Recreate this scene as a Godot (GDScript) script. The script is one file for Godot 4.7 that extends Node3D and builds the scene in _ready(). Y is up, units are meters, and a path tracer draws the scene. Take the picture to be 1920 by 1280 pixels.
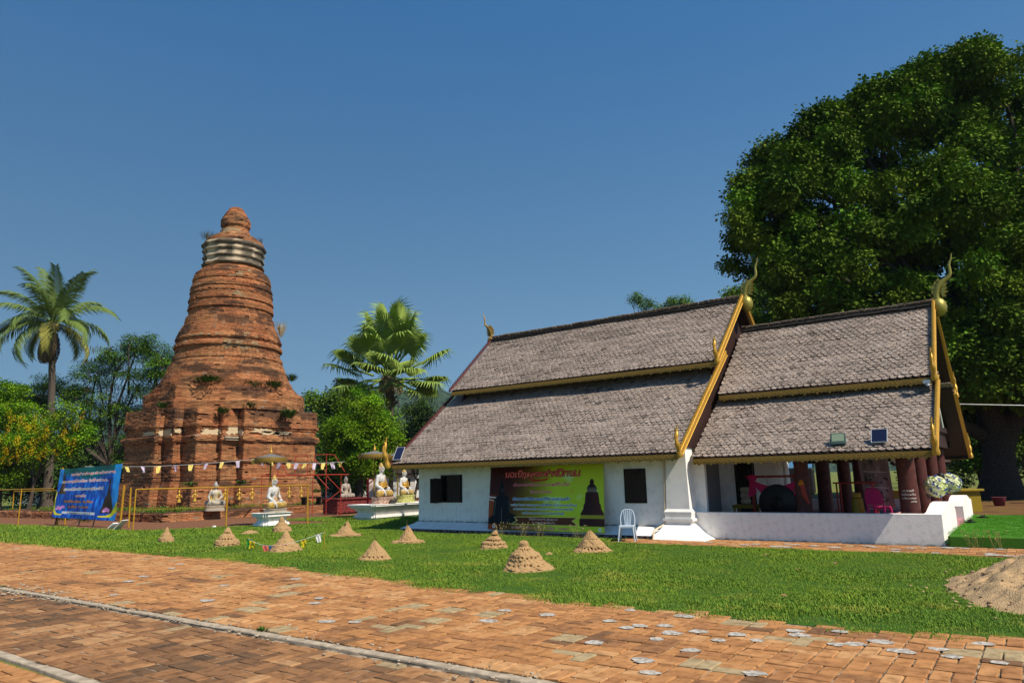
extends Node3D
# World axes follow the temple hall: x runs along the hall, -z runs away from its long facade, y is up.

var rng := RandomNumberGenerator.new()
var M := {}
var T := {}
var cam: Camera3D
var noise := FastNoiseLite.new()
var fine_noise := FastNoiseLite.new()
var name_count := {}


func V(a: float, h: float, n: float) -> Vector3:
	return Vector3(a, h, -n)


func R(a: float, b: float) -> float:
	return rng.randf_range(a, b)


func lin(r: float, g: float, b: float, al := 1.0) -> Color:
	var c := Color(r, g, b).linear_to_srgb()
	c.a = al
	return c


# ---------------------------------------------------------------- mesh builder
class MB:
	var v := PackedVector3Array()
	var nr := PackedVector3Array()
	var uv := PackedVector2Array()
	var col := PackedColorArray()
	var c := Color(1, 1, 1)

	func tri(p: Vector3, q: Vector3, r: Vector3) -> void:
		var n := (r - p).cross(q - p).normalized()
		v.append(p); v.append(q); v.append(r)
		nr.append(n); nr.append(n); nr.append(n)
		uv.append(Vector2(0, 0)); uv.append(Vector2(1, 0)); uv.append(Vector2(1, 1))
		col.append(c); col.append(c); col.append(c)

	func quad(p: Vector3, q: Vector3, r: Vector3, s: Vector3) -> void:
		var n := (r - p).cross(q - s).normalized()
		for k in [p, q, r, p, r, s]:
			v.append(k)
			nr.append(n)
			col.append(c)
		for k in [Vector2(0, 1), Vector2(0, 0), Vector2(1, 0), Vector2(0, 1), Vector2(1, 0), Vector2(1, 1)]:
			uv.append(k)

	func vert(p: Vector3, n: Vector3, t: Vector2, k: Color) -> void:
		v.append(p); nr.append(n); uv.append(t); col.append(k)

	func box(ctr: Vector3, s: Vector3, b := Basis()) -> void:
		var h := s * 0.5
		var x := b.x * h.x
		var y := b.y * h.y
		var z := b.z * h.z
		quad(ctr - x - y + z, ctr - x + y + z, ctr + x + y + z, ctr + x - y + z)
		quad(ctr + x - y - z, ctr + x + y - z, ctr - x + y - z, ctr - x - y - z)
		quad(ctr + x - y + z, ctr + x + y + z, ctr + x + y - z, ctr + x - y - z)
		quad(ctr - x - y - z, ctr - x + y - z, ctr - x + y + z, ctr - x - y + z)
		quad(ctr - x + y + z, ctr - x + y - z, ctr + x + y - z, ctr + x + y + z)
		quad(ctr - x - y - z, ctr - x - y + z, ctr + x - y + z, ctr + x - y - z)

	# box with all edges chamfered by e
	func cbox(ctr: Vector3, s: Vector3, e: float, b := Basis()) -> void:
		var h := s * 0.5
		var fx := []
		for ax in 3:
			for sg in [-1.0, 1.0]:
				var pts := []
				for k in 4:
					var d := Vector3.ZERO
					d[ax] = sg * h[ax]
					var u: int = (ax + 1) % 3
					var w: int = (ax + 2) % 3
					d[u] = (h[u] - e) * (-1.0 if k == 0 or k == 3 else 1.0)
					d[w] = (h[w] - e) * (-1.0 if k < 2 else 1.0)
					pts.append(ctr + b * d)
				if sg > 0:
					pts.reverse()
				quad(pts[0], pts[1], pts[2], pts[3])
		for ax in 3:
			var u: int = (ax + 1) % 3
			var w: int = (ax + 2) % 3
			for su in [-1.0, 1.0]:
				for sw in [-1.0, 1.0]:
					var p := []
					for k in 4:
						var d := Vector3.ZERO
						d[ax] = (h[ax] - e) * (-1.0 if k == 0 or k == 3 else 1.0)
						d[u] = su * (h[u] if k < 2 else h[u] - e)
						d[w] = sw * (h[w] - e if k < 2 else h[w])
						p.append(ctr + b * d)
					if su * sw > 0:
						p.reverse()
					quad(p[0], p[1], p[2], p[3])
		for sx in [-1.0, 1.0]:
			for sy in [-1.0, 1.0]:
				for sz in [-1.0, 1.0]:
					var p0: Vector3 = ctr + b * Vector3(sx * h.x, sy * (h.y - e), sz * (h.z - e))
					var p1: Vector3 = ctr + b * Vector3(sx * (h.x - e), sy * h.y, sz * (h.z - e))
					var p2: Vector3 = ctr + b * Vector3(sx * (h.x - e), sy * (h.y - e), sz * h.z)
					if sx * sy * sz > 0:
						tri(p0, p2, p1)
					else:
						tri(p0, p1, p2)

	# rows of points, smooth; faces out when rows run up and points run anticlockwise seen from above
	func grid(rows: Array, wrap := false, cols := []) -> void:
		var nv := rows.size()
		var nu: int = rows[0].size()
		var ns := []
		for j in nv:
			var line := PackedVector3Array()
			for i in nu:
				var i0 := (i - 1 + nu) % nu if wrap else maxi(i - 1, 0)
				var i1 := (i + 1) % nu if wrap else mini(i + 1, nu - 1)
				var du: Vector3 = rows[j][i1] - rows[j][i0]
				var dv: Vector3 = rows[mini(j + 1, nv - 1)][i] - rows[maxi(j - 1, 0)][i]
				line.append(du.cross(dv).normalized())
			ns.append(line)
		for j in nv - 1:
			for i in (nu if wrap else nu - 1):
				var k := (i + 1) % nu
				for q in [[j, i], [j + 1, i], [j + 1, k], [j, i], [j + 1, k], [j, k]]:
					v.append(rows[q[0]][q[1]])
					nr.append(ns[q[0]][q[1]])
					uv.append(Vector2(float(q[1] if q[1] >= i else nu) / (nu if wrap else nu - 1), float(q[0]) / (nv - 1)))
					col.append(cols[q[0]][q[1]] if cols.size() else c)

	func lathe(ctr: Vector3, prof: Array, segs := 16, b := Basis()) -> void:
		var rows := []
		for p in prof:
			var line := PackedVector3Array()
			for i in segs:
				var t := TAU * i / segs
				line.append(ctr + b * Vector3(p.x * cos(t), p.y, -p.x * sin(t)))
			rows.append(line)
		grid(rows, true)

	func tube(pts: Array, rad: Array, sides := 8, cap := true) -> void:
		var rows := []
		var n := pts.size()
		var ref := Vector3.UP
		var d0: Vector3 = (pts[n - 1] - pts[0]).normalized()
		if absf(d0.dot(ref)) > 0.9:
			ref = Vector3.RIGHT
		for j in n:
			var d: Vector3 = (pts[mini(j + 1, n - 1)] - pts[maxi(j - 1, 0)]).normalized()
			var x := ref.cross(d).normalized()
			var y := d.cross(x)
			ref = y
			var line := PackedVector3Array()
			var r: float = rad[j] if rad.size() > 1 else rad[0]
			for i in sides:
				var t := TAU * i / sides
				line.append(pts[j] + x * cos(t) * r + y * sin(t) * r)
			rows.append(line)
		grid(rows, true)
		if cap:
			for i in range(1, sides - 1):
				tri(rows[0][0], rows[0][i], rows[0][i + 1])
				tri(rows[n - 1][0], rows[n - 1][i + 1], rows[n - 1][i])

	func bar(p: Vector3, q: Vector3, r: float, sides := 6) -> void:
		tube([p, q], [r, r], sides)

	# flat polygon (x right, y up in basis b) with thickness along b.z
	func slab(poly: PackedVector2Array, at: Vector3, b: Basis, th: float) -> void:
		var ix := Geometry2D.triangulate_polygon(poly)
		var f := at + b.z * th * 0.5
		var k := at - b.z * th * 0.5
		var cw := Geometry2D.is_polygon_clockwise(poly)
		for i in range(0, ix.size(), 3):
			var p := poly[ix[i]]
			var q := poly[ix[i + 1]]
			var r := poly[ix[i + 2]]
			if (q - p).cross(r - p) > 0:
				var t := q
				q = r
				r = t
			tri(f + b.x * p.x + b.y * p.y, f + b.x * q.x + b.y * q.y, f + b.x * r.x + b.y * r.y)
			tri(k + b.x * p.x + b.y * p.y, k + b.x * r.x + b.y * r.y, k + b.x * q.x + b.y * q.y)
		var m := poly.size()
		for i in m:
			var p := poly[i]
			var q := poly[(i + 1) % m]
			var p3 := b.x * p.x + b.y * p.y
			var q3 := b.x * q.x + b.y * q.y
			if not cw:
				quad(k + p3, f + p3, f + q3, k + q3)
			else:
				quad(k + q3, f + q3, f + p3, k + p3)

	# horizontal outline (x, z) raised from y0 to y1
	func prism(poly: PackedVector2Array, y0: float, y1: float) -> void:
		slab(poly, Vector3(0, (y0 + y1) * 0.5, 0), Basis(Vector3(1, 0, 0), Vector3(0, 0, 1), Vector3(0, -1, 0)), y1 - y0)

	func ball(ctr: Vector3, r: Vector3, su := 10, sv := 7) -> void:
		var rows := []
		for j in sv + 1:
			var p := -PI / 2 + PI * j / sv
			var line := PackedVector3Array()
			for i in su:
				var t := TAU * i / su
				line.append(ctr + Vector3(r.x * cos(p) * cos(t), r.y * sin(p), -r.z * cos(p) * sin(t)))
			rows.append(line)
		grid(rows, true)

	func mesh() -> ArrayMesh:
		var m := ArrayMesh.new()
		var a := []
		a.resize(Mesh.ARRAY_MAX)
		a[Mesh.ARRAY_VERTEX] = v
		a[Mesh.ARRAY_NORMAL] = nr
		a[Mesh.ARRAY_TEX_UV] = uv
		a[Mesh.ARRAY_COLOR] = col
		m.add_surface_from_arrays(Mesh.PRIMITIVE_TRIANGLES, a)
		return m


# ---------------------------------------------------------------- scene helpers
func tag(o: Node, label: String, cat: String, group := "") -> void:
	o.set_meta("label", label)
	o.set_meta("category", cat)
	if group:
		o.set_meta("group", group)


func numbered(nm: String) -> String:
	var k: int = name_count.get(nm, 0)
	name_count[nm] = k + 1
	return nm if k == 0 else "%s_%03d" % [nm, k]


func thing(nm: String, label: String, cat: String, at := Vector3.ZERO, turn := 0.0, group := "") -> Node3D:
	var o := Node3D.new()
	o.name = numbered(nm)
	add_child(o, true)
	o.position = at
	o.rotation.y = turn
	tag(o, label, cat, group)
	return o


func put(parent: Node, nm: String, mesh: Mesh, m: Material, at := Transform3D()) -> MeshInstance3D:
	var o := MeshInstance3D.new()
	o.name = nm
	o.mesh = mesh
	o.material_override = m
	o.transform = at
	parent.add_child(o, true)
	return o


func solo(nm: String, mesh: Mesh, m: Material, label: String, cat: String, at := Vector3.ZERO, turn := 0.0, group := "") -> MeshInstance3D:
	var o := put(self, numbered(nm), mesh, m, Transform3D(Basis(Vector3.UP, turn), at))
	tag(o, label, cat, group)
	return o


func struct(nm: String, mesh: Mesh, m: Material) -> MeshInstance3D:
	var o := put(self, nm, mesh, m)
	o.set_meta("kind", "structure")
	return o


func many(parent: Node, nm: String, mesh: Mesh, m: Material, xf: Array, cols := [], stuff := true) -> MultiMeshInstance3D:
	var mm := MultiMesh.new()
	mm.transform_format = MultiMesh.TRANSFORM_3D
	mm.use_colors = cols.size() > 0
	mm.mesh = mesh
	mm.instance_count = xf.size()
	for i in xf.size():
		mm.set_instance_transform(i, xf[i])
		if cols.size():
			mm.set_instance_color(i, cols[i])
	var o := MultiMeshInstance3D.new()
	o.name = nm
	o.multimesh = mm
	o.material_override = m
	if stuff:
		o.set_meta("kind", "stuff")
	parent.add_child(o, true)
	return o


func dup(o: Node3D, nm: String, label: String, at: Vector3, turn := 0.0, scl := 1.0) -> Node3D:
	var c: Node3D = o.duplicate()
	c.name = numbered(nm)
	add_child(c, true)
	c.transform = Transform3D(Basis(Vector3.UP, turn).scaled(Vector3.ONE * scl), at)
	c.set_meta("label", label)
	return c


# ---------------------------------------------------------------- materials
func ntex(sd: int, freq: float, c0: float, c1: float, oct := 4, size := 512, kind := FastNoiseLite.TYPE_SIMPLEX_SMOOTH) -> NoiseTexture2D:
	var f := FastNoiseLite.new()
	f.seed = sd
	f.noise_type = kind
	f.frequency = freq
	f.fractal_octaves = oct
	var t := NoiseTexture2D.new()
	t.width = size
	t.height = size
	t.seamless = true
	t.noise = f
	if c0 != 0.0 or c1 != 1.0:
		var g := Gradient.new()
		g.offsets = PackedFloat32Array([0.2, 0.8])
		g.colors = PackedColorArray([Color(c0, c0, c0), Color(c1, c1, c1)])
		t.color_ramp = g
	return t


func ramp_tex(sd: int, freq: float, offs: Array, cols: Array, oct := 4, size := 512) -> NoiseTexture2D:
	var t := ntex(sd, freq, 0.0, 1.0, oct, size)
	var g := Gradient.new()
	g.offsets = PackedFloat32Array(offs)
	g.colors = PackedColorArray(cols)
	t.color_ramp = g
	return t


func mat(col: Color, rough := 0.8, tex: Texture2D = null, scl := 1.0, bump: Texture2D = null, bscale := 0.0) -> StandardMaterial3D:
	var m := StandardMaterial3D.new()
	m.albedo_color = col
	m.roughness = rough
	m.metallic_specular = 0.35
	if tex or bump:
		m.uv1_triplanar = true
		m.uv1_world_triplanar = true
		m.uv1_scale = Vector3.ONE * scl
	if tex:
		m.albedo_texture = tex
	if bump:
		m.heightmap_enabled = true
		m.heightmap_texture = bump
		m.heightmap_scale = bscale
	return m


func leafmat(col: Color, back: Color, rough := 0.5) -> StandardMaterial3D:
	var m := mat(col, rough)
	m.metallic_specular = 0.2
	m.vertex_color_use_as_albedo = true
	m.backlight_enabled = true
	m.backlight = back
	m.cull_mode = BaseMaterial3D.CULL_DISABLED
	return m


func make_materials() -> void:
	T.mottle = ntex(11, 0.012, 0.72, 1.0, 5)
	T.fine = ntex(12, 0.06, 0.7, 1.0, 4)
	T.bump = ntex(13, 0.05, 0.0, 1.0, 5)
	T.lump = ntex(14, 0.015, 0.0, 1.0, 4)
	T.brickface = ntex(15, 0.05, 0.62, 1.0, 5)
	T.plaster = ramp_tex(16, 0.008, [0.15, 0.4, 0.6, 0.85], [Color(0.93, 0.93, 0.92), Color(0.98, 0.98, 0.98), Color(1, 1, 1), Color(0.98, 0.97, 0.96)], 5)
	T.soil = ramp_tex(17, 0.02, [0.2, 0.5, 0.8], [Color(0.36, 0.27, 0.17), Color(0.45, 0.34, 0.2), Color(0.4, 0.37, 0.16)], 5)
	T.field = ramp_tex(18, 0.02, [0.2, 0.45, 0.6, 0.8], [Color(0.3, 0.36, 0.12), Color(0.38, 0.44, 0.14), Color(0.45, 0.4, 0.22), Color(0.3, 0.4, 0.12)], 5)
	T.tile = ramp_tex(19, 0.03, [0.2, 0.45, 0.75], [Color(0.55, 0.52, 0.5), Color(0.85, 0.83, 0.8), Color(1, 1, 1)], 5)
	T.bark = ntex(20, 0.03, 0.55, 1.0, 5)
	T.sand = ramp_tex(21, 0.04, [0.2, 0.5, 0.8], [Color(0.8, 0.78, 0.74), Color(0.93, 0.92, 0.9), Color(1, 1, 1)], 5)
	M.plaster = mat(lin(0.88, 0.86, 0.82), 0.85, T.plaster, 0.35, T.bump, 0.1)
	M.plinth = mat(lin(0.84, 0.82, 0.79), 0.85, T.plaster, 0.5, T.bump, 0.15)
	M.stain = mat(lin(0.16, 0.16, 0.16), 0.9, ntex(31, 0.02, 0.25, 1.0, 5), 0.8, T.bump, 0.6)
	M.pink = mat(lin(0.62, 0.30, 0.32), 0.8, T.mottle, 0.5)
	M.gold = mat(lin(0.72, 0.42, 0.07), 0.42, T.fine, 1.5, T.bump, 0.6)
	M.gold.metallic = 0.45
	M.goldold = mat(lin(0.42, 0.26, 0.06), 0.5, T.fine, 1.5, T.bump, 0.6)
	M.goldold.metallic = 0.35
	M.brass = mat(lin(0.5, 0.42, 0.1), 0.38, T.fine, 2.0, T.bump, 0.4)
	M.brass.metallic = 0.5
	M.redtrim = mat(lin(0.12, 0.035, 0.035), 0.6, T.fine, 1.0)
	M.darkwood = mat(lin(0.022, 0.012, 0.009), 0.6, T.bark, 1.0, T.bump, 0.4)
	M.gable = mat(lin(0.06, 0.028, 0.024), 0.6, T.bark, 0.8)
	M.column = mat(lin(0.13, 0.045, 0.038), 0.5, ramp_tex(32, 0.02, [0.15, 0.3, 0.8], [Color(1, 1, 1), Color(0.85, 0.78, 0.76), Color(0.75, 0.72, 0.72)], 5), 0.6, T.bump, 0.4)
	M.deck = mat(lin(0.05, 0.042, 0.036), 0.9, T.bark, 0.8)
	M.tile = mat(Color.WHITE, 0.85, T.tile, 0.9, T.bump, 0.4)
	M.tile.vertex_color_use_as_albedo = true
	M.ridge = mat(lin(0.035, 0.03, 0.028), 0.8, T.mottle, 0.8)
	M.brick = mat(Color.WHITE, 0.92, T.brickface, 1.6, T.bump, 0.7)
	M.brick.vertex_color_use_as_albedo = true
	M.mortar = mat(lin(0.12, 0.06, 0.035), 0.95, T.brickface, 0.7)
	M.stucco = mat(Color.WHITE, 0.9, T.plaster, 1.0, T.bump, 0.3)
	M.stucco.vertex_color_use_as_albedo = true
	M.vc = mat(Color.WHITE, 0.6)
	M.vc.vertex_color_use_as_albedo = true
	M.statue = mat(Color.WHITE, 0.45, T.mottle, 1.5)
	M.statue.vertex_color_use_as_albedo = true
	M.paver = mat(Color.WHITE, 0.9, ramp_tex(33, 0.025, [0.15, 0.4, 0.7, 0.9], [Color(0.8, 0.77, 0.74), Color(0.93, 0.92, 0.9), Color(1, 1, 1), Color(1, 0.97, 0.93)], 4), 0.5, T.bump, 0.2)
	M.paver.vertex_color_use_as_albedo = true
	M.joint = mat(lin(0.34, 0.27, 0.19), 0.95, ramp_tex(38, 0.02, [0.25, 0.45, 0.75], [Color(0.4, 0.38, 0.36), Color(0.62, 0.6, 0.57), Color(1, 1, 1)], 5), 0.45, T.bump, 0.6)
	M.concrete = mat(lin(0.46, 0.38, 0.28), 0.9, ntex(34, 0.02, 0.78, 1.0, 4), 0.5, T.bump, 0.3)
	M.whitespot = mat(lin(0.52, 0.48, 0.42), 0.85, T.mottle, 2.0, T.bump, 0.5)
	M.sand = mat(lin(0.47, 0.33, 0.185), 0.95, T.sand, 1.6, T.bump, 1.4)
	M.sandcone = mat(lin(0.45, 0.29, 0.14), 0.95, T.sand, 2.5, T.bump, 1.2)
	M.soil = mat(lin(0.85, 0.72, 0.6), 0.95, T.soil, 0.06, T.bump, 1.0)
	M.field = mat(Color.WHITE, 0.95, T.field, 0.02)
	M.lawnsoil = mat(lin(0.3, 0.62, 0.16), 0.95, T.field, 0.35)
	M.path = mat(lin(0.27, 0.12, 0.06), 0.95, T.brickface, 0.5, T.bump, 1.2)
	M.yellow = mat(lin(0.55, 0.3, 0.02), 0.5, T.fine, 1.5)
	M.redsteel = mat(lin(0.48, 0.05, 0.03), 0.5, T.fine, 1.0)
	M.black = mat(lin(0.012, 0.012, 0.013), 0.5)
	M.white = mat(lin(0.75, 0.75, 0.74), 0.5)
	M.plastic = mat(lin(0.42, 0.5, 0.58), 0.35)
	M.pinkplastic = mat(lin(0.42, 0.02, 0.13), 0.4)
	M.pinkcloth = mat(lin(0.78, 0.03, 0.15), 0.75)
	M.pinkcloth.cull_mode = BaseMaterial3D.CULL_DISABLED
	M.cream = mat(lin(0.62, 0.5, 0.34), 0.5)
	M.orange = mat(lin(0.6, 0.2, 0.01), 0.7)
	M.yellowbox = mat(lin(0.38, 0.27, 0.02), 0.5, T.fine, 1.0)
	M.bark = mat(lin(0.12, 0.095, 0.07), 0.95, T.bark, 0.6, T.bump, 2.0)
	M.palmbark = mat(lin(0.2, 0.165, 0.13), 0.95, T.bark, 0.8, T.bump, 2.0)
	M.panel = mat(lin(0.012, 0.018, 0.05), 0.18)
	M.alu = mat(lin(0.5, 0.5, 0.5), 0.35)
	M.alu.metallic = 0.6
	M.turf = mat(lin(0.08, 0.26, 0.02), 0.95, T.fine, 2.0, T.bump, 1.0)
	M.hills = mat(lin(0.045, 0.09, 0.045), 0.95, ntex(35, 0.03, 0.35, 1.0, 5), 0.012, T.lump, 120.0)
	M.bluecover = mat(lin(0.06, 0.17, 0.3), 0.5)
	M.housewall = mat(lin(0.7, 0.69, 0.66), 0.8, T.plaster, 0.2)
	M.redwood = mat(lin(0.3, 0.05, 0.045), 0.7, ntex(36, 0.02, 0.4, 1.0, 5), 0.9)


func make_sky(sun: Vector3) -> void:
	var w := 512
	var h := 256
	var im := Image.create_empty(w, h, false, Image.FORMAT_RGBF)
	for j in h:
		var th := PI * (j + 0.5) / h
		for i in w:
			var ph := TAU * ((i + 0.5) / w)
			var d := Vector3(sin(ph) * sin(th), cos(th), -cos(ph) * sin(th))
			var e := maxf(d.y, 0.0)
			var k := pow(1.0 - e, 3.0)
			var c := Vector3(0.027, 0.130, 0.335).lerp(Vector3(0.29, 0.51, 0.70), k)
			var g := d.dot(sun)
			c *= 0.81 * (0.98 + 0.36 * g + 0.35 * pow(maxf(g, 0.0), 6.0))
			c += Vector3(0.05, 0.045, 0.03) * pow(maxf(g, 0.0), 3.0)
			var wisp := noise.get_noise_3d(d.x * 5.0 + d.y * 3.0, d.y * 26.0, d.z * 5.0) * 0.012 + noise.get_noise_3d(d.x * 2.0, d.y * 6.0, d.z * 2.0) * 0.018
			c = c * (1.0 + wisp) + Vector3(0.02, 0.02, 0.02) * maxf(0.0, wisp) * 4.0
			if d.y < 0.0:
				c = Vector3(0.16, 0.15, 0.1)
			im.set_pixel(i, j, Color(c.x, c.y, c.z))
	var pm := PanoramaSkyMaterial.new()
	pm.panorama = ImageTexture.create_from_image(im)
	var sky := Sky.new()
	sky.sky_material = pm
	var env := Environment.new()
	env.background_mode = Environment.BG_SKY
	env.sky = sky
	env.background_energy_multiplier = 1.0
	env.tonemap_mode = Environment.TONE_MAPPER_LINEAR
	env.tonemap_exposure = 1.25
	env.sdfgi_enabled = true
	env.ssao_enabled = true
	env.ssil_enabled = true
	env.fog_enabled = true
	env.fog_density = 0.00012
	env.fog_light_color = Color(0.62, 0.72, 0.82)
	var we := WorldEnvironment.new()
	we.name = "world_environment"
	we.environment = env
	add_child(we)


func _ready() -> void:
	rng.seed = 20240511
	# camera
	cam = Camera3D.new()
	cam.name = "camera"
	cam.fov = 51.06
	cam.far = 4000.0
	add_child(cam)
	cam.transform = Transform3D(Basis(Vector3(0.80822, -0.02357, -0.58841), Vector3(0.12834, 0.98223, 0.13692), Vector3(0.57473, -0.18618, 0.79688)), Vector3(6.634, 1.65, 16.737))
	cam.current = true
	# sky and sun
	noise.seed = 5
	noise.frequency = 0.35
	noise.fractal_octaves = 3
	var el := deg_to_rad(52.0)
	var az := deg_to_rad(7.0)
	var sun_dir := Vector3(cos(el) * cos(az), sin(el), cos(el) * sin(az))
	make_sky(sun_dir)
	var sun := DirectionalLight3D.new()
	sun.name = "sun"
	sun.light_color = Color(1.0, 0.955, 0.88)
	sun.light_energy = 1.6
	sun.light_angular_distance = 0.5
	sun.shadow_enabled = true
	add_child(sun)
	sun.look_at_from_position(Vector3.ZERO, -sun_dir, Vector3.UP)
	noise.seed = 5
	noise.frequency = 0.35
	noise.fractal_octaves = 3
	fine_noise.seed = 6
	fine_noise.frequency = 2.2
	fine_noise.fractal_octaves = 3
	make_materials()
	# large structure
	ground()
	paving()
	hall()
	stupa()
	hills_and_houses()
	# vegetation
	trees()
	lawn_grass()
	# objects
	hall_objects()
	statues()
	fences()
	sand_things()
	small_things()


# ---------------------------------------------------------------- ground and paving
func seen_by_camera(p: Vector3, margin := 1.05) -> bool:
	var q := cam.transform.affine_inverse() * p
	if q.z > -0.3:
		return false
	var t := tan(deg_to_rad(cam.fov * 0.5))
	return absf(q.y) < -q.z * t * margin and absf(q.x) < -q.z * t * 1.5015 * margin


func near_edge(a: float) -> float:
	var xs := [-60.0, -20.0, -8.4, -4.5, -1.1, 2.5, 4.9, 6.3, 12.0]
	var ys := [-7.7, -7.5, -7.4, -7.95, -8.28, -8.5, -8.5, -8.12, -8.1]
	for i in xs.size() - 1:
		if a <= xs[i + 1]:
			return lerpf(ys[i], ys[i + 1], clampf((a - xs[i]) / (xs[i + 1] - xs[i]), 0, 1))
	return -8.1


func sand_pile_height(a: float, n: float) -> float:
	var dx := (a - 8.6) / 3.3
	var dz := (n + 4.5) / 3.3
	var d := sqrt(dx * dx + dz * dz) + 0.05 * noise.get_noise_2d(a * 3.0, n * 3.0)
	if d > 1.02:
		return -0.05
	var h := 1.6 * pow(maxf(1.0 - d, 0.0), 1.15)
	return h + 0.012


func lawn_at(a: float, n: float) -> bool:
	var w := 0.14 * noise.get_noise_2d(a * 2.0, n * 2.0) + 0.05 * fine_noise.get_noise_2d(a * 3.0, n * 3.0)
	if n < near_edge(a) + w:
		return false
	if sand_pile_height(a + w, n + w) > 0.03:
		return false
	if a > -2.2:
		return n < -0.72 + w
	if a > -10.4:
		return n < 0.12 + 0.5 * w
	var far: float
	if a > -17.0:
		far = 12.0
	elif a > -21.2:
		far = lerpf(-2.9, 1.2, smoothstep(-21.2, -17.0, a))
		if a > -20.5 and n > 3.4 and n < 11.0 and a > -22.0 + n * 0.3:
			return true
	else:
		far = -2.9
	return n < far + w * 1.4


func sheet(x0: float, x1: float, n0: float, n1: float, y: float) -> ArrayMesh:
	var b := MB.new()
	b.quad(V(x0, y, n0), V(x0, y, n1), V(x1, y, n1), V(x1, y, n0))
	return b.mesh()


func ground() -> void:
	var pl := PlaneMesh.new()
	pl.size = Vector2(5000, 5000)
	struct("ground", pl, M.field)
	struct("dirt_yard", sheet(-48.0, 40.0, -3.0, 34.0, 0.004), M.soil)
	struct("brick_dust_path", sheet(-62.0, -13.0, -3.6, 16.0, 0.008), M.path)
	# lawn soil: cells where grass grows
	var b := MB.new()
	var s := 0.2
	var ia := -300
	while ia < 65:
		var jn := -46
		while jn < 61:
			var a := ia * s
			var n := jn * s
			if lawn_at(a + s * 0.5, n + s * 0.5):
				b.quad(V(a, 0.022, n), V(a, 0.022, n + s), V(a + s, 0.022, n + s), V(a + s, 0.022, n))
			jn += 1
		ia += 1
	struct("lawn", b.mesh(), M.lawnsoil)


func brick_mesh(sx: float, sy: float, sz: float, e: float, sd: int) -> ArrayMesh:
	var b := MB.new()
	b.cbox(Vector3(0, -sy * 0.5, 0), Vector3(sx, sy, sz), e)
	var r := RandomNumberGenerator.new()
	r.seed = sd
	var off := {}
	for i in b.v.size():
		var k := b.v[i].snapped(Vector3.ONE * 0.001)
		if not off.has(k):
			off[k] = Vector3(r.randf_range(-1, 1), r.randf_range(-0.6, 0.6), r.randf_range(-1, 1)) * e * 0.6
		b.v[i] += off[k]
	for i in range(0, b.v.size(), 3):
		var n := (b.v[i + 2] - b.v[i]).cross(b.v[i + 1] - b.v[i]).normalized()
		b.nr[i] = n
		b.nr[i + 1] = n
		b.nr[i + 2] = n
	return b.mesh()


# blocks of two bricks, the pair turned in every second block
func pave(ground_part: Node3D, a0: float, a1: float, n0: float, n1: float, y: float, pal: Array, greys: Array, sd: int, most: int, clip := false) -> void:
	rng.seed = sd
	var bl := 0.304
	var shapes := []
	for k in 4:
		shapes.append(brick_mesh(0.289, 0.05, 0.137, 0.007, 40 + k))
	var mats := []
	for c in pal:
		var m: StandardMaterial3D = M.paver.duplicate()
		m.vertex_color_use_as_albedo = false
		m.albedo_color = lin(c.x, c.y, c.z)
		mats.append(m)
	var slabs := []
	var na := int(ceil((a1 - a0) / bl))
	var nn := int(round((n1 - n0) / bl))
	var bw := (n1 - n0) / nn
	for i in na:
		for j in nn:
			for k in 2:
				var turned := (i + j) % 2 == 0
				var o := (k - 0.5) * 0.152
				var p := V(a0 + (i + 0.5) * bl + (o if turned else 0.0), y + R(-0.005, 0.004), n0 + (j + 0.5) * bw + (0.0 if turned else o))
				var bs := Basis(Vector3.UP, (PI / 2 if turned else 0.0) + R(-0.012, 0.012)) * Basis(Vector3.RIGHT, R(-0.006, 0.006)) * Basis(Vector3.FORWARD, R(-0.005, 0.005))
				if bw < bl:
					bs = bs.scaled(Vector3(1, 1, bw / bl))
				var ci: int = int(clampf((noise.get_noise_2d(p.x * 0.9, p.z * 1.6) * 0.8 + fine_noise.get_noise_2d(p.x * 0.5, p.z * 0.7) * 0.4 + R(-0.5, 0.55)) * 0.5 * mats.size() + mats.size() * 0.5, 0, mats.size() - 2))
				for g in greys:
					if absf(g.x - p.x) < 0.19 and absf(g.y + p.z) < 0.15:
						ci = mats.size() - 1
				if R(0, 1) < 0.008:
					ci = mats.size() - 1
				slabs.append([cam.position.distance_to(p) + (0.0 if seen_by_camera(p) else 500.0), Transform3D(bs, p), ci, rng.randi() % 4])
	if clip:
		slabs = slabs.filter(func(q): return not lawn_at(q[1].origin.x, -q[1].origin.z - 0.14))
	slabs.sort_custom(func(p, q): return p[0] < q[0])
	var rest := []
	var cols := []
	for i in slabs.size():
		var s: Array = slabs[i]
		if i < most and s[0] < 400.0:
			put(ground_part, "brick" if i == 0 else "brick_%03d" % i, shapes[s[3]], mats[s[2]], s[1])
		else:
			rest.append(s[1])
			var c: Vector3 = pal[s[2]]
			var k := R(0.9, 1.08)
			cols.append(Color(c.x * k, c.y * k, c.z * k))
	many(ground_part, "bricks", shapes[0], M.paver, rest, cols)


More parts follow.
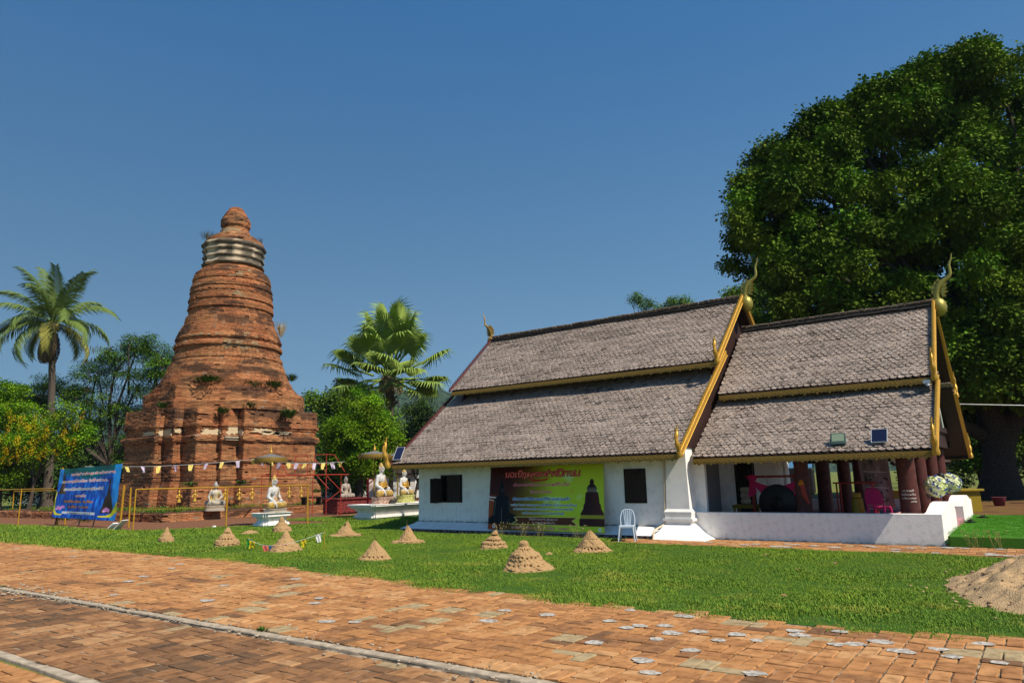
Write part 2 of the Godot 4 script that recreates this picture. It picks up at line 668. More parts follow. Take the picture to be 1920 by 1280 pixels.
# thin worn patch: its rim dips below the brick faces
func blob(ctr: Vector3, r: float, sd: float, h := 0.002) -> ArrayMesh:
	var b := MB.new()
	var n := 18
	var p := []
	for i in n:
		var t := TAU * i / n
		var q := r * (1.0 + 0.5 * fine_noise.get_noise_2d(cos(t) * 0.3 + sd, sin(t) * 0.3 - sd))
		p.append(Vector3(cos(t) * q * 1.15, 0, -sin(t) * q * 0.9))
	for i in n:
		var k := (i + 1) % n
		var u := Vector3(0, h, 0)
		b.tri(ctr + u, ctr + p[k] * 0.86 + u * 0.9, ctr + p[i] * 0.86 + u * 0.9)
		b.quad(ctr + p[i] - u * 1.6, ctr + p[i] * 0.86 + u * 0.9, ctr + p[k] * 0.86 + u * 0.9, ctr + p[k] - u * 1.6)
	for i in b.nr.size():
		b.nr[i] = Vector3.UP
	return b.mesh()


func paving() -> void:
	var plaza := struct("brick_plaza", sheet(-58.0, 11.0, -11.72, -7.0, 0.016), M.joint)
	var orange := [Vector3(0.177, 0.092, 0.044), Vector3(0.270, 0.131, 0.056), Vector3(0.343, 0.160, 0.063), Vector3(0.385, 0.184, 0.070), Vector3(0.416, 0.199, 0.074), Vector3(0.447, 0.223, 0.089), Vector3(0.478, 0.262, 0.115), Vector3(0.364, 0.281, 0.159)]
	var greys := []
	for q in [[-8.51, -9.93], [-4.22, -11.39], [-5.56, -9.07], [-3.21, -9.16], [-2.76, -9.72], [-1.99, -10.83], [-0.18, -9.57], [0.76, -10.11], [0.57, -10.7], [0.36, -9.5], [0.97, -9.49], [-0.44, -11.42], [-2.36, -10.33], [4.05, -10.55], [4.46, -9.15], [2.9, -10.65], [2.41, -10.23], [3.83, -8.6], [6.27, -8.85], [5.98, -8.91]]:
		greys.append(Vector2(q[0], q[1]))
	pave(plaza, -56.0, 10.5, -11.56, -7.24, 0.03, orange, greys, 71, 300, true)
	# white worn spots on the bricks
	var k := 0.0
	for q in [[1.69, -9.28], [2.5, -9.26], [2.89, -9.32], [2.84, -9.48], [3.15, -9.19], [3.36, -9.49], [3.57, -9.3], [3.88, -9.57], [3.94, -9.24], [3.8, -10.1], [3.34, -9.82], [2.88, -10.25], [3.58, -10.65], [3.81, -10.98], [4.54, -10.57], [3.12, -8.6], [2.4, -8.55], [4.39, -8.79], [4.48, -8.96], [4.78, -8.6], [4.87, -9.2], [5.02, -9.1], [5.2, -8.89], [5.42, -9.18], [5.68, -8.95], [5.81, -9.19], [6.0, -8.52], [6.15, -9.23], [4.19, -9.4], [-3.16, -10.71], [-4.3, -9.72], [-6.8, -9.75], [-7.51, -8.81], [-8.08, -8.32], [-1.83, -9.81], [-1.55, -10.11], [-0.38, -10.88], [-0.05, -10.73], [1.07, -9.3], [1.29, -9.91], [-4.99, -11.12], [-6.37, -10.23], [-16.39, -8.33], [-12.25, -8.62], [-3.84, -8.66]]:
		k += 3.7
		rng.seed = int(k * 10)
		put(plaza, "white_patch", blob(V(q[0], 0.0385, q[1]), R(0.06, 0.105), k, 0.002), M.whitespot)
	var path := struct("dark_brick_path", sheet(-40.0, 9.0, -13.58, -11.72, 0.003), M.joint)
	var dark := [Vector3(0.094, 0.058, 0.033), Vector3(0.135, 0.078, 0.041), Vector3(0.177, 0.092, 0.044), Vector3(0.218, 0.112, 0.052), Vector3(0.270, 0.136, 0.059), Vector3(0.333, 0.170, 0.074), Vector3(0.385, 0.218, 0.104), Vector3(0.322, 0.242, 0.137)]
	pave(path, -38.0, 7.0, -13.52, -11.78, 0.012, dark, [], 72, 300)
	var corner := struct("brick_corner_paving", sheet(-20.0, 9.0, -17.0, -13.7, 0.003), M.joint)
	pave(corner, -18.0, 6.0, -16.94, -13.74, 0.03, orange, [], 73, 120)
	# concrete kerb strips: uneven and broken in places
	for row in [[-11.67, 0.1, -46.0, 8.0, 0], [-13.63, 0.11, -22.0, 6.0, 1]]:
		var b := MB.new()
		var n: int = int((row[3] - row[2]) / 0.22)
		var rows := []
		var prof := [[-0.5, -0.02], [-0.48, 0.024], [-0.4, 0.036], [0.0, 0.039], [0.4, 0.037], [0.48, 0.026], [0.5, -0.02]]
		for p in prof:
			var line := PackedVector3Array()
			for i in n:
				var a: float = row[2] + i * 0.22
				var wob: float = 0.02 * noise.get_noise_2d(a * 1.2, row[0] * 5.0)
				var chip: float = 0.05 * maxf(0.0, noise.get_noise_2d(a * 1.6, p[0] * 0.8 + row[4] * 9.0) - 0.16)
				line.append(V(a, p[1] - minf(chip, 0.03), row[0] + p[0] * row[1] * (1.0 + 0.45 * noise.get_noise_2d(a * 0.8, 3.0 + signf(p[0]))) + wob))
			rows.append(line)
		b.grid(rows)
		struct("concrete_kerb" if row[4] == 0 else "concrete_kerb_001", b.mesh(), M.concrete)
	# grit and broken mortar along the kerbs
	rng.seed = 77
	var gb := MB.new()
	for i in 700:
		var a := R(-14.0, 5.0)
		var near := absf(noise.get_noise_2d(a * 0.6, 3.0)) * 3.0
		var n := -11.66 + rng.randfn(0.0, 0.09 + 0.12 * near)
		var s := R(0.004, 0.014) * (1.0 + near)
		gb.ball(V(a, 0.03, n), Vector3(s * R(0.8, 1.8), s * 0.6, s), 5, 4)
	var grit := put(self, "kerb_grit", gb.mesh(), M.concrete)
	tag(grit, "pale grit and broken mortar strewn along the kerb in the foreground", "grit")
	grit.set_meta("kind", "stuff")
	# brick walk along the hall, with white worn spots
	var walk := struct("brick_walk", sheet(-2.4, 12.0, -0.8, 1.2, 0.006), M.joint)
	pave(walk, -2.3, 11.0, -0.74, 0.88, 0.026, orange, [], 74, 60)
	rng.seed = 9
	for i in 26:
		put(walk, "white_patch", blob(V(R(-0.2, 6.4), 0.0385, R(-0.66, 0.75)), R(0.06, 0.13), i * 2.3, 0.0022), M.whitespot)


# ---------------------------------------------------------------- temple hall
func frustum(b: MB, r0: Array, h0: float, r1: Array, h1: float) -> void:
	var p := [V(r0[0], h0, r0[2]), V(r0[1], h0, r0[2]), V(r0[1], h0, r0[3]), V(r0[0], h0, r0[3])]
	var q := [V(r1[0], h1, r1[2]), V(r1[1], h1, r1[2]), V(r1[1], h1, r1[3]), V(r1[0], h1, r1[3])]
	for i in 4:
		var k := (i + 1) % 4
		b.quad(p[i], q[i], q[k], p[k])
	b.quad(q[0], q[3], q[2], q[1])
	b.quad(p[0], p[1], p[2], p[3])


func abox(b: MB, a0: float, a1: float, h0: float, h1: float, n0: float, n1: float, e := 0.0) -> void:
	var c := V((a0 + a1) * 0.5, (h0 + h1) * 0.5, (n0 + n1) * 0.5)
	var s := Vector3(a1 - a0, h1 - h0, n1 - n0)
	if e > 0.0:
		b.cbox(c, s, e)
	else:
		b.box(c, s)


var roof_front := []   # every shingle of the slopes that face the lawn: [distance, transform, colour]


func shingles(a0: float, a1: float, n0: float, h0: float, n1: float, h1: float, back: bool, out: Array, sd: int) -> void:
	rng.seed = sd
	var run := Vector2(n1 - n0, h1 - h0)
	var ln := run.length()
	var u := Vector3(0, run.y, -run.x if not back else run.x) / ln
	var x := Vector3(-1, 0, 0) if back else Vector3(1, 0, 0)
	var z := x.cross(u)
	var wd := 0.168
	var ex := 0.118
	var rows := int(ln / ex) + 1
	var nc := int((a1 - a0) / wd)
	wd = (a1 - a0) / nc
	for j in rows:
		var sag := 0.012 * sin(j * 1.7)
		for i in nc + (1 if j % 2 == 0 else 0):
			var a := a0 + (i + (0.0 if j % 2 == 0 else 0.5)) * wd
			a = clampf(a, a0 + 0.05, a1 - 0.05) + R(-0.007, 0.007)
			var dip := 0.032 * noise.get_noise_2d(a * 0.9, j * 0.22 + sd)
			var s := j * ex + R(-0.008, 0.008) + 0.012 * noise.get_noise_2d(a * 1.2, j * 0.9)
			var n := n0 + run.x / ln * s
			if back:
				n = 11.0 - n
			var p := V(a, h0 + run.y / ln * s, n) + z * (0.024 + dip + sag * 0.3)
			var b := Basis(x, u, z) * Basis(Vector3.RIGHT, -0.125 + R(-0.03, 0.025)) * Basis(Vector3.FORWARD, R(-0.04, 0.04)) * Basis(Vector3.UP, R(-0.09, 0.06))
			var v := noise.get_noise_2d(a * 1.1 + 40.0, j * 0.17 + sd) * 0.24 + 0.1 * fine_noise.get_noise_2d(a * 0.9, j * 0.05) + R(-0.17, 0.15) + 0.97
			if R(0, 1) < 0.05:
				v *= R(0.45, 0.8)
			var w := R(-0.02, 0.025)
			var c := Color(0.36 * v * (1.0 + w), 0.302 * v, 0.268 * v * (1.0 - w))
			out.append([cam.position.distance_to(p), Transform3D(b.scaled(Vector3.ONE * 1.0), p), c])


func fascia(b: MB, gold: MB, a0: float, a1: float, h: float, n: float, sg: float) -> void:
	# dark board with a pierced gilded scroll border in front of it; sg -1 faces the lawn
	b.box(V((a0 + a1) * 0.5, h - 0.065, n), Vector3(a1 - a0, 0.13, 0.03))
	var seg := 0.30
	var cnt := int((a1 - a0) / seg)
	seg = (a1 - a0) / cnt
	var bs := Basis(Vector3(1, 0, 0), Vector3(0, 1, 0), Vector3(0, 0, 1))
	for i in cnt:
		var a := a0 + (i + 0.5) * seg
		var poly := PackedVector2Array()
		var k := 16
		poly.append(Vector2(-seg * 0.5, 0.0))
		for q in k + 1:
			var t := float(q) / k
			var y := -0.115 - 0.035 * absf(sin(t * PI * 3.0)) - (0.03 * (1.0 - absf(t - 0.5) * 4.0) if absf(t - 0.5) < 0.25 else 0.0)
			poly.append(Vector2(lerpf(-seg * 0.5, seg * 0.5, t), y))
		poly.append(Vector2(seg * 0.5, 0.0))
		gold.slab(poly, V(a, h - 0.012, n + sg * 0.028), bs, 0.018)
		# relief: a flower and two curls
		for q in [[0.0, -0.05, 0.022], [-0.06, -0.062, 0.014], [0.06, -0.062, 0.014], [-0.03, -0.025, 0.01], [0.03, -0.025, 0.01], [-0.1, -0.05, 0.016], [0.1, -0.05, 0.016], [-0.125, -0.025, 0.01], [0.125, -0.025, 0.01]]:
			gold.ball(V(a + q[0], h + q[1] * 1.5 - 0.012, n + sg * 0.04), Vector3(q[2], q[2] * 0.8, 0.02), 6, 4)


func leaf_poly(w: float, h: float, lean := 0.0) -> PackedVector2Array:
	return PackedVector2Array([Vector2(-w, 0), Vector2(w, 0), Vector2(w * 1.1 + lean * 0.3, h * 0.35), Vector2(w * 0.5 + lean * 0.7, h * 0.72), Vector2(lean, h), Vector2(-w * 0.5 + lean * 0.4, h * 0.6), Vector2(-w * 1.05, h * 0.3)])


# gable edge board that climbs from (n0, h0) to (n1, h1), with fins along its top and a rising serpent end
func barge(b: MB, a: float, n0: float, h0: float, n1: float, h1: float, tail: bool, wd := 0.17, lean := 0.0) -> void:
	var p := V(a, h0, n0)
	var q := V(a + lean, h1, n1)
	var d := (q - p).normalized()
	var ln := p.distance_to(q)
	var side := Vector3(1, 0, 0)
	var up := side.cross(d).normalized()
	if up.y < 0:
		up = -up
	var bs := Basis(d, up, d.cross(up))
	b.cbox((p + q) * 0.5, Vector3(ln, wd, 0.055), 0.01, bs)
	b.cbox((p + q) * 0.5 + up * wd * 0.42, Vector3(ln, 0.03, 0.085), 0.008, bs)
	b.cbox((p + q) * 0.5 - up * wd * 0.42, Vector3(ln, 0.03, 0.085), 0.008, bs)
	var k := int(ln / 0.115)
	for i in k:
		var s := (i + 0.5) / k
		b.slab(leaf_poly(0.035, 0.085, 0.03), p.lerp(q, s) + up * wd * 0.48, bs, 0.028)
		b.ball(p.lerp(q, s), Vector3(0.034, 0.034, 0.05), 6, 4)
	if tail:
		tail_end(b, a, h0, n0, -1.0 if n1 > n0 else 1.0, 0.78)


# upright serpent tail with flame leaves, rising at the foot of a gable board
func tail_end(b: MB, a: float, h0: float, n0: float, o: float, hh: float) -> void:
	var pts := []
	var rad := []
	for i in 15:
		var t := i / 14.0
		var nn := o * (0.02 + 0.16 * sin(t * PI * 0.75) - 0.02 * sin(t * TAU * 1.5)) - o * 0.05 * t
		pts.append(V(a, h0 - 0.09 + hh * t, n0 + nn))
		rad.append((lerpf(0.075, 0.014, pow(t, 1.3)) + 0.012 * sin(t * 20.0)) * hh / 0.78)
	b.tube(pts, rad, 8)
	for i in 8:
		var t := 0.1 + i * 0.1
		var c: Vector3 = pts[int(t * 14)]
		var bb := Basis(V(0, 0, o), Vector3(0, 1, 0), Vector3(1, 0, 0) * o).rotated(Vector3.RIGHT, 0.5)
		b.slab(leaf_poly(0.04, 0.14 * (1.1 - t * 0.6), 0.03), c + V(0, 0.02, o * 0.03), bb, 0.03)


# gilded roof-end finial: scaled ball, crested serpent head and a long wavering horn; sg +1 leans towards +x
func finial(b: MB, a: float, h: float, n: float, sg: float, scl := 1.0) -> void:
	var o := V(a, h, n)
	var rows := []
	for j in 13:
		var p := -PI / 2 + PI * j / 12.0
		var line := PackedVector3Array()
		for i in 16:
			var t := TAU * i / 16
			var rr := 0.205 * scl * (1.0 + (0.035 if (i + j) % 2 == 0 else -0.03))
			line.append(o + Vector3(rr * cos(p) * cos(t), rr * 1.35 * sin(p), -rr * cos(p) * sin(t)))
		rows.append(line)
	b.grid(rows, true)
	var px := [[-0.01, 0.2, 0.12], [-0.03, 0.34, 0.105], [0.0, 0.5, 0.12], [0.06, 0.62, 0.115], [0.14, 0.72, 0.1], [0.25, 0.8, 0.075], [0.35, 0.87, 0.066], [0.4, 0.97, 0.056], [0.395, 1.1, 0.05], [0.39, 1.22, 0.044], [0.42, 1.32, 0.036], [0.465, 1.4, 0.028], [0.475, 1.48, 0.02], [0.5, 1.57, 0.006]]
	var pts := []
	var rad := []
	for q in px:
		pts.append(o + Vector3(q[0] * sg, q[1], 0) * scl)
		rad.append(q[2] * scl * 0.82)
	b.tube(pts, rad, 10)
	var bx := Basis(Vector3(sg, 0, 0), Vector3(0, 1, 0), Vector3(0, 0, sg))
	for q in [[0.13, 0.42, -1.3, 0.24], [0.17, 0.5, -1.0, 0.2], [0.2, 0.6, -0.75, 0.2], [0.2, 0.68, -0.4, 0.14], [0.15, 0.36, -1.8, 0.16], [-0.12, 0.42, 0.6, 0.16], [-0.1, 0.56, 0.5, 0.16], [-0.02, 0.68, 0.4, 0.14], [0.08, 0.78, 0.3, 0.1]]:
		var bb := Basis(bx.z, q[2]) * bx
		for zz in [-0.05, 0.05]:
			b.slab(leaf_poly(0.042 * scl, q[3] * scl * 0.78, 0.03 * scl), o + Vector3(q[0] * sg * 0.75, q[1], zz * 1.0) * scl, bb, 0.035 * scl)


# whitewashed face with splashed, mossy dirt along its foot and a few runs
func stained_face(t: Node3D, a0: float, a1: float, h0: float, h1: float, n0: float, n1: float, reach: float, sd: float) -> void:
	var b := MB.new()
	var rows := []
	var cols := []
	var nu := int((a1 - a0) / 0.05)
	for j in 21:
		var v := j / 20.0
		var line := PackedVector3Array()
		var lc := []
		for i in nu + 1:
			var a := lerpf(a0, a1, float(i) / nu)
			var h := lerpf(h0, h1, v * v)
			line.append(V(a, h, lerpf(n0, n1, v * v) - 0.002))
			var w := noise.get_noise_2d(a * 2.2 + sd, h * 3.0)
			var f := fine_noise.get_noise_2d(a * 2.5 + sd, h * 2.0)
			var foot := smoothstep(reach * (1.0 + 0.9 * w), 0.0, h - h0 + 0.03 * f)
			var edge := smoothstep(0.055 + 0.03 * f, 0.01, h - h0)
			var run := smoothstep(0.3, 0.6, fine_noise.get_noise_2d(a * 3.5, sd + h * 0.15)) * 0.22
			var wash := 0.05 * noise.get_noise_2d(a * 0.9 - sd, h * 2.0)
			var c := Color(0.88, 0.86, 0.82).lerp(Color(0.70, 0.67, 0.6), clampf(foot * 0.75 + run + wash, 0, 1))
			lc.append(c.lerp(Color(0.13, 0.13, 0.11), edge * clampf(0.55 + f, 0, 1)))
		rows.append(line)
		cols.append(lc)
	b.grid(rows, false, cols)
	put(t, "wall_face", b.mesh(), M.stucco)


func hall() -> void:
	var t := thing("temple_hall", "low white temple hall with two-tier grey shingle roof, gilded eaves and open porch", "temple hall")
	# base and walls
	var b := MB.new()
	frustum(b, [-10.42, -0.3, 0.42, 10.6], 0.1, [-10.1, -0.5, 0.78, 10.3], 0.25)
	frustum(b, [-10.1, -0.5, 0.78, 10.3], 0.25, [-10.08, -0.52, 0.86, 10.25], 0.29)
	put(t, "plinth", b.mesh(), M.plinth)
	b = MB.new()
	frustum(b, [-10.43, -0.29, 0.41, 10.61], -0.05, [-10.42, -0.3, 0.42, 10.6], 0.1)
	put(t, "plinth_foot", b.mesh(), M.stain)
	var fw := 0.93
	b = MB.new()
	var holes := [[-9.07, -8.18, 0.9, 1.76], [-2.48, -1.84, 0.89, 1.79]]
	var from := -10.05
	for q in holes:
		abox(b, from, q[0], 0.28, 2.42, fw, fw + 0.25)
		abox(b, q[0], q[1], 0.28, q[2], fw, fw + 0.25)
		abox(b, q[0], q[1], q[3], 2.42, fw, fw + 0.25)
		from = q[1]
	abox(b, from, -0.95, 0.28, 2.42, fw, fw + 0.25)
	abox(b, -10.05, -9.8, 0.28, 2.42, fw + 0.25, 10.07)
	abox(b, -10.05, -0.95, 0.28, 2.42, 9.82, 10.07)
	put(t, "wall", b.mesh(), M.plaster)
	# gable wall towards the porch, door in the middle
	b = MB.new()
	abox(b, -0.95, -0.72, 0.28, 2.72, 1.3, 4.6)
	abox(b, -0.95, -0.72, 0.28, 2.72, 6.4, 9.8)
	abox(b, -0.95, -0.72, 2.5, 2.72, 4.6, 6.4)
	abox(b, -0.72, -0.36, 0.28, 2.12, 1.3, 1.42)
	put(t, "porch_wall", b.mesh(), M.plaster)
	# battered corner buttresses with moulded feet
	for s in [0, 1]:
		b = MB.new()
		var m := func(q: Array) -> Array: return q if s == 0 else [q[0], q[1], 11.0 - q[3], 11.0 - q[2]]
		frustum(b, m.call([-1.25, -0.62, 0.80, 1.33]), 0.74, m.call([-1.2, -0.68, 0.86, 1.31]), 2.4)
		frustum(b, m.call([-1.3, -0.56, 0.74, 1.36]), 0.68, m.call([-1.25, -0.62, 0.80, 1.34]), 0.75)
		frustum(b, m.call([-1.28, -0.58, 0.76, 1.35]), 0.52, m.call([-1.3, -0.56, 0.74, 1.36]), 0.68)
		frustum(b, m.call([-1.33, -0.53, 0.71, 1.38]), 0.46, m.call([-1.33, -0.53, 0.71, 1.38]), 0.52)
		frustum(b, m.call([-1.28, -0.58, 0.76, 1.35]), 0.36, m.call([-1.28, -0.58, 0.76, 1.35]), 0.46)
		frustum(b, m.call([-1.42, -0.3, 0.42, 1.5]), 0.13, m.call([-1.3, -0.56, 0.74, 1.36]), 0.37)
		frustum(b, m.call([-1.45, -0.1, 0.3, 1.55]), 0.02, m.call([-1.42, -0.3, 0.42, 1.5]), 0.135)
		put(t, "buttress", b.mesh(), M.plaster)
	# windows
	var wn := 0
	var shut := mat(lin(0.04, 0.021, 0.016), 0.55, T.bark, 1.5)
	for q in [[-9.07, -8.18, 0.9, 1.76, 1], [-2.48, -1.84, 0.89, 1.79, 0]]:
		var f := MB.new()
		var a0: float = q[0]
		var a1: float = q[1]
		abox(f, a0, a1, q[3] - 0.05, q[3], fw - 0.02, fw + 0.2)
		abox(f, a0, a1, q[2], q[2] + 0.04, fw - 0.02, fw + 0.2)
		abox(f, a0, a0 + 0.05, q[2] + 0.04, q[3] - 0.05, fw - 0.02, fw + 0.2)
		abox(f, a1 - 0.05, a1, q[2] + 0.04, q[3] - 0.05, fw - 0.02, fw + 0.2)
		var w := put(t, "window", f.mesh(), M.darkwood)
		for sd in [0, 1]:
			var sh := MB.new()
			var ww: float = (a1 - a0 - 0.1) * 0.5
			for k in 3:
				sh.cbox(Vector3((k + 0.5) * ww / 3.0, (q[3] - q[2] - 0.09) * 0.5, 0), Vector3(ww / 3.0 - 0.004, q[3] - q[2] - 0.1 + (0.02 if k == 1 else 0.0), 0.022), 0.004)
			for k in [0.2, 0.8]:
				sh.box(Vector3(ww * 0.5, (q[3] - q[2]) * k - 0.03, -0.018), Vector3(ww * 0.94, 0.05, 0.02))
			var xf := Transform3D(Basis(), V(a0 + 0.05, q[2] + 0.04, fw - 0.01))
			if sd == 1:
				xf.origin.x = a1 - 0.05 - ww
			if q[4] == 1 and sd == 0:
				xf = Transform3D(Basis(Vector3.UP, -1.95), V(a0 + 0.03, q[2] - 0.01, fw - 0.03))
			if q[4] == 1 and sd == 1:
				xf.origin.z += 0.03
				xf.basis = Basis().scaled(Vector3(1.35, 1.03, 1))
				xf.origin.x -= ww * 0.35
			put(w, "shutter", sh.mesh(), shut, xf)
		wn += 1
	# drain pipe
	b = MB.new()
	b.tube([V(-1.27, 2.0, 0.87), V(-1.3, 1.0, 0.84), V(-1.31, 0.42, 0.80), V(-1.33, 0.35, 0.72), V(-1.42, 0.27, 0.5), V(-1.44, 0.2, 0.36), V(-1.44, 0.0, 0.3)], [0.024], 8)
	b.bar(V(-1.31, 0.5, 0.81), V(-1.31, 0.43, 0.8), 0.032, 8)
	put(t, "drain_pipe", b.mesh(), M.cream)
	# porch wall: low parapet with a gateway in its end
	b = MB.new()
	frustum(b, [-0.6, 4.84, 1.06, 1.36], -0.02, [-0.6, 4.76, 1.085, 1.34], 0.66)
	put(t, "parapet", b.mesh(), M.plaster)
	stained_face(t, -0.32, 4.83, 0.0, 0.655, 1.056, 1.082, 0.16, 3.0)
	stained_face(t, -10.04, -1.3, 0.29, 0.87, 0.926, 0.926, 0.14, 8.0)
	for s in [0, 1]:
		var poly := PackedVector2Array()
		var top := [[1.36, 0.65], [1.8, 0.67], [2.2, 0.74], [2.7, 0.82], [3.3, 0.84], [3.9, 0.79], [4.25, 0.70], [4.42, 0.58]]
		poly.append(Vector2(1.34, -0.02))
		for q in top:
			poly.append(Vector2(q[0], q[1]))
		poly.append(Vector2(4.44, -0.02))
		if s == 1:
			for i in poly.size():
				poly[i].x = 11.0 - poly[i].x
		b = MB.new()
		b.slab(poly, Vector3(4.64, 0, 0), Basis(V(0, 0, 1), Vector3(0, 1, 0), Vector3(1, 0, 0)), 0.34)
		put(t, "parapet_end", b.mesh(), M.plaster)
	b = MB.new()
	abox(b, -0.6, 4.78, -0.02, 0.65, 9.66, 9.95)
	put(t, "parapet_back", b.mesh(), M.plaster)
	b = MB.new()
	abox(b, -0.72, 4.46, -0.02, 0.32, 1.36, 9.66)
	abox(b, 4.46, 4.80, -0.02, 0.27, 4.45, 6.55)
	put(t, "porch_floor", b.mesh(), M.pink)
	# columns
	var ci := 0
	for q in [[4.15, 2.0, 0.215], [4.15, 4.2, 0.185], [4.15, 6.8, 0.185], [4.15, 9.0, 0.185], [1.85, 2.0, 0.19], [1.85, 4.2, 0.19], [1.85, 6.8, 0.19], [1.85, 9.0, 0.19]]:
		b = MB.new()
		var rr: float = q[2]
		var pr := []
		for k in 9:
			pr.append(Vector2(rr * (1.0 - 0.02 * k) + 0.004 * sin(k * 2.7 + ci), 0.32 + k * (0.41 if q[1] > 3.0 and q[1] < 8.0 else 0.27)))
		b.lathe(V(q[0], 0, q[1]), pr, 20)
		var cl := put(t, "column", b.mesh(), M.column)
		if ci == 0:
			column_text(cl, V(q[0], 1.05, q[1]), rr)
		ci += 1
	# porch beams under the roof
	b = MB.new()
	for n in [2.0, 4.2, 6.8, 9.0]:
		abox(b, -0.7, 4.5, 2.62 if n > 3.0 and n < 8.0 else 2.2, 2.86 if n > 3.0 and n < 8.0 else 2.42, n - 0.09, n + 0.09)
	for a in [4.15, 1.85]:
		abox(b, a - 0.09, a + 0.09, 2.48, 2.62, 1.9, 9.1)
	put(t, "beam", b.mesh(), M.darkwood)
	# roofs: deck slabs, then shingles
	var tiers := [["main_lower_roof", -10.58, -0.58, 0.25, 2.14, 3.75, 4.83], ["main_upper_roof", -10.3, -0.38, 2.9, 4.75, 5.5, 7.0], ["porch_lower_roof", -0.5, 4.88, 0.9, 2.02, 3.5, 3.9], ["porch_upper_roof", -0.4, 4.86, 2.85, 3.77, 5.5, 6.0]]
	var tm := MB.new()
	tm.slab(PackedVector2Array([Vector2(0, 0), Vector2(0.045, 0.024), Vector2(0.077, 0.072), Vector2(0.077, 0.235), Vector2(-0.077, 0.235), Vector2(-0.077, 0.072), Vector2(-0.045, 0.024)]), Vector3.ZERO, Basis(), 0.016)
	var tile := tm.mesh()
	var all := []
	var sd := 200
	for q in tiers:
		var roof: MeshInstance3D
		var behind: MeshInstance3D
		for back in [false, true]:
			b = MB.new()
			var n0: float = q[3]
			var n1: float = q[5]
			if back:
				n0 = 11.0 - n0
				n1 = 11.0 - n1
			var p0 := V(0, q[4], n0)
			var p1 := V(0, q[6], n1)
			var d := (p1 - p0).normalized()
			var nn := Vector3(1, 0, 0).cross(d)
			if nn.y < 0:
				nn = -nn
			b.box((p0 + p1) * 0.5 + Vector3((q[1] + q[2]) * 0.5, 0, 0) - nn * 0.03, Vector3(q[2] - q[1] - 0.02, 0.045, p0.distance_to(p1)), Basis(Vector3(1, 0, 0), nn, Vector3(1, 0, 0).cross(nn)))
			if back:
				behind = put(t, q[0], b.mesh(), M.gable)
			else:
				roof = put(t, q[0], b.mesh(), M.gable)
		var list := []
		shingles(q[1], q[2], q[3], q[4], q[5], q[6], false, list, sd)
		for s in list:
			s.append(roof)
			all.append(s)
		var hidden := []
		shingles(q[1], q[2], q[3], q[4], q[5], q[6], true, hidden, sd + 1)
		var xs := []
		var cs := []
		for s in hidden:
			xs.append(s[1])
			cs.append(s[2])
		many(behind, "shingles", tile, M.tile, xs, cs)
		sd += 2
	all.sort_custom(func(p, q): return p[0] < q[0])
	var tms := []
	for k in 6:
		var m: StandardMaterial3D = M.tile.duplicate()
		m.vertex_color_use_as_albedo = false
		var v: float = [0.55, 0.8, 0.92, 1.0, 1.06, 1.15][k]
		m.albedo_color = lin(0.36 * v, 0.302 * v, 0.268 * v)
		tms.append(m)
	var rest := {}
	for i in all.size():
		var s: Array = all[i]
		if i < 300:
			var k := 0
			for z in 6:
				if s[2].g > 0.302 * [0.5, 0.7, 0.86, 0.96, 1.03, 1.1][z]:
					k = z
			put(s[3], "shingle" if i == 0 else "shingle_%03d" % i, tile, tms[k], s[1])
		else:
			if not rest.has(s[3]):
				rest[s[3]] = [[], []]
			rest[s[3]][0].append(s[1])
			rest[s[3]][1].append(s[2])
	for r in rest:
		many(r, "shingles", tile, M.tile, rest[r][0], rest[r][1])
	# ridge caps
	for q in [[-10.32, -0.36, 7.02], [-0.38, 4.88, 6.02]]:
		b = MB.new()
		var k := int((q[1] - q[0]) / 0.42)
		for i in k:
			var a: float = lerpf(q[0], q[1], (i + 0.5) / k)
			for s in [-1.0, 1.0]:
				b.cbox(V(a, q[2] + 0.015 + 0.012 * (i % 2), 5.5 + s * 0.085), Vector3((q[1] - q[0]) / k - 0.008, 0.035, 0.24), 0.008, Basis(Vector3.RIGHT, s * -0.72))
		put(t, "ridge_cap", b.mesh(), M.ridge)
	# gilded eave borders
	for q in tiers:
		for back in [false, true]:
			b = MB.new()
			var g := MB.new()
			var n: float = q[3] - 0.0
			fascia(b, g, q[1] + 0.02, q[2] - 0.02, q[4] - 0.015, n if not back else 11.0 - n, 1.0 if back else -1.0)
			var bd := put(t, "eave_board", b.mesh(), M.darkwood)
			put(bd, "gilded_border", g.mesh(), M.goldold)
	# gable boards
	var spec := [[-0.52, 0.19, 2.12, 4.1, 5.13, true, M.gold, 0.0], [-0.34, 2.84, 4.75, 5.5, 7.09, true, M.gold, 0.03], [4.91, 0.84, 1.99, 3.3, 3.78, true, M.gold, 0.0], [4.89, 2.79, 3.75, 5.5, 6.07, true, M.gold, -0.03], [-10.62, 0.19, 2.12, 3.6, 4.74, false, M.redtrim, -0.1], [-10.34, 2.84, 4.75, 5.5, 7.09, false, M.redtrim, 0.0]]
	for q in spec:
		for back in [false, true]:
			b = MB.new()
			var n0: float = q[1]
			var n1: float = q[3]
			if back:
				n0 = 11.0 - n0
				n1 = 11.0 - n1
			barge(b, q[0], n0, q[2], n1, q[4], q[5], 0.17 if q[5] else 0.035, q[7])
			put(t, "gable_board", b.mesh(), q[6])
	# serpent ends over the far left eave corner
	b = MB.new()
	tail_end(b, -10.66, 2.12, 0.12, -1.0, 1.0)
	put(t, "serpent_end", b.mesh(), M.gold)
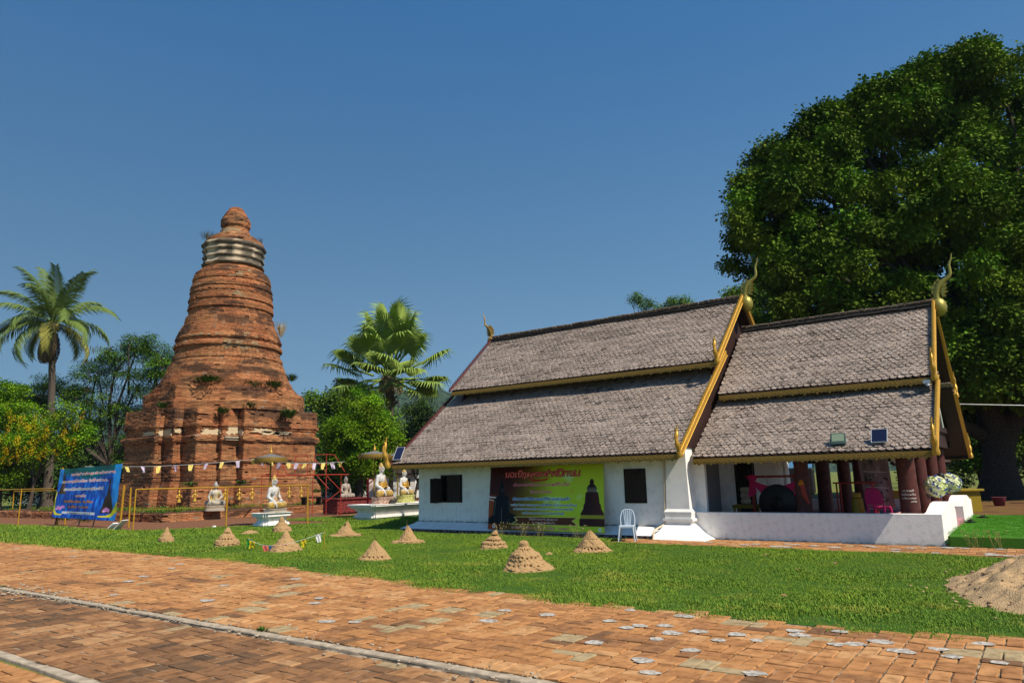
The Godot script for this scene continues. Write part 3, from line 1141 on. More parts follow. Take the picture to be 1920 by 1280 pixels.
	# gable panels
	for q in [[-0.66, 4.4, 7.0, 1.0], [-10.0, 2.2, 7.0, 1.0], [4.42, 2.35, 5.95, 0.0]]:
		b = MB.new()
		var poly: PackedVector2Array
		if q[3] > 0.5:
			poly = PackedVector2Array([Vector2(0.95, 2.3), Vector2(10.05, 2.3), Vector2(8.1, 3.95), Vector2(7.6, 4.85), Vector2(5.5, 6.75), Vector2(3.4, 4.85), Vector2(2.9, 3.95)])
		else:
			poly = PackedVector2Array([Vector2(1.4, 2.2), Vector2(9.6, 2.2), Vector2(8.1, 3.3), Vector2(7.8, 3.9), Vector2(5.5, 5.75), Vector2(3.2, 3.9), Vector2(2.9, 3.3)])
		b.slab(poly, Vector3(q[0], 0, 0), Basis(V(0, 0, 1), Vector3(0, 1, 0), Vector3(1, 0, 0)), 0.06)
		for h in [2.62, 3.72, 4.7]:
			var hw: float = (5.9 - h) * 1.05
			if q[3] < 0.5 and h < 4.5:
				abox(b, q[0] - 0.1, q[0] + 0.1, h, h + 0.16, 5.5 - hw, 5.5 + hw)
		put(t, "gable_panel", b.mesh(), M.gable)
	# roof-end finials
	for q in [[4.98, 5.92, 1.0], [-0.2, 6.86, 1.0], [-10.42, 6.98, -1.0]]:
		b = MB.new()
		finial(b, q[0], q[1], 5.5, q[2], 0.92 if q[2] > 0 else 0.78)
		put(t, "roof_finial", b.mesh(), M.brass if q[2] > 0 else M.goldold)
	# tube lamp on the porch gable
	b = MB.new()
	b.bar(V(4.53, 3.55, 6.6), V(4.53, 2.75, 7.2), 0.03, 8)
	put(t, "lamp_tube", b.mesh(), M.white)
	# door leaf and dark doorway
	b = MB.new()
	abox(b, -0.40, -0.36, 0.35, 1.95, 1.45, 2.35)
	put(t, "door", b.mesh(), mat(lin(0.16, 0.155, 0.16), 0.6))
	b = MB.new()
	for k in 9:
		b.bar(V(-0.70, 0.4, 4.65 + k * 0.21), V(-0.70, 2.5, 4.65 + k * 0.21), 0.025)
	put(t, "door_grille", b.mesh(), M.darkwood)
	b = MB.new()
	abox(b, -0.88, -0.8, 0.32, 2.6, 4.6, 6.4)
	put(t, "doorway", b.mesh(), M.black)


# ---------------------------------------------------------------- brick stupa
const SA := -33.75
const SN := 8.74


func lerp_table(t: Array, x: float) -> float:
	for i in t.size() - 1:
		if x <= t[i + 1][0]:
			return lerpf(t[i][1], t[i + 1][1], clampf((x - t[i][0]) / maxf(t[i + 1][0] - t[i][0], 0.0001), 0, 1))
	return t[t.size() - 1][1]


# stepped-corner plan, relative to the axis, points (a, n)
func base_plan() -> PackedVector2Array:
	return PackedVector2Array([
		Vector2(-2.82, -4.6), Vector2(0.54, -4.6), Vector2(0.54, -4.12), Vector2(1.56, -4.12), Vector2(1.56, -3.57), Vector2(2.97, -3.57),
		Vector2(2.97, -2.23), Vector2(3.34, -2.23), Vector2(3.34, -1.23), Vector2(3.91, -1.23), Vector2(3.91, 3.7),
		Vector2(3.2, 3.7), Vector2(3.2, 4.3), Vector2(2.4, 4.3), Vector2(2.4, 4.6), Vector2(-2.3, 4.6), Vector2(-2.3, 3.8), Vector2(-3.6, 3.8), Vector2(-3.6, 2.4), Vector2(-4.5, 2.4),
		Vector2(-4.5, -2.2), Vector2(-3.7, -2.2), Vector2(-3.7, -3.3), Vector2(-2.82, -3.3)])


func ring_plan(r: float, k: int, rot := 0.0) -> PackedVector2Array:
	var p := PackedVector2Array()
	for i in k:
		var t := TAU * i / k + rot
		p.append(Vector2(cos(t), sin(t)) * r)
	return p


func brick_colour(p: Vector3, up_face: float) -> Color:
	var w := noise.get_noise_3d(p.x * 1.3, p.y * 1.3, p.z * 1.3)
	var f := fine_noise.get_noise_3d(p.x * 0.9, p.y * 1.6, p.z * 0.9)
	var c := Color(0.57, 0.22, 0.092).lerp(Color(0.66, 0.325, 0.145), clampf(0.5 + w, 0, 1))
	c = c.lerp(Color(0.47, 0.15, 0.066), clampf(f * 1.1, 0, 1))
	var dark := smoothstep(0.13, 0.5, noise.get_noise_3d(p.x * 0.8 + 30.0, p.y * 2.2, p.z * 0.8) + up_face * 0.45 + f * 0.35)
	c = c.lerp(Color(0.055, 0.045, 0.038), dark * 0.72)
	var v := R(0.72, 1.18) * (1.0 + 0.55 * fine_noise.get_noise_2d(p.y * 1.4, 3.0 + 0.12 * atan2(-p.z - SN, p.x - SA)))
	if R(0, 1) < 0.007:
		c = Color(0.42, 0.33, 0.24)
	for q in [[9.45, 10.0, 5.6, 6.6, 0.0], [12.85, 13.3, 5.6, 6.3, 0.1], [13.9, 14.7, 5.6, 6.6, 0.3], [17.2, 17.75, 4.6, 6.0, 0.05], [10.3, 10.5, 4.6, 6.4, 0.2], [12.2, 13.0, 6.0, 6.7, 0.35]]:
		if p.y > q[0] and p.y < q[1]:
			var an := fposmod(atan2(-p.z - SN, p.x - SA), TAU)
			if an > q[2] and an < q[3] and fine_noise.get_noise_3d(p.x * 0.6 + q[0], p.y * 0.9, p.z * 0.6) + 0.3 * f > q[4] - 0.1:
				c = Color(0.56, 0.42, 0.25).lerp(Color(0.5, 0.3, 0.16), R(0, 0.7))
				dark = 0.0
	return Color(c.r * v, c.g * v, c.b * v)


func lay_course(poly: PackedVector2Array, y: float, ch: float, xf: Array, cols: Array, up_face: float, stucco := 0.0) -> void:
	var m := poly.size()
	var area := 0.0
	for i in m:
		area += poly[i].cross(poly[(i + 1) % m])
	if area < 0.0:
		poly.reverse()
	for i in m:
		var p := poly[i]
		var q := poly[(i + 1) % m]
		var ln := p.distance_to(q)
		if ln < 0.05:
			continue
		var d := (q - p) / ln
		var dir := Vector3(d.x, 0, -d.y)
		var out := Vector3(d.y, 0, d.x)
		var k := maxi(1, int(round(ln / 0.3)))
		var w := ln / k
		var sh := (0.5 if int(y / ch) % 2 == 0 else 0.0) if k > 2 else 0.0
		for j in k:
			var c := p + d * (w * (j + 0.5 + (sh * 0.6 - 0.15 if k > 2 else 0.0)))
			var pos := V(SA + c.x, y, SN + c.y)
			var ero := 0.035 * noise.get_noise_3d(pos.x * 2.0, pos.y * 2.0, pos.z * 2.0)
			if R(0, 1) < 0.012:
				continue
			pos += out * (ero - 0.06 + R(-0.012, 0.014)) + Vector3(0, R(-0.004, 0.004), 0)
			var b := Basis(dir, Vector3.UP, dir.cross(Vector3.UP)) * Basis(Vector3.UP, R(-0.03, 0.03))
			xf.append(Transform3D(b.scaled_local(Vector3(w * R(0.94, 1.0) / 0.3, ch / 0.075 * R(0.93, 1.0), 1.0)), pos))
			var col := brick_colour(pos, up_face)
			if stucco > 0.0 and fine_noise.get_noise_3d(pos.x * 0.5 + 9.0, pos.y * 0.7, pos.z * 0.5) > 0.28 - stucco:
				col = Color(0.52, 0.42, 0.29).lerp(Color(0.12, 0.11, 0.1), clampf(R(-0.6, 0.6), 0, 1))
			cols.append(col)


func stupa() -> void:
	rng.seed = 300
	var t := thing("brick_stupa", "tall weathered red brick stupa with stepped square base and ringed bell", "stupa")
	var ch := 0.075
	var bb := MB.new()
	bb.cbox(Vector3.ZERO, Vector3(0.296, 0.067, 0.14), 0.008)
	var bmesh := bb.mesh()
	var parts := {}
	var add := func(nm: String) -> Array:
		if not parts.has(nm):
			parts[nm] = [[], []]
		return parts[nm]
	var plan := base_plan()
	# platform under everything, running far to the left
	var plat := PackedVector2Array([Vector2(-10.3, -8.04), Vector2(8.2, -8.04), Vector2(8.2, 9.0), Vector2(-10.3, 9.0)])
	var core := MB.new()
	var shift := func(p: PackedVector2Array, off: float) -> PackedVector2Array:
		var o := PackedVector2Array()
		for q in p:
			o.append(Vector2(SA + q.x, -(SN + q.y)))
		return o
	var off_set := func(p: PackedVector2Array, d: float) -> PackedVector2Array:
		if absf(d) < 0.001:
			return p
		var r := Geometry2D.offset_polygon(p, d, Geometry2D.JOIN_MITER)
		return r[0] if r.size() else p
	var inner := func(p: PackedVector2Array) -> PackedVector2Array:
		var r := Geometry2D.offset_polygon(p, -0.1, Geometry2D.JOIN_MITER)
		var o := PackedVector2Array()
		for q in r[0]:
			o.append(Vector2(SA + q.x, -(SN + q.y)))
		return o
	core.prism(inner.call(plat), 0.0, 0.40)
	var octo := PackedVector2Array([Vector2(-2.55, -4.0), Vector2(1.2, -4.0), Vector2(4.0, -1.2), Vector2(4.0, 2.55), Vector2(2.55, 4.0), Vector2(-2.55, 4.0), Vector2(-4.0, 2.55), Vector2(-4.0, -2.55)])
	var y := ch * 0.5
	while y < 0.40:
		var c: Array = add.call("platform_bricks")
		lay_course(plat, y, ch, c[0], c[1], 0.25 if y > 0.3 else -0.1)
		y += ch
	# foot: stepped lower terrace, broken and sloping
	var d_foot := [[0.38, 0.36], [1.2, 0.30], [1.45, 0.24], [1.7, 0.12], [1.86, 0.02]]
	y = 0.40 + ch * 0.5
	while y < 1.86:
		var p: PackedVector2Array = off_set.call(plan, lerp_table(d_foot, y))
		var c: Array = add.call("foot_bricks")
		lay_course(p, y, ch, c[0], c[1], 0.3 if y > 1.5 else 0.0)
		y += ch
	core.prism(inner.call(off_set.call(plan, 0.3)), 0.3, 1.3)
	core.prism(inner.call(off_set.call(plan, 0.1)), 1.2, 1.84)
	# main base with its mouldings
	var mould := [[1.86, 0.0], [2.05, 0.0], [2.06, 0.02], [2.35, 0.02], [2.36, -0.02], [2.84, -0.02], [2.85, 0.07], [2.99, 0.09], [3.0, 0.0], [3.92, 0.0], [3.93, 0.05], [4.06, 0.09], [4.08, 0.17], [4.3, 0.19], [4.31, 0.06], [4.42, 0.06], [4.43, 0.0], [4.72, 0.0], [4.73, 0.05], [4.86, 0.07], [4.87, 0.14], [5.02, 0.15], [5.03, 0.08], [5.85, 0.06], [5.95, 0.0]]
	y = 1.86 + ch * 0.5
	while y < 5.9:
		var p: PackedVector2Array = off_set.call(plan, lerp_table(mould, y))
		var c: Array = add.call("base_bricks")
		lay_course(p, y, ch, c[0], c[1], 0.45 if y > 5.75 else (0.18 if y > 4.9 else -0.12), 0.0)
		y += ch
	core.prism(inner.call(plan), 1.7, 5.88)
	# rounded-square terraces, then the round ringed body
	var prof := [[5.88, 4.65], [6.9, 4.6], [6.92, 4.4], [7.36, 3.98], [8.1, 3.58], [8.5, 3.42], [8.8, 3.3], [9.06, 3.16], [9.07, 3.26], [9.25, 3.2], [9.4, 3.06], [9.8, 3.08], [9.82, 3.2], [10.02, 3.14], [10.1, 3.02], [10.26, 3.06], [10.28, 3.16], [10.76, 2.97], [11.35, 2.68], [11.8, 2.6], [11.83, 2.5], [12.26, 2.46], [12.28, 2.56], [12.45, 2.52], [12.78, 2.46], [12.8, 2.55], [12.95, 2.5], [13.26, 2.43], [13.28, 2.51], [13.4, 2.46], [13.62, 2.4], [13.63, 2.47], [13.75, 2.42], [14.09, 2.3], [14.1, 2.38], [14.3, 2.33], [14.61, 2.25], [14.88, 1.98], [15.2, 1.6], [15.6, 1.56], [16.2, 1.56], [16.66, 1.6], [16.7, 1.76], [16.9, 1.68], [17.24, 1.3], [17.3, 1.08], [17.44, 1.0], [17.85, 0.82], [17.95, 0.84], [18.06, 0.92], [18.41, 0.91], [18.7, 0.76], [18.95, 0.62], [19.1, 0.48], [19.22, 0.46], [19.32, 0.3]]
	y = 5.88 + ch * 0.5
	var rows := []
	while y < 19.33:
		var r := lerp_table(prof, y)
		var p: PackedVector2Array
		if y < 8.5:
			# worn octagon that passes into the round bell
			var rim := ring_plan(r, 64, R(0, 0.1))
			var cut: PackedVector2Array = off_set.call(octo, 0.06 if y < 6.4 else (-0.03 if y < 6.9 else -0.1 - 0.02 * (y - 6.9)))
			var both := Geometry2D.intersect_polygons(rim, cut)
			p = both[0] if both.size() else rim
			if y > 6.9:
				# short chords so that the joints of successive courses break
				var q := PackedVector2Array()
				var per := 0.0
				for i in p.size():
					per += p[i].distance_to(p[(i + 1) % p.size()])
				var at := R(0, 0.3)
				var run := 0.0
				for i in p.size():
					var e := p[i].distance_to(p[(i + 1) % p.size()])
					while at < run + e:
						q.append(p[i].lerp(p[(i + 1) % p.size()], (at - run) / e))
						at += 0.3
					run += e
				p = q
		elif y > 15.2 and y < 17.25:
			p = ring_plan(r * 1.04, 12, PI / 12)
		else:
			p = ring_plan(r, maxi(10, int(r * 14)), y)
		var nm := "terrace_bricks" if y < 6.95 else ("body_bricks" if y < 15.2 else "spire_bricks")
		var c: Array = add.call(nm)
		var slope := lerp_table(prof, y - 0.1) - lerp_table(prof, y + 0.1)
		lay_course(p, y, ch, c[0], c[1], clampf(slope * 1.3, -0.2, 0.45) + (0.12 if y > 14.2 else 0.0) + (0.1 if y < 9.0 else 0.0))
		rows.append(Vector2(maxf((minf(r, 3.25) if y < 9.0 else r) - 0.12, 0.02), y))
		y += ch
	core.lathe(V(SA, 0, SN), rows, 40)
	core.prism(inner.call(ring_plan(4.0, 8, PI / 8)), 5.7, 6.4)
	put(t, "core", core.mesh(), M.mortar)
	for nm in parts:
		many(t, nm, bmesh, M.brick, parts[nm][0], parts[nm][1])
	# plaster mouldings left round the neck: white streaked with black mould
	var st := MB.new()
	var sp := [[15.14, 1.74], [15.2, 1.9], [15.32, 1.92], [15.38, 1.82], [15.62, 1.8], [15.66, 1.88], [15.76, 1.9], [15.82, 1.82], [16.06, 1.81], [16.12, 1.9], [16.22, 1.93], [16.28, 1.87], [16.42, 1.88], [16.48, 1.98], [16.62, 1.99], [16.7, 1.88], [16.72, 1.6]]
	var gr := []
	var gc := []
	for q in sp:
		var line := PackedVector3Array()
		var lc := []
		for i in 48:
			var an := TAU * i / 48.0
			var fl := cos(PI / 12) / cos(fposmod(an, PI / 6) - PI / 12)
			var jr: float = q[1] * fl * (1.0 + 0.012 * fine_noise.get_noise_2d(an * 2.0, q[0] * 2.0))
			var p := V(SA + cos(an) * jr, q[0], SN + sin(an) * jr)
			line.append(p)
			var f := noise.get_noise_3d(p.x * 3.0, p.y * 0.8, p.z * 3.0) + 0.4 * fine_noise.get_noise_3d(p.x, p.y * 2.0, p.z)
			var k := smoothstep(-0.1, 0.24, f + (0.3 if q[0] > 16.4 else 0.0) + (0.12 if q[1] < 1.78 else 0.0) + 0.3 * maxf(0.0, sin(an - 4.2)) - (0.5 if absf(an - 5.0) < 0.2 else 0.0) - 0.22 * sin(q[0] * 16.0) + (0.4 if an > 3.6 and an < 4.6 else 0.0))
			lc.append(Color(0.5, 0.40, 0.28).lerp(Color(0.075, 0.06, 0.048), k * 0.92))
		gr.append(line)
		gc.append(lc)
	st.grid(gr, true, gc)
	put(t, "plaster_band", st.mesh(), M.stucco)
	# patches of old plaster on the base and bell
	var k := 0
	for q in [[0, 0.8, 4.4, 0.3], [1, 0.6, 4.36, 0.42], [2, 0.5, 4.36, 0.5], [3, 0.3, 4.5, 0.3], [5, 0.55, 4.36, 0.4], [6, 0.35, 4.45, 0.35], [7, 0.55, 4.4, 0.62], [8, 0.5, 4.36, 0.42], [9, 0.35, 4.4, 0.3], [9, 0.22, 4.52, 0.3], [9, 0.5, 4.44, 0.25]]:
		var p := plan[q[0]]
		var e := plan[q[0] + 1]
		var d := (e - p).normalized()
		var ln := p.distance_to(e)
		var ctr := p.lerp(e, q[1])
		var sl := MB.new()
		var poly := PackedVector2Array()
		var hw := minf(ln * 0.48, 0.85)
		for i in 34:
			var an := TAU * i / 34.0
			var sq := 1.0 / maxf(absf(cos(an)), absf(sin(an)))
			var rr: float = sq * (0.72 + 0.5 * fine_noise.get_noise_2d(cos(an) * 1.6 + k * 5.0, sin(an) * 1.6) + 0.15 * fine_noise.get_noise_2d(cos(an) * 6.0, sin(an) * 6.0 + k))
			poly.append(Vector2(cos(an) * hw * minf(rr, 1.05), sin(an) * q[3] * 0.5 * rr + q[3] * 0.4))
		k += 1
		sl.c = Color(0.56, 0.44, 0.28)
		sl.slab(poly, V(SA + ctr.x + d.y * 0.03, q[2], SN + ctr.y - d.x * 0.03), Basis(Vector3(d.x, 0, -d.y), Vector3.UP, Vector3(d.y, 0, d.x)), 0.13)
		put(t, "plaster_patch", sl.mesh(), M.stucco)
	# pale ledge of old stone on the middle projection
	var lg := MB.new()
	lg.cbox(V(SA + 3.4, 4.22, SN - 1.7), Vector3(0.5, 0.10, 1.15), 0.02)
	lg.cbox(V(SA + 3.38, 4.1, SN - 1.7), Vector3(0.42, 0.1, 1.0), 0.02)
	put(t, "stone_ledge", lg.mesh(), M.concrete)
	stupa_weeds()


func weed_cluster(b: MB, r: float, cnt: int, blade: float, wd: float, spread := 1.0) -> void:
	for i in cnt:
		var an := R(0, TAU)
		var o := Vector3(cos(an), 0, sin(an)) * R(0, r)
		var d := (Vector3(cos(an) * R(0.1, 0.9) * spread, R(0.5, 1.0), sin(an) * R(0.1, 0.9) * spread)).normalized()
		var l := blade * R(0.5, 1.0)
		var s := d.cross(Vector3.UP).normalized() * wd
		if s.length() < 0.001:
			s = Vector3(wd, 0, 0)
		var m := o + d * l * 0.6
		var e := o + d * l + Vector3(0, -l * 0.15, 0)
		var v := R(0.7, 1.15)
		b.c = Color(v, v, v * R(0.8, 1.0))
		b.tri(o - s * 0.3, m - s, m + s)
		b.tri(m - s, e, m + s)


func stupa_weeds() -> void:
	rng.seed = 310
	var green := leafmat(lin(0.05, 0.11, 0.02), Color(0.1, 0.16, 0.03))
	var dry := leafmat(lin(0.5, 0.4, 0.24), Color(0.2, 0.17, 0.1))
	var dark := leafmat(lin(0.08, 0.075, 0.04), Color(0.05, 0.05, 0.02))
	# [da, h, dn, radius, blades, length, material, label]
	for q in [
		[0.75, 5.9, -4.45, 0.16, 90, 0.6, 0, "leafy green shrub on the top edge of the stupa's left base corner"],
		[3.45, 5.55, -2.35, 0.22, 120, 0.6, 0, "green weed hanging near the top of the stupa base, left of its middle projection"],
		[3.9, 5.85, -1.0, 0.22, 120, 0.6, 0, "green weed on the top of the stupa base's middle projection"],
		[2.4, 7.4, -2.75, 0.7, 420, 0.55, 0, "low dark green weeds on the sloping brick above the stupa base, left one"],
		[3.55, 7.2, -0.7, 0.5, 240, 0.5, 0, "low green weeds on the sloping brick above the stupa base, middle one"],
		[3.7, 7.2, 0.6, 0.5, 300, 0.8, 0, "taller green weeds on the sloping brick above the stupa base, right one"],
		[4.6, 5.4, 1.2, 0.3, 220, 0.8, 0, "green creeper hanging over the right face of the stupa base"],
		[2.2, 8.0, 3.1, 0.25, 90, 0.8, 0, "small green sapling leaning from the stupa's right slope"],
		[1.9, 10.8, 2.4, 0.12, 160, 1.5, 1, "tall pale dry grass tuft waving from the stupa's right shoulder"],
		[-0.3, 16.75, -1.75, 0.3, 120, 0.9, 2, "dark dry grass standing on the left of the stupa's white neck band"],
		[1.3, 16.7, 0.9, 0.2, 60, 0.8, 2, "thin dark grass on the right of the stupa's neck below the cap"],
		[3.3, 1.6, -4.0, 0.4, 90, 0.35, 0, "small green weeds on the stupa foot behind the left-hand yellow rail"],
		[4.9, 1.6, -1.9, 0.3, 80, 0.35, 0, "small green weeds on the stupa foot behind the small pale statue"],
		[5.1, 1.0, 3.0, 0.25, 60, 0.35, 0, "bright green weed low on the right of the stupa foot"]]:
		var b := MB.new()
		weed_cluster(b, q[3], q[4], q[5], 0.03 if q[6] == 0 else 0.008, 1.0 if q[6] == 0 else 0.45)
		var o := solo("weed", b.mesh(), [green, dry, dark][q[6]], q[7], "plant", V(SA + q[0], q[1], SN + q[2]))
		o.set_meta("kind", "thing")
	# grass growing on the platform round the foot
	var b := MB.new()
	b.c = Color.WHITE
	weed_cluster(b, 0.1, 22, 0.22, 0.008)
	var xf := []
	var cols := []
	for i in 900:
		var side := R(0, 1)
		var p := V(SA + R(-10.0, 7.9), 0.39, SN + R(-7.9, -4.6)) if side < 0.6 else V(SA + R(4.7, 8.0), 0.39, SN + R(-7.9, 8.0))
		if noise.get_noise_2d(p.x * 1.3, p.z * 1.3) < 0.02:
			continue
		xf.append(Transform3D(Basis(Vector3.UP, R(0, TAU)).scaled(Vector3.ONE * R(0.6, 1.5)), p))
		cols.append(Color(R(0.7, 1.3), R(0.8, 1.2), 0.8))
	var mm := many(self, "platform_grass", b.mesh(), leafmat(lin(0.12, 0.2, 0.035), Color(0.1, 0.15, 0.03)), xf, cols)
	mm.set_meta("label", "short wild grass growing on the brick platform round the stupa")
	mm.set_meta("category", "grass")


# ---------------------------------------------------------------- hills, houses
func hills_and_houses() -> void:
	for q in [[-470.0, 470.0, 74.0, 150.0, 1], [-330.0, 520.0, 66.0, 130.0, 2], [-690.0, 330.0, 62.0, 170.0, 3], [-900.0, 180.0, 60.0, 200.0, 4], [-150.0, 640.0, 50.0, 170.0, 5], [160.0, 700.0, 34.0, 200.0, 6], [420.0, 640.0, 40.0, 220.0, 7]]:
		var rows := []
		var n := 56
		for j in n + 1:
			var line := PackedVector3Array()
			for i in n + 1:
				var u := (float(i) / n - 0.5) * 2.0
				var w := (float(j) / n - 0.5) * 2.0
				var d := u * u + w * w
				var rough := 0.72 + 0.35 * noise.get_noise_2d(u * 5.0 + q[4] * 9.0, w * 5.0) + 0.09 * fine_noise.get_noise_2d(u * 9.0, w * 9.0 + q[4])
				var h: float = maxf(0.0, exp(-d * 2.2) - 0.11) * q[2] * rough * 1.55
				line.append(V(q[0] + u * q[3] * 1.5, h - 0.5, q[1] + w * q[3] * 1.2))
			rows.append(line)
		rows.reverse()
		for r in rows:
			r.reverse()
		var b := MB.new()
		b.grid(rows)
		struct("hill" if q[4] == 1 else "hill_%03d" % q[4], b.mesh(), M.hills)
	# small white houses behind the stupa
	house(V(-52.5, 0, 34.5), 0.5, 5.0, 5.5, 2.6, "small white house with a dark low roof behind the red steel frame")
	house(V(-42.5, 0, 33.0), 0.5, 3.6, 4.0, 2.2, "white hut with a grey roof in the trees behind the small grey statue")
	house(V(-24.5, 0, 30.0), 0.3, 7.0, 5.0, 2.7, "long white building behind the two large seated statues")
	# low white wall behind the left-hand trees
	var b := MB.new()
	for i in 5:
		abox(b, -82.0 + i * 9.0, -73.2 + i * 9.0, 0.0, 1.55 + 0.1 * (i % 2), 15.0, 15.25, 0.02)
	solo("garden_wall", b.mesh(), M.housewall, "low white wall in the shade behind the yellow-flowering tree", "wall")


func house(at: Vector3, turn: float, w: float, d: float, h: float, label: String) -> void:
	var t := thing("house", label, "house", at, turn)
	var b := MB.new()
	b.box(Vector3(0, h * 0.5, 0), Vector3(w, h, d))
	put(t, "wall", b.mesh(), M.housewall)
	b = MB.new()
	for s in [-1.0, 1.0]:
		b.box(Vector3(0, h + 0.5, s * d * 0.28), Vector3(w + 0.8, 0.1, d * 0.66), Basis(Vector3.RIGHT, s * 0.42))
	put(t, "roof", b.mesh(), M.deck)
	for s in [-1.0, 1.0]:
		var f := MB.new()
		f.cbox(Vector3(s * w * 0.25, h * 0.55, d * 0.5 + 0.01), Vector3(0.9, 1.0, 0.08), 0.01)
		put(t, "window", f.mesh(), M.darkwood)
		f = MB.new()
		f.cbox(Vector3(w * 0.5 + 0.01, h * 0.55, s * d * 0.22), Vector3(0.08, 1.0, 0.9), 0.01)
		put(t, "window", f.mesh(), M.darkwood)


# ---------------------------------------------------------------- trees
func leaf_spray(cnt: int, size: float, aspect: float, radius: float, droop: float, sd: int) -> ArrayMesh:
	var r := RandomNumberGenerator.new()
	r.seed = sd
	var b := MB.new()
	for i in cnt:
		var d := Vector3(r.randf_range(-1, 1), r.randf_range(-0.7, 0.9), r.randf_range(-1, 1)).normalized()
		var o := d * radius * pow(r.randf(), 0.5)
		var dir := (d + Vector3(r.randf_range(-0.6, 0.6), r.randf_range(-0.5, 0.4) - droop, r.randf_range(-0.6, 0.6))).normalized()
		var nrm := (Vector3.UP * 0.9 + Vector3(r.randf_range(-0.8, 0.8), 0, r.randf_range(-0.8, 0.8))).normalized()
		var s := dir.cross(nrm).normalized()
		var up := s.cross(dir)
		var l := size * r.randf_range(0.7, 1.2)
		var w := l * aspect
		var v := r.randf_range(0.75, 1.2)
		b.c = Color(v * r.randf_range(0.85, 1.2), v, v * 0.9)
		var m := o + dir * l * 0.45 - up * l * 0.08
		var e := o + dir * l - up * l * 0.12
		b.tri(o, m + s * w, m)
		b.tri(o, m, m - s * w)
		b.tri(m, m + s * w, e)
		b.tri(m, e, m - s * w)
	return b.mesh()


# crown: lobes [centre, radius]; sprays gather into clumps near each lobe's skin
func crown_points(lobes: Array, clumps: int, per: int, clump_r: float, xf: Array, cols: Array, flat := 0.75, size_v := 0.5) -> Array:
	var centres := []
	for l in lobes:
		for k in clumps:
			var d := Vector3(R(-1, 1), R(-0.8, 1), R(-1, 1))
			if d.length() > 1.0 or d.length() < 0.1:
				d = d.normalized() * R(0.7, 1.0)
			d = d.normalized() * pow(R(0.12, 1.0), 0.45)
			var rr: float = l[1] * R(0.9, 1.12)
			var c: Vector3 = l[0] + Vector3(d.x, d.y * 0.9, d.z) * rr
			centres.append(c)
			var cr := clump_r * R(0.65, 1.25)
			var tone := R(0.55, 1.35)
			var yel := R(0.9, 1.25)
			for i in per:
				var e := Vector3(R(-1, 1), R(-0.7, 1), R(-1, 1))
				if e.length() > 1.0:
					e = e.normalized() * R(0.6, 1.0)
				var p := c + Vector3(e.x, e.y * flat, e.z) * cr
				var b := Basis(Vector3.UP, R(0, TAU)) * Basis(Vector3.RIGHT, R(-0.5, 0.5))
				xf.append(Transform3D(b.scaled(Vector3.ONE * R(1.0 - size_v, 1.0 + size_v)), p))
				var v := tone * R(0.85, 1.15)
				cols.append(Color(v * yel, v, v * 0.85))
	return centres


func limb(b: MB, p: Vector3, q: Vector3, r0: float, r1: float, bend := 0.15, sides := 7) -> void:
	var pts := []
	var rad := []
	var l := p.distance_to(q)
	var o := Vector3(R(-1, 1), R(-0.2, 1.0), R(-1, 1)) * l * bend
	for i in 7:
		var t := i / 6.0
		pts.append(p.lerp(q, t) + o * sin(t * PI) + Vector3(R(-1, 1), R(-1, 1), R(-1, 1)) * l * 0.012)
		rad.append(lerpf(r0, r1, t))
	b.tube(pts, rad, sides, false)


func tree(nm: String, label: String, base: Vector3, fork: Vector3, trunk_r: float, lobes: Array, clumps: int, per: int, clump_r: float, spray: Mesh, lm: Material, sd: int, bark: Material = null, limbs := 16, flat := 0.75) -> Node3D:
	rng.seed = sd
	var t := thing(nm, label, "tree", base)
	var xf := []
	var cols := []
	var loc := []
	for l in lobes:
		loc.append([l[0] - base, l[1]])
	var cs := crown_points(loc, clumps, per, clump_r, xf, cols, flat)
	var b := MB.new()
	var f := fork - base
	var pts := []
	var rad := []
	for i in 9:
		var k := i / 8.0
		pts.append(Vector3.ZERO.lerp(f, k) + Vector3(0.06 * sin(k * 5.0), 0, 0.05 * sin(k * 4.0 + 1.0)) * trunk_r * 3.0)
		rad.append(trunk_r * (1.0 - 0.35 * k + 0.7 * pow(1.0 - k, 6.0)))
	b.tube(pts, rad, 12, false)
	for l in loc:
		limb(b, f, l[0], trunk_r * 0.36, trunk_r * 0.12, 0.12, 8)
	for i in limbs:
		var c: Vector3 = cs[rng.randi() % cs.size()]
		var near: Vector3 = loc[0][0]
		for l in loc:
			if l[0].distance_to(c) < near.distance_to(c):
				near = l[0]
		limb(b, f.lerp(near, R(0.5, 0.95)), c, trunk_r * 0.2, trunk_r * 0.05, 0.15, 6)
	put(t, "trunk", b.mesh(), bark if bark else M.bark)
	many(t, "crown", spray, lm, xf, cols)
	return t


# point near a tree foot, moved s metres to the photograph's right, up h, and back t metres
func off(o: Vector3, s: float, h: float, t := 0.0) -> Vector3:
	return Vector3(o.x + 0.808 * s - 0.585 * t, h, o.z - 0.588 * s - 0.81 * t)


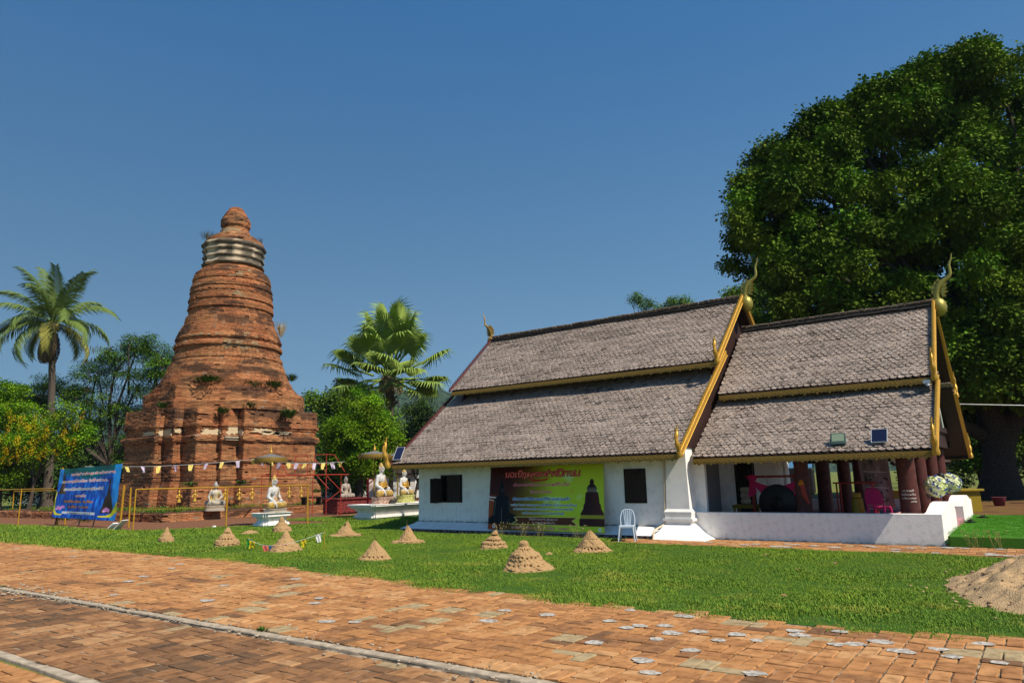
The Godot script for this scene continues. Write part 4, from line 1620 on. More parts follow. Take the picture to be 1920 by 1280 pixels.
func fan_leaf(r: float, sd: int) -> ArrayMesh:
	# folded palm fan: ribs spread in a plane that faces +z, tips split and drooping
	var g := RandomNumberGenerator.new()
	g.seed = sd
	var b := MB.new()
	var k := 38
	for i in k:
		var a0 := lerpf(-2.25, 2.25, float(i) / k)
		var a1 := lerpf(-2.25, 2.25, float(i + 1) / k)
		var am := (a0 + a1) * 0.5
		var len := r * (0.78 + 0.22 * cos(am * 0.55)) * g.randf_range(0.92, 1.04)
		var pt := func(a: float, d: float, z: float) -> Vector3: return Vector3(sin(a) * d, cos(a) * d, z)
		var fold := 0.05 * r
		var v := g.randf_range(0.85, 1.12)
		b.c = Color(v, v, v)
		var split := len * 0.46
		var z1 := -0.22 * r * pow(absf(am) / 2.25, 2.0) + 0.08 * r
		b.tri(Vector3.ZERO, pt.call(a0, split, z1), pt.call(am, split, z1 + fold))
		b.tri(Vector3.ZERO, pt.call(am, split, z1 + fold), pt.call(a1, split, z1))
		var droop := g.randf_range(0.3, 0.85)
		var tip: Vector3 = pt.call(am + g.randf_range(-0.03, 0.03), len, z1) + Vector3(0, -len * 0.2 * droop, -len * 0.35 * droop)
		var mid: Vector3 = pt.call(am, split + (len - split) * 0.5, z1 + fold * 0.6)
		var w: Vector3 = Vector3(cos(am), -sin(am), 0) * len * 0.026
		b.tri(pt.call(a0, split, z1), mid - w, pt.call(am, split, z1 + fold))
		b.tri(pt.call(am, split, z1 + fold), mid + w, pt.call(a1, split, z1))
		b.tri(mid - w, tip, mid + w)
		b.tri(pt.call(am, split, z1 + fold), mid - w, mid + w)
	b.c = Color(1.5, 1.4, 1.2)
	b.tube([Vector3(0, 0, 0.01), Vector3(0, -r * 0.4, 0.0), Vector3(0, -r * 0.95, -0.12 * r)], [0.022 * r, 0.03 * r, 0.045 * r], 5)
	return b.mesh()


func frond(len: float, sd: int, limp: float) -> ArrayMesh:
	# coconut leaf: grows along +x and bends down; leaflets hang on both sides
	var g := RandomNumberGenerator.new()
	g.seed = sd
	var b := MB.new()
	var pts := []
	var rad := []
	var n := 26
	for i in n:
		var t := float(i) / (n - 1)
		var ang := 0.35 - limp * t * t * 1.5
		var p: Vector3 = Vector3.ZERO if i == 0 else pts[i - 1] + Vector3(cos(ang), sin(ang), 0.05 * sin(t * 3.0 + sd)) * len / n
		pts.append(p)
		rad.append(lerpf(0.055, 0.008, t))
	b.c = Color(1.5, 1.35, 0.9)
	b.tube(pts, rad, 5, false)
	for i in range(3, n):
		for h in 3:
			for s in [-1.0, 1.0]:
				var t := (float(i) + h * 0.333) / n
				var p: Vector3 = pts[i]
				if h > 0 and i + 1 < n:
					p = p.lerp(pts[i + 1], h * 0.333)
				var fwd: Vector3 = (pts[mini(i + 1, n - 1)] - pts[i - 1]).normalized()
				var l := 0.26 * len * (0.35 + 0.65 * sin(minf(1.0, t * 1.15) * PI * 0.82 + 0.25)) * g.randf_range(0.85, 1.1)
				var d := (fwd * 0.75 + Vector3(0, 0, s) * (0.95 - 0.3 * t) + Vector3(0, -0.12 - 0.35 * g.randf(), 0)).normalized()
				var m := p + d * l * 0.55
				var e := m + (d + Vector3(0, -0.75 - 0.3 * limp, 0)).normalized() * l * 0.5
				var w := fwd * 0.04
				var v := g.randf_range(0.8, 1.15)
				b.c = Color(v, v, v)
				b.tri(p - w * 0.6, p + w * 0.6, m + w)
				b.tri(p - w * 0.6, m + w, m - w)
				b.tri(m - w, m + w, e)
	return b.mesh()


func trees() -> void:
	var dkleaf := leafmat(lin(0.085, 0.165, 0.018), Color(0.28, 0.42, 0.05), 0.65)
	var brleaf := leafmat(lin(0.16, 0.30, 0.014), Color(0.32, 0.52, 0.03), 0.65)
	var mdleaf := leafmat(lin(0.085, 0.17, 0.022), Color(0.22, 0.34, 0.05), 0.65)
	var grleaf := leafmat(lin(0.04, 0.085, 0.018), Color(0.12, 0.18, 0.05), 0.7)
	var spray_big := leaf_spray(30, 0.17, 0.36, 0.48, 0.55, 1)
	var spray_mid := leaf_spray(18, 0.2, 0.3, 0.4, 0.3, 2)
	var spray_small := leaf_spray(22, 0.12, 0.3, 0.34, 0.1, 3)
	# the huge tree on the right
	var o := V(4.9, 0, 27.0)
	var lobes := []
	for q in [[-11.4, 15.2, 2.6, 0.0], [-8.3, 18.0, 2.9, 1.5], [-10.2, 17.0, 1.9, 0.5], [-9.6, 11.2, 3.2, -0.5], [-5.7, 19.4, 2.7, 0.5], [-2.9, 20.7, 2.5, 0.5], [-4.4, 21.4, 1.0, 0.0], [-1.2, 22.6, 1.0, 0.3], [-7.2, 20.3, 1.0, 0.5], [1.6, 23.6, 0.9, 0.0], [0.3, 21.3, 2.8, 0.0], [3.4, 21.2, 3.4, 0.5], [-5.4, 13.6, 3.6, -1.0], [-1.6, 15.6, 3.8, -1.2], [2.6, 15.2, 4.0, -1.5], [-6.0, 9.0, 3.2, -1.0], [-1.8, 10.4, 3.4, -2.2], [2.4, 10.2, 3.6, -2.6], [5.5, 13.0, 4.0, 0.0], [-3.4, 7.3, 2.4, -1.6], [0.8, 7.0, 2.6, -2.6], [4.4, 7.4, 3.0, -1.0], [8.0, 18.0, 5.2, 0.5], [8.5, 9.5, 4.5, 1.0], [-4.0, 14.0, 4.0, 4.5], [2.0, 14.5, 4.5, 5.0], [-1.0, 8.5, 4.0, 5.0], [-9.0, 13.5, 3.0, 4.0], [4.0, 8.0, 4.0, 6.0], [-5.5, 9.0, 3.5, 5.5], [6.5, 6.0, 2.4, 1.5], [9.5, 6.0, 3.0, 3.0], [3.0, 5.6, 2.0, 3.0], [-2.5, 5.4, 2.2, 3.0], [2.2, 4.6, 1.5, 5.0], [4.6, 4.8, 1.8, 4.0], [6.8, 4.4, 1.8, 5.0], [0.5, 5.0, 1.6, 4.0], [2.6, 6.2, 1.8, -2.5], [-1.6, 6.0, 1.6, -2.0], [5.2, 5.6, 1.8, -1.0], [1.0, 5.4, 1.2, -2.6]]:
		lobes.append([off(o, q[0] + (0.9 if q[0] < -4.0 else 0.3), q[1], q[3]), q[2]])
	var big := tree("bodhi_tree", "huge dark green broad-leaved tree with a thick leaning trunk behind the porch", o, off(o, 0.0, 5.6, 0.0), 0.72, lobes, 25, 36, 0.84, spray_big, leafmat(lin(0.082, 0.15, 0.014), Color(0.30, 0.42, 0.04), 0.85), 401, mat(lin(0.06, 0.05, 0.04), 0.95, T.bark, 0.6, T.bump, 2.0), 40)
	big.set_meta("kind", "thing")
	var extra := MB.new()
	rng.seed = 402
	limb(extra, Vector3(0.1, 1.2, 0), off(Vector3.ZERO, -1.5, 6.5, -1.0), 0.75, 0.3, 0.1, 10)
	limb(extra, Vector3(0.0, 2.4, 0), off(Vector3.ZERO, 3.5, 6.8, -1.0), 0.7, 0.3, 0.12, 10)
	limb(extra, off(Vector3.ZERO, -0.2, 3.0, 0.0), off(Vector3.ZERO, -3.6, 4.2, -0.5), 0.4, 0.12, 0.1, 8)
	put(big, "low_limb", extra.mesh(), mat(lin(0.06, 0.05, 0.04), 0.95, T.bark, 0.6, T.bump, 2.0))
	# darker tree behind it, over the hall roof
	o = V(-12.2, 0, 42.6)
	tree("broadleaf_tree", "dark tree behind the hall roof, left of the huge tree", o, off(o, 0, 9, 0), 0.5, [[off(o, 0.8, 16.0), 2.0], [off(o, -1.0, 13.5), 2.4], [off(o, 2.6, 15.2), 2.6], [off(o, 3.5, 11.0), 3.4], [off(o, 0.0, 10.5), 2.6], [off(o, 7.0, 10.0), 3.5]], 18, 22, 1.0, spray_big, dkleaf, 403)
	# thin far tree showing over the ridge
	o = V(-31.5, 0, 66.0)
	tree("slender_tree", "thin far tree with sparse tufts showing above the hall ridge", o, off(o, 0, 16, 0), 0.3, [[off(o, -1.0, 23.4), 1.1], [off(o, 0.6, 22.2), 1.2], [off(o, 3.0, 22.6), 0.9], [off(o, 4.6, 23.2), 0.8], [off(o, 1.6, 19.5), 1.6], [off(o, 2.0, 15.0), 2.5]], 7, 8, 0.75, spray_big, mdleaf, 404)
	# round bright tree right of the stupa
	o = V(-32.0, 0, 18.1)
	tree("mango_tree", "round bright green tree between the stupa and the hall", o, off(o, 0.1, 2.2, 0), 0.32, [[off(o, 0.25, 6.3), 1.75], [off(o, -1.1, 5.0), 1.7], [off(o, 1.3, 5.2), 1.75], [off(o, 0.1, 4.4, -0.9), 1.9], [off(o, -1.3, 3.5), 1.45], [off(o, 1.75, 3.7), 1.5], [off(o, 0.4, 3.2, -1.0), 1.4], [off(o, 0.2, 5.0, 1.5), 2.0], [off(o, -0.5, 2.6, -0.4), 1.1], [off(o, 1.0, 2.5, 0.2), 1.1]], 22, 22, 0.58, spray_small, brleaf, 405, null, 18)
	# darker trees behind it
	o = V(-47.0, 0, 29.0)
	tree("broadleaf_tree", "dark green tree beside the stupa's right edge, behind the round bright tree", o, off(o, 0, 4, 0), 0.4, [[off(o, 0.0, 9.2), 1.9], [off(o, -2.2, 8.4), 1.6], [off(o, 1.8, 8.6), 2.0], [off(o, -2.0, 5.8), 2.4], [off(o, 1.4, 5.6), 2.6], [off(o, 3.6, 6.6), 2.2], [off(o, 0.0, 3.4), 2.2]], 20, 20, 0.8, spray_mid, mdleaf, 406)
	o = V(-45.0, 0, 38.6)
	tree("broadleaf_tree", "dark shaggy tree below the fan palm, left of the hall roof's red edge", o, off(o, 0, 3, 0), 0.35, [[off(o, -0.4, 7.9), 1.6], [off(o, 1.5, 6.8), 1.5], [off(o, -1.4, 5.9), 1.8], [off(o, 0.8, 4.6), 2.2], [off(o, 2.8, 5.0), 1.8]], 20, 20, 0.7, spray_mid, grleaf, 407)
	# red-flowering bush by the roof edge
	o = V(-35.7, 0, 27.5)
	var rb := tree("bougainvillea", "bush with red flowers beside the hall roof's lower left edge", o, off(o, 0.3, 1.4, 0), 0.12, [[off(o, 0.2, 4.6), 1.0], [off(o, 1.3, 4.4), 0.9], [off(o, -0.7, 3.9), 1.0], [off(o, 0.8, 3.2), 1.3], [off(o, 1.9, 3.4), 1.0]], 16, 18, 0.45, spray_small, grleaf, 408)
	rng.seed = 409
	var fx := []
	var fc := []
	for i in 130:
		fx.append(Transform3D(Basis(Vector3.UP, R(0, TAU)).scaled(Vector3.ONE * R(0.5, 0.9)), off(Vector3.ZERO, R(-1.2, 2.4), R(4.0, 5.2) - absf(R(0, 0.6)), R(-1.2, -0.3))))
		fc.append(Color(R(0.8, 1.2), R(0.8, 1.2), 1))
	many(rb, "blossoms", leaf_spray(10, 0.1, 0.4, 0.18, 0.0, 5), leafmat(lin(0.36, 0.025, 0.02), Color(0.3, 0.03, 0.02)), fx, fc)
	# left side: pod-laden flame tree, mango, golden shower, dark hedge trees
	o = V(-59.0, 0, 14.0)
	var ft := tree("flame_tree", "airy spreading tree hung with long dark pods, left of the stupa", o, off(o, -0.1, 3.4, 0), 0.5, [[off(o, 1.6, 14.0), 1.5], [off(o, 3.4, 12.6), 1.5], [off(o, -0.4, 13.0), 1.6], [off(o, -2.0, 11.4), 1.6], [off(o, 4.4, 11.6), 1.3], [off(o, 2.0, 10.6), 2.0], [off(o, 4.0, 9.0), 1.7], [off(o, -1.5, 8.6), 1.8], [off(o, 1.0, 7.6), 1.8], [off(o, 3.4, 6.2), 1.7], [off(o, -2.6, 6.4), 1.6], [off(o, -3.6, 9.6), 1.4], [off(o, -5.5, 10.2), 1.6], [off(o, -7.5, 9.4), 1.5], [off(o, -9.0, 9.9), 1.3], [off(o, -6.4, 7.6), 1.7], [off(o, -8.6, 6.6), 1.8], [off(o, 1.5, 4.8), 1.6]], 24, 17, 0.8, spray_small, leafmat(lin(0.10, 0.21, 0.025), Color(0.26, 0.42, 0.05), 0.65), 410, null, 34, 0.32)
	rng.seed = 411
	var pod := MB.new()
	pod.slab(PackedVector2Array([Vector2(-0.02, 0), Vector2(0.02, 0), Vector2(0.035, -0.3), Vector2(0.015, -0.6), Vector2(-0.03, -0.3)]), Vector3.ZERO, Basis(), 0.014)
	fx = []
	for i in 420:
		fx.append(Transform3D(Basis(Vector3.UP, R(0, TAU)) * Basis(Vector3.RIGHT, R(-0.2, 0.2)), off(Vector3.ZERO, R(-3.0, 5.4), R(8.5, 14.3), R(-1.6, 1.2))))
	many(ft, "seed_pods", pod.mesh(), mat(lin(0.05, 0.03, 0.022), 0.8), fx)
	fx = []
	fc = []
	for i in 60:
		fx.append(Transform3D(Basis(Vector3.UP, R(0, TAU)), off(Vector3.ZERO, R(-9.0, -4.5), R(7.8, 9.8), R(-1.5, 0.5))))
		fc.append(Color(R(0.8, 1.2), R(0.8, 1.2), 1))
	many(ft, "blossoms", leaf_spray(10, 0.11, 0.4, 0.22, 0.0, 6), leafmat(lin(0.3, 0.035, 0.015), Color(0.3, 0.04, 0.02)), fx, fc)
	o = V(-52.0, 0, 3.2)
	tree("mango_tree", "dense bright green bushy tree at the left edge", o, off(o, 0, 2.2, 0), 0.3, [[off(o, 0.0, 7.9), 1.5], [off(o, 1.2, 6.6), 1.5], [off(o, -1.4, 7.0), 1.9], [off(o, 0.4, 5.4), 2.0], [off(o, 1.7, 4.6), 1.4], [off(o, -0.6, 3.8), 2.0], [off(o, 1.0, 3.2), 1.4], [off(o, -3.2, 6.0), 2.4], [off(o, -3.0, 3.0), 2.0]], 22, 22, 0.6, spray_small, brleaf, 412)
	o = V(-46.2, 0, 3.0)
	var cs := tree("golden_shower_tree", "small tree hung with yellow flowers beside the coconut trunk", o, off(o, 0.2, 2.0, 0), 0.14, [[off(o, 0.6, 5.6), 1.1], [off(o, 2.2, 6.2), 1.0], [off(o, -0.6, 5.0), 1.0], [off(o, 1.4, 4.6), 1.1], [off(o, 2.9, 5.2), 0.9], [off(o, 0.2, 3.9), 0.9], [off(o, -1.6, 4.3), 0.9], [off(o, 2.3, 4.0), 0.8]], 9, 14, 0.5, spray_small, brleaf, 413)
	rng.seed = 414
	fx = []
	fc = []
	for i in 75:
		var c := off(Vector3.ZERO, R(-1.8, 3.4), R(3.6, 6.6), R(-1.4, 0.2))
		for k in 6:
			fx.append(Transform3D(Basis(Vector3.UP, R(0, TAU)).scaled(Vector3.ONE * R(0.5, 1.0)), c + Vector3(R(-0.12, 0.12), -k * 0.09, R(-0.12, 0.12))))
			fc.append(Color(R(0.85, 1.15), R(0.8, 1.15), 1))
	many(cs, "blossoms", leaf_spray(9, 0.085, 0.42, 0.14, 0.0, 7), leafmat(lin(0.62, 0.42, 0.01), Color(0.4, 0.3, 0.02)), fx, fc)
	for q in [[-70.0, 14.0, 5.6, "dark leafy tree behind the white garden wall, leftmost"], [-66.0, 20.0, 5.2, "dark leafy tree behind the white garden wall, between the coconut and the flame tree"], [-58.0, 20.0, 4.6, "dark leafy tree beside the stupa's left edge, under the flame tree"], [-61.0, 9.5, 3.6, "dark low tree under the coconut palm"], [-75.0, 9.0, 6.5, "dark tree farthest left, behind the bright bushy tree"], [-80.0, 34.0, 6.0, "dark tree far behind the flame tree"]]:
		o = V(q[0], 0, q[1])
		tree("shade_tree", q[3], o, off(o, 0, 1.8, 0), 0.25, [[off(o, 0.0, q[2]), 1.7], [off(o, 2.0, q[2] * 0.8), 1.8], [off(o, -2.2, q[2] * 0.85), 1.8], [off(o, 0.5, q[2] * 0.5), 2.4], [off(o, 2.6, q[2] * 0.45), 2.0], [off(o, -2.4, q[2] * 0.45), 2.0]], 14, 18, 0.9, spray_mid, grleaf, int(q[0] * -7.0))
	# trees and shrubs behind the two large statues and beyond the porch
	for q in [[-20.5, 21.0, 2.6, "dark shrub behind the two large seated statues"], [-38.0, 22.0, 2.4, "dark shrub below the round bright tree, left of its trunk"], [-24.0, 36.0, 6.0, "tree behind the hall's left corner"], [-8.0, 30.0, 5.0, "tree seen through the porch, behind the hall"], [0.0, 40.0, 4.5, "shrubby tree seen through the porch columns"], [1.0, 52.0, 4.6, "tree at the field edge, between the porch gable and the thick trunk"], [-3.0, 70.0, 6.0, "far tree at the field edge behind the porch"], [5.9, 41.5, 3.6, "dark tree in the shade right of the thick trunk"], [3.3, 42.0, 3.0, "dark shrub close behind the thick trunk"]]:
		o = V(q[0], 0, q[1])
		tree("shade_tree", q[3], o, off(o, 0, 1.2, 0), 0.2, [[off(o, 0.0, q[2]), 1.2], [off(o, 1.4, q[2] * 0.75), 1.5], [off(o, -1.5, q[2] * 0.8), 1.4], [off(o, 0.4, q[2] * 0.45), 1.9]], 12, 16, 0.7, spray_mid, mdleaf if q[1] > 25.0 else grleaf, int(absf(q[0]) * 11.0) + 7)
	palms()


func palms() -> void:
	# fan palm
	rng.seed = 420
	var foot := V(-37.9, 0, 26.8)
	var t := thing("fan_palm", "tall fan palm with stiff round leaves standing behind the round bright tree", "palm tree", foot)
	var top := Vector3(1.5, 10.4, 1.45)
	var b := MB.new()
	var pts := []
	var rad := []
	for i in 16:
		var k := i / 15.0
		pts.append(Vector3.ZERO.lerp(top, k))
		rad.append(0.36 - 0.06 * k + 0.02 * (i % 2) + (0.08 if i > 12 else 0.0))
	b.tube(pts, rad, 12)
	for i in 46:
		var an := R(0, TAU)
		var h := R(0.72, 1.0)
		var c := Vector3.ZERO.lerp(top, h)
		b.tube([c + Vector3(cos(an), 0, sin(an)) * 0.3, c + Vector3(cos(an) * 0.55, 0.35, sin(an) * 0.55), c + Vector3(cos(an) * 0.8, 0.5 * R(-0.4, 1.2), sin(an) * 0.8)], [0.08, 0.06, 0.03], 5)
	put(t, "trunk", b.mesh(), M.palmbark)
	var fans := []
	for k in 4:
		fans.append(fan_leaf(2.5, 30 + k))
	var fm := leafmat(lin(0.22, 0.31, 0.06), Color(0.3, 0.42, 0.08), 0.6)
	var dead := leafmat(lin(0.2, 0.15, 0.09), Color(0.1, 0.08, 0.04), 0.7)
	# [turn about the trunk measured from the photograph's right, lift, petiole length]
	for q in [[0.0, 0.32, 2.1], [3.14, 0.12, 2.2], [0.5, -0.12, 2.0], [2.7, -0.16, 2.0], [-0.4, -0.3, 1.9], [3.6, -0.34, 1.9], [-1.57, 0.15, 1.7], [-1.1, 0.45, 1.8], [-2.1, 0.4, 1.8], [1.5, 0.3, 1.8], [-0.8, 0.85, 2.1], [-2.4, 0.85, 2.1], [0.8, 0.9, 2.2], [2.3, 0.95, 2.2], [-1.6, 1.15, 2.4], [1.57, 1.2, 2.6], [0.0, 1.1, 2.9], [3.14, 1.12, 2.9], [-0.6, 1.32, 3.3], [2.6, 1.35, 3.3], [1.0, 1.3, 3.1], [-1.9, 0.0, 1.6], [-1.0, -0.1, 1.7], [-2.8, 0.3, 1.9], [-0.2, 0.65, 2.0], [3.3, 0.6, 2.0], [0.15, -0.5, 2.2], [3.0, -0.5, 2.2], [-0.6, -0.6, 2.0], [-2.5, -0.6, 2.0]]:
		var hd := off(Vector3.ZERO, cos(q[0]), 0, sin(q[0]))
		var d := (hd * cos(q[1]) + Vector3.UP * sin(q[1])).normalized()
		var start := top + Vector3(0, 0.5, 0)
		var c: Vector3 = start + d * q[2] * (1.7 if absf(q[1]) < 0.5 else 1.2) - Vector3(0, 0.5 if q[1] < 0.35 else 0.0, 0)
		var nrm := (Vector3.UP * cos(q[1]) - hd * sin(q[1]) + hd * 0.5).normalized()
		var x := d.cross(nrm).normalized()
		var zz := x.cross(d)
		put(t, "leaf", fans[rng.randi() % 4], fm, Transform3D(Basis(x, d, zz) * Basis(Vector3.UP, R(-0.35, 0.35)), c))
	for i in 5:
		var an := R(0, TAU)
		var hd := off(Vector3.ZERO, cos(an), 0, sin(an))
		var d := (hd * 0.2 - Vector3.UP).normalized()
		var x := d.cross(hd).normalized()
		put(t, "dead_leaf", fans[i % 4], dead, Transform3D(Basis(x, d, x.cross(d)).scaled(Vector3(0.35, 0.6, 0.6)), top + hd * 0.4 + Vector3(0, 0.2, 0) + d * 0.9))
	# coconut palm
	rng.seed = 430
	foot = V(-58.9, 0, 9.1)
	t = thing("coconut_palm", "tall coconut palm with drooping fronds and a shaggy trunk at the far left", "palm tree", foot)
	top = Vector3(2.2, 14.9, 1.8)
	b = MB.new()
	pts = []
	rad = []
	for i in 24:
		var k := i / 23.0
		pts.append(Vector3.ZERO.lerp(top, k) + Vector3(0.25 * sin(k * PI), 0, 0))
		rad.append(0.3 - 0.07 * k + 0.014 * (i % 2) + 0.2 * pow(1.0 - k, 8.0))
	b.tube(pts, rad, 10)
	put(t, "trunk", b.mesh(), M.palmbark)
	var fr := []
	for k in 5:
		fr.append(frond(5.3, 50 + k, 0.55 + 0.22 * k))
	var cm := leafmat(lin(0.13, 0.19, 0.045), Color(0.26, 0.34, 0.08), 0.6)
	var ym := leafmat(lin(0.28, 0.27, 0.06), Color(0.3, 0.28, 0.07), 0.6)
	for i in 25:
		var k := i / 24.0
		var an := i * 2.399 + 0.4
		var lift := lerpf(1.25, -0.75, pow(k, 0.9)) + R(-0.08, 0.08)
		var which := clampi(int(k * 4.2 + R(-0.3, 0.6)), 0, 4)
		var hd := Vector3(cos(an), 0, sin(an))
		var bs := Basis(hd, Vector3.UP, hd.cross(Vector3.UP)) * Basis(Vector3(0, 0, 1), lift)
		bs = bs * Basis(Vector3.RIGHT, R(-0.35, 0.35))
		put(t, "frond", fr[which], ym if i in [17, 21, 23] else cm, Transform3D(bs.scaled(Vector3.ONE * R(0.85, 1.05)), top + hd * 0.12))
	b = MB.new()
	for i in 14:
		var an := R(0, TAU)
		b.ball(top + Vector3(cos(an) * R(0.25, 0.5), R(-0.9, -0.3), sin(an) * R(0.25, 0.5)), Vector3(0.13, 0.16, 0.13), 8, 6)
	put(t, "coconuts", b.mesh(), mat(lin(0.3, 0.26, 0.06), 0.5))
	for i in 18:
		var an := R(0, TAU)
		var hd := Vector3(cos(an), 0, sin(an))
		var bs := Basis(hd, Vector3.UP, hd.cross(Vector3.UP)) * Basis(Vector3(0, 0, 1), R(-1.75, -1.45))
		put(t, "dead_frond", fr[0], leafmat(lin(0.17, 0.125, 0.075), Color(0.08, 0.06, 0.03), 0.8) if i == 0 else t.get_node("dead_frond").material_override, Transform3D(bs.scaled(Vector3(R(0.6, 1.05), 0.55, 0.45)), top + hd * 0.25 + Vector3(0, -0.5, 0)))


# ---------------------------------------------------------------- lawn
func lawn_grass() -> void:
	rng.seed = 500
	var shapes := []
	for k in 3:
		var b := MB.new()
		for i in 13:
			var an := R(0, TAU)
			var o := Vector3(R(-0.075, 0.075), 0, R(-0.075, 0.075))
			var ln := R(0.018, 0.05)
			var d := Vector3(cos(an) * R(0.2, 0.9), 1.0, sin(an) * R(0.2, 0.9)).normalized()
			var s := Vector3(-sin(an), 0, cos(an)) * R(0.0028, 0.0045)
			var v := R(0.7, 1.25)
			b.c = Color(v * R(0.85, 1.35), v, v * 0.9)
			if R(0, 1) < 0.07:
				b.c = Color(2.6, 1.7, 2.2)
			var m := o + d * ln * 0.6
			var e := m + (d + Vector3(cos(an), -0.15, sin(an)) * 0.7).normalized() * ln * 0.5
			b.tri(o - s, m - s * 0.8, m + s * 0.8)
			b.tri(o - s, m + s * 0.8, o + s)
			b.tri(m - s * 0.8, e, m + s * 0.8)
		shapes.append(b.mesh())
	var gm := leafmat(lin(0.155, 0.26, 0.034), Color(0.24, 0.36, 0.04), 0.65)
	var lists := [[], [], []]
	var cols := [[], [], []]
	for band in [[-16.0, 11.0, -8.9, 1.0, 290.0], [-34.0, -16.0, -8.2, 12.0, 55.0], [-60.0, -34.0, -8.2, -2.0, 26.0], [-16.0, -10.0, 1.0, 12.0, 70.0]]:
		var area: float = (band[1] - band[0]) * (band[3] - band[2])
		for i in int(area * band[4]):
			var a := R(band[0], band[1])
			var n := R(band[2], band[3])
			if not lawn_at(a + R(-0.1, 0.1), n + R(-0.1, 0.28) * R(0, 1)):
				continue
			var p := V(a, 0.02, n)
			if not seen_by_camera(p, 1.12):
				continue
			var far := cam.position.distance_to(p)
			var tall := 0.95 + 0.7 * noise.get_noise_2d(a * 1.1, n * 1.1 + 20.0) + (0.5 if a < -10.0 else 0.0)
			if n < near_edge(a) + 0.7 and R(0, 1) < smoothstep(0.1, 0.4, noise.get_noise_2d(a * 1.6 + 9.0, n * 2.0)) * 0.85:
				continue
			var sc := 0.85 * R(0.65, 1.25) * clampf(tall, 0.6, 2.0) * (1.0 + maxf(0.0, far - 18.0) * 0.02)
			var patch := noise.get_noise_2d(a * 0.7 - 30.0, n * 0.9)
			var dry := smoothstep(0.12, 0.5, fine_noise.get_noise_2d(a * 0.35, n * 0.5)) * (0.9 if n < -5.5 else 0.45)
			var c := Color(1.0 + patch * 0.4, 1.0 + patch * 0.25, 0.9).lerp(Color(2.2, 1.4, 1.9), dry * 0.7)
			var k := rng.randi() % 3
			lists[k].append(Transform3D(Basis(Vector3.UP, R(0, TAU)).scaled(Vector3(sc * 1.15, sc, sc * 1.15)), p))
			cols[k].append(c * R(0.85, 1.15))
	for k in 3:
		var g := many(self, "lawn_grass" if k == 0 else "lawn_grass_%03d" % k, shapes[k], gm, lists[k], cols[k])
		g.set_meta("label", "short green lawn grass between the brick plaza and the temple hall")
		g.set_meta("category", "grass")
		g.set_meta("group", "lawn grass")
	# dry seed stalks along the foot of the hall and the turf platform
	var b := MB.new()
	for i in 14:
		var o := Vector3(R(-0.1, 0.1), 0, R(-0.1, 0.1))
		var e := o + Vector3(R(-0.2, 0.2), R(0.2, 0.42), R(-0.15, 0.15))
		b.c = Color(1, 1, 1)
		b.bar(o, e, 0.0025, 3)
		b.ball(e, Vector3(0.012, 0.022, 0.012), 5, 4)
	var stalk := b.mesh()
	var sm := leafmat(lin(0.3, 0.26, 0.1), Color(0.1, 0.1, 0.03))
	for q in [[-6.1, 0.1, "dry seed stalks at the hall foot below the banner's left half"], [-5.3, 0.12, "dry seed stalks at the hall foot below the banner's ribbon"], [-4.7, 0.1, "dry seed stalks at the hall foot below the banner's middle"], [-3.4, 0.0, "dry seed stalks at the hall foot below the printed tower"], [5.35, 0.85, "dry stalks against the front edge of the green turf platform, left one"], [5.75, 0.8, "dry stalks against the front edge of the green turf platform, right one"]]:
		solo("grass_stalks", stalk, sm, q[2], "plant", V(q[0], 0.01, q[1]), R(0, 6))


# ---------------------------------------------------------------- lettering on prints: strokes on a small grid, x then y, baseline at 2
const GLYPH := {"ก": "02 05 16 36 45 42", "ข": "16 06 05 15 13 12 42 46", "ค": "22 24 14 12 02 05 16 36 45 42", "ง": "26 36 35 33 32 22 04", "จ": "22 23 13 12 32 35 26 06", "ช": "16 06 05 15 12 42 45 56", "ญ": "02 05 16 26 35 32 52 56;11 31 30", "ณ": "02 05 16 26 35 32 52 56", "ด": "22 24 14 12 02 05 16 36 45 42", "ต": "22 14 12 02 05 16 25 36 45 42", "ท": "06 02;03 36 46 42", "ธ": "46 16 05 14 34 32 02 04", "น": "06 02 32 42 46;42 52", "บ": "06 02 42 46", "ป": "06 02 42 48", "พ": "06 02 24 42 46", "ม": "06 02 12 42 46", "ย": "06 05 14 04 02 42 46", "ร": "12 22 25 05 06 36", "ล": "02 03 14 34 42;34 45 36 06", "ว": "22 32 35 26 06", "ศ": "02 05 16 36 45 42;13 24 22;36 58", "ส": "02 03 14 34 42;34 45 36 06;36 58", "ห": "06 02;03 35 46;35 42", "อ": "14 04 02 42 45 36 06", "า": "05 16 35 32", "ะ": "05 15 25;03 13 23", "เ": "06 02 12", "แ": "06 02 12;26 22 32", "ไ": "19 09 16 12 22", "ใ": "18 09 19 16 12 22", "โ": "29 09 08 16 12 22", ".": "02 12", "๒": "06 02 42 46 36", "๕": "02 05 16 36 45 42 48", "๐": "04 16 36 44 32 12 04"}
const MARK := {"ิ": "07 18 38 47 07", "ี": "07 18 38 47 07;47 49", "ื": "07 18 38 47 07;47 49;37 39", "ั": "17 18 37 49", "่": "38 39", "้": "28 39 49", "็": "17 28 38 49", "ุ": "41 40", "ู": "31 30 40 41", "์": "38 49 39", "ำ": "38 39"}


func stroke(im: Image, s: String, x: float, y: float, k: float, slant: float, th: int, c: Color) -> void:
	for line in s.split(";"):
		var last := Vector2.INF
		for p in line.split(" "):
			var q := Vector2(p[0].to_int(), p[1].to_int())
			var at := Vector2(x + q.x * k + (q.y - 2.0) * k * slant, y - (q.y - 2.0) * k)
			if last != Vector2.INF:
				var n := int(last.distance_to(at)) + 1
				for i in n + 1:
					var r := last.lerp(at, float(i) / n)
					im.fill_rect(Rect2i(int(r.x - th * 0.5), int(r.y - th * 0.5), th, th), c)
			last = at


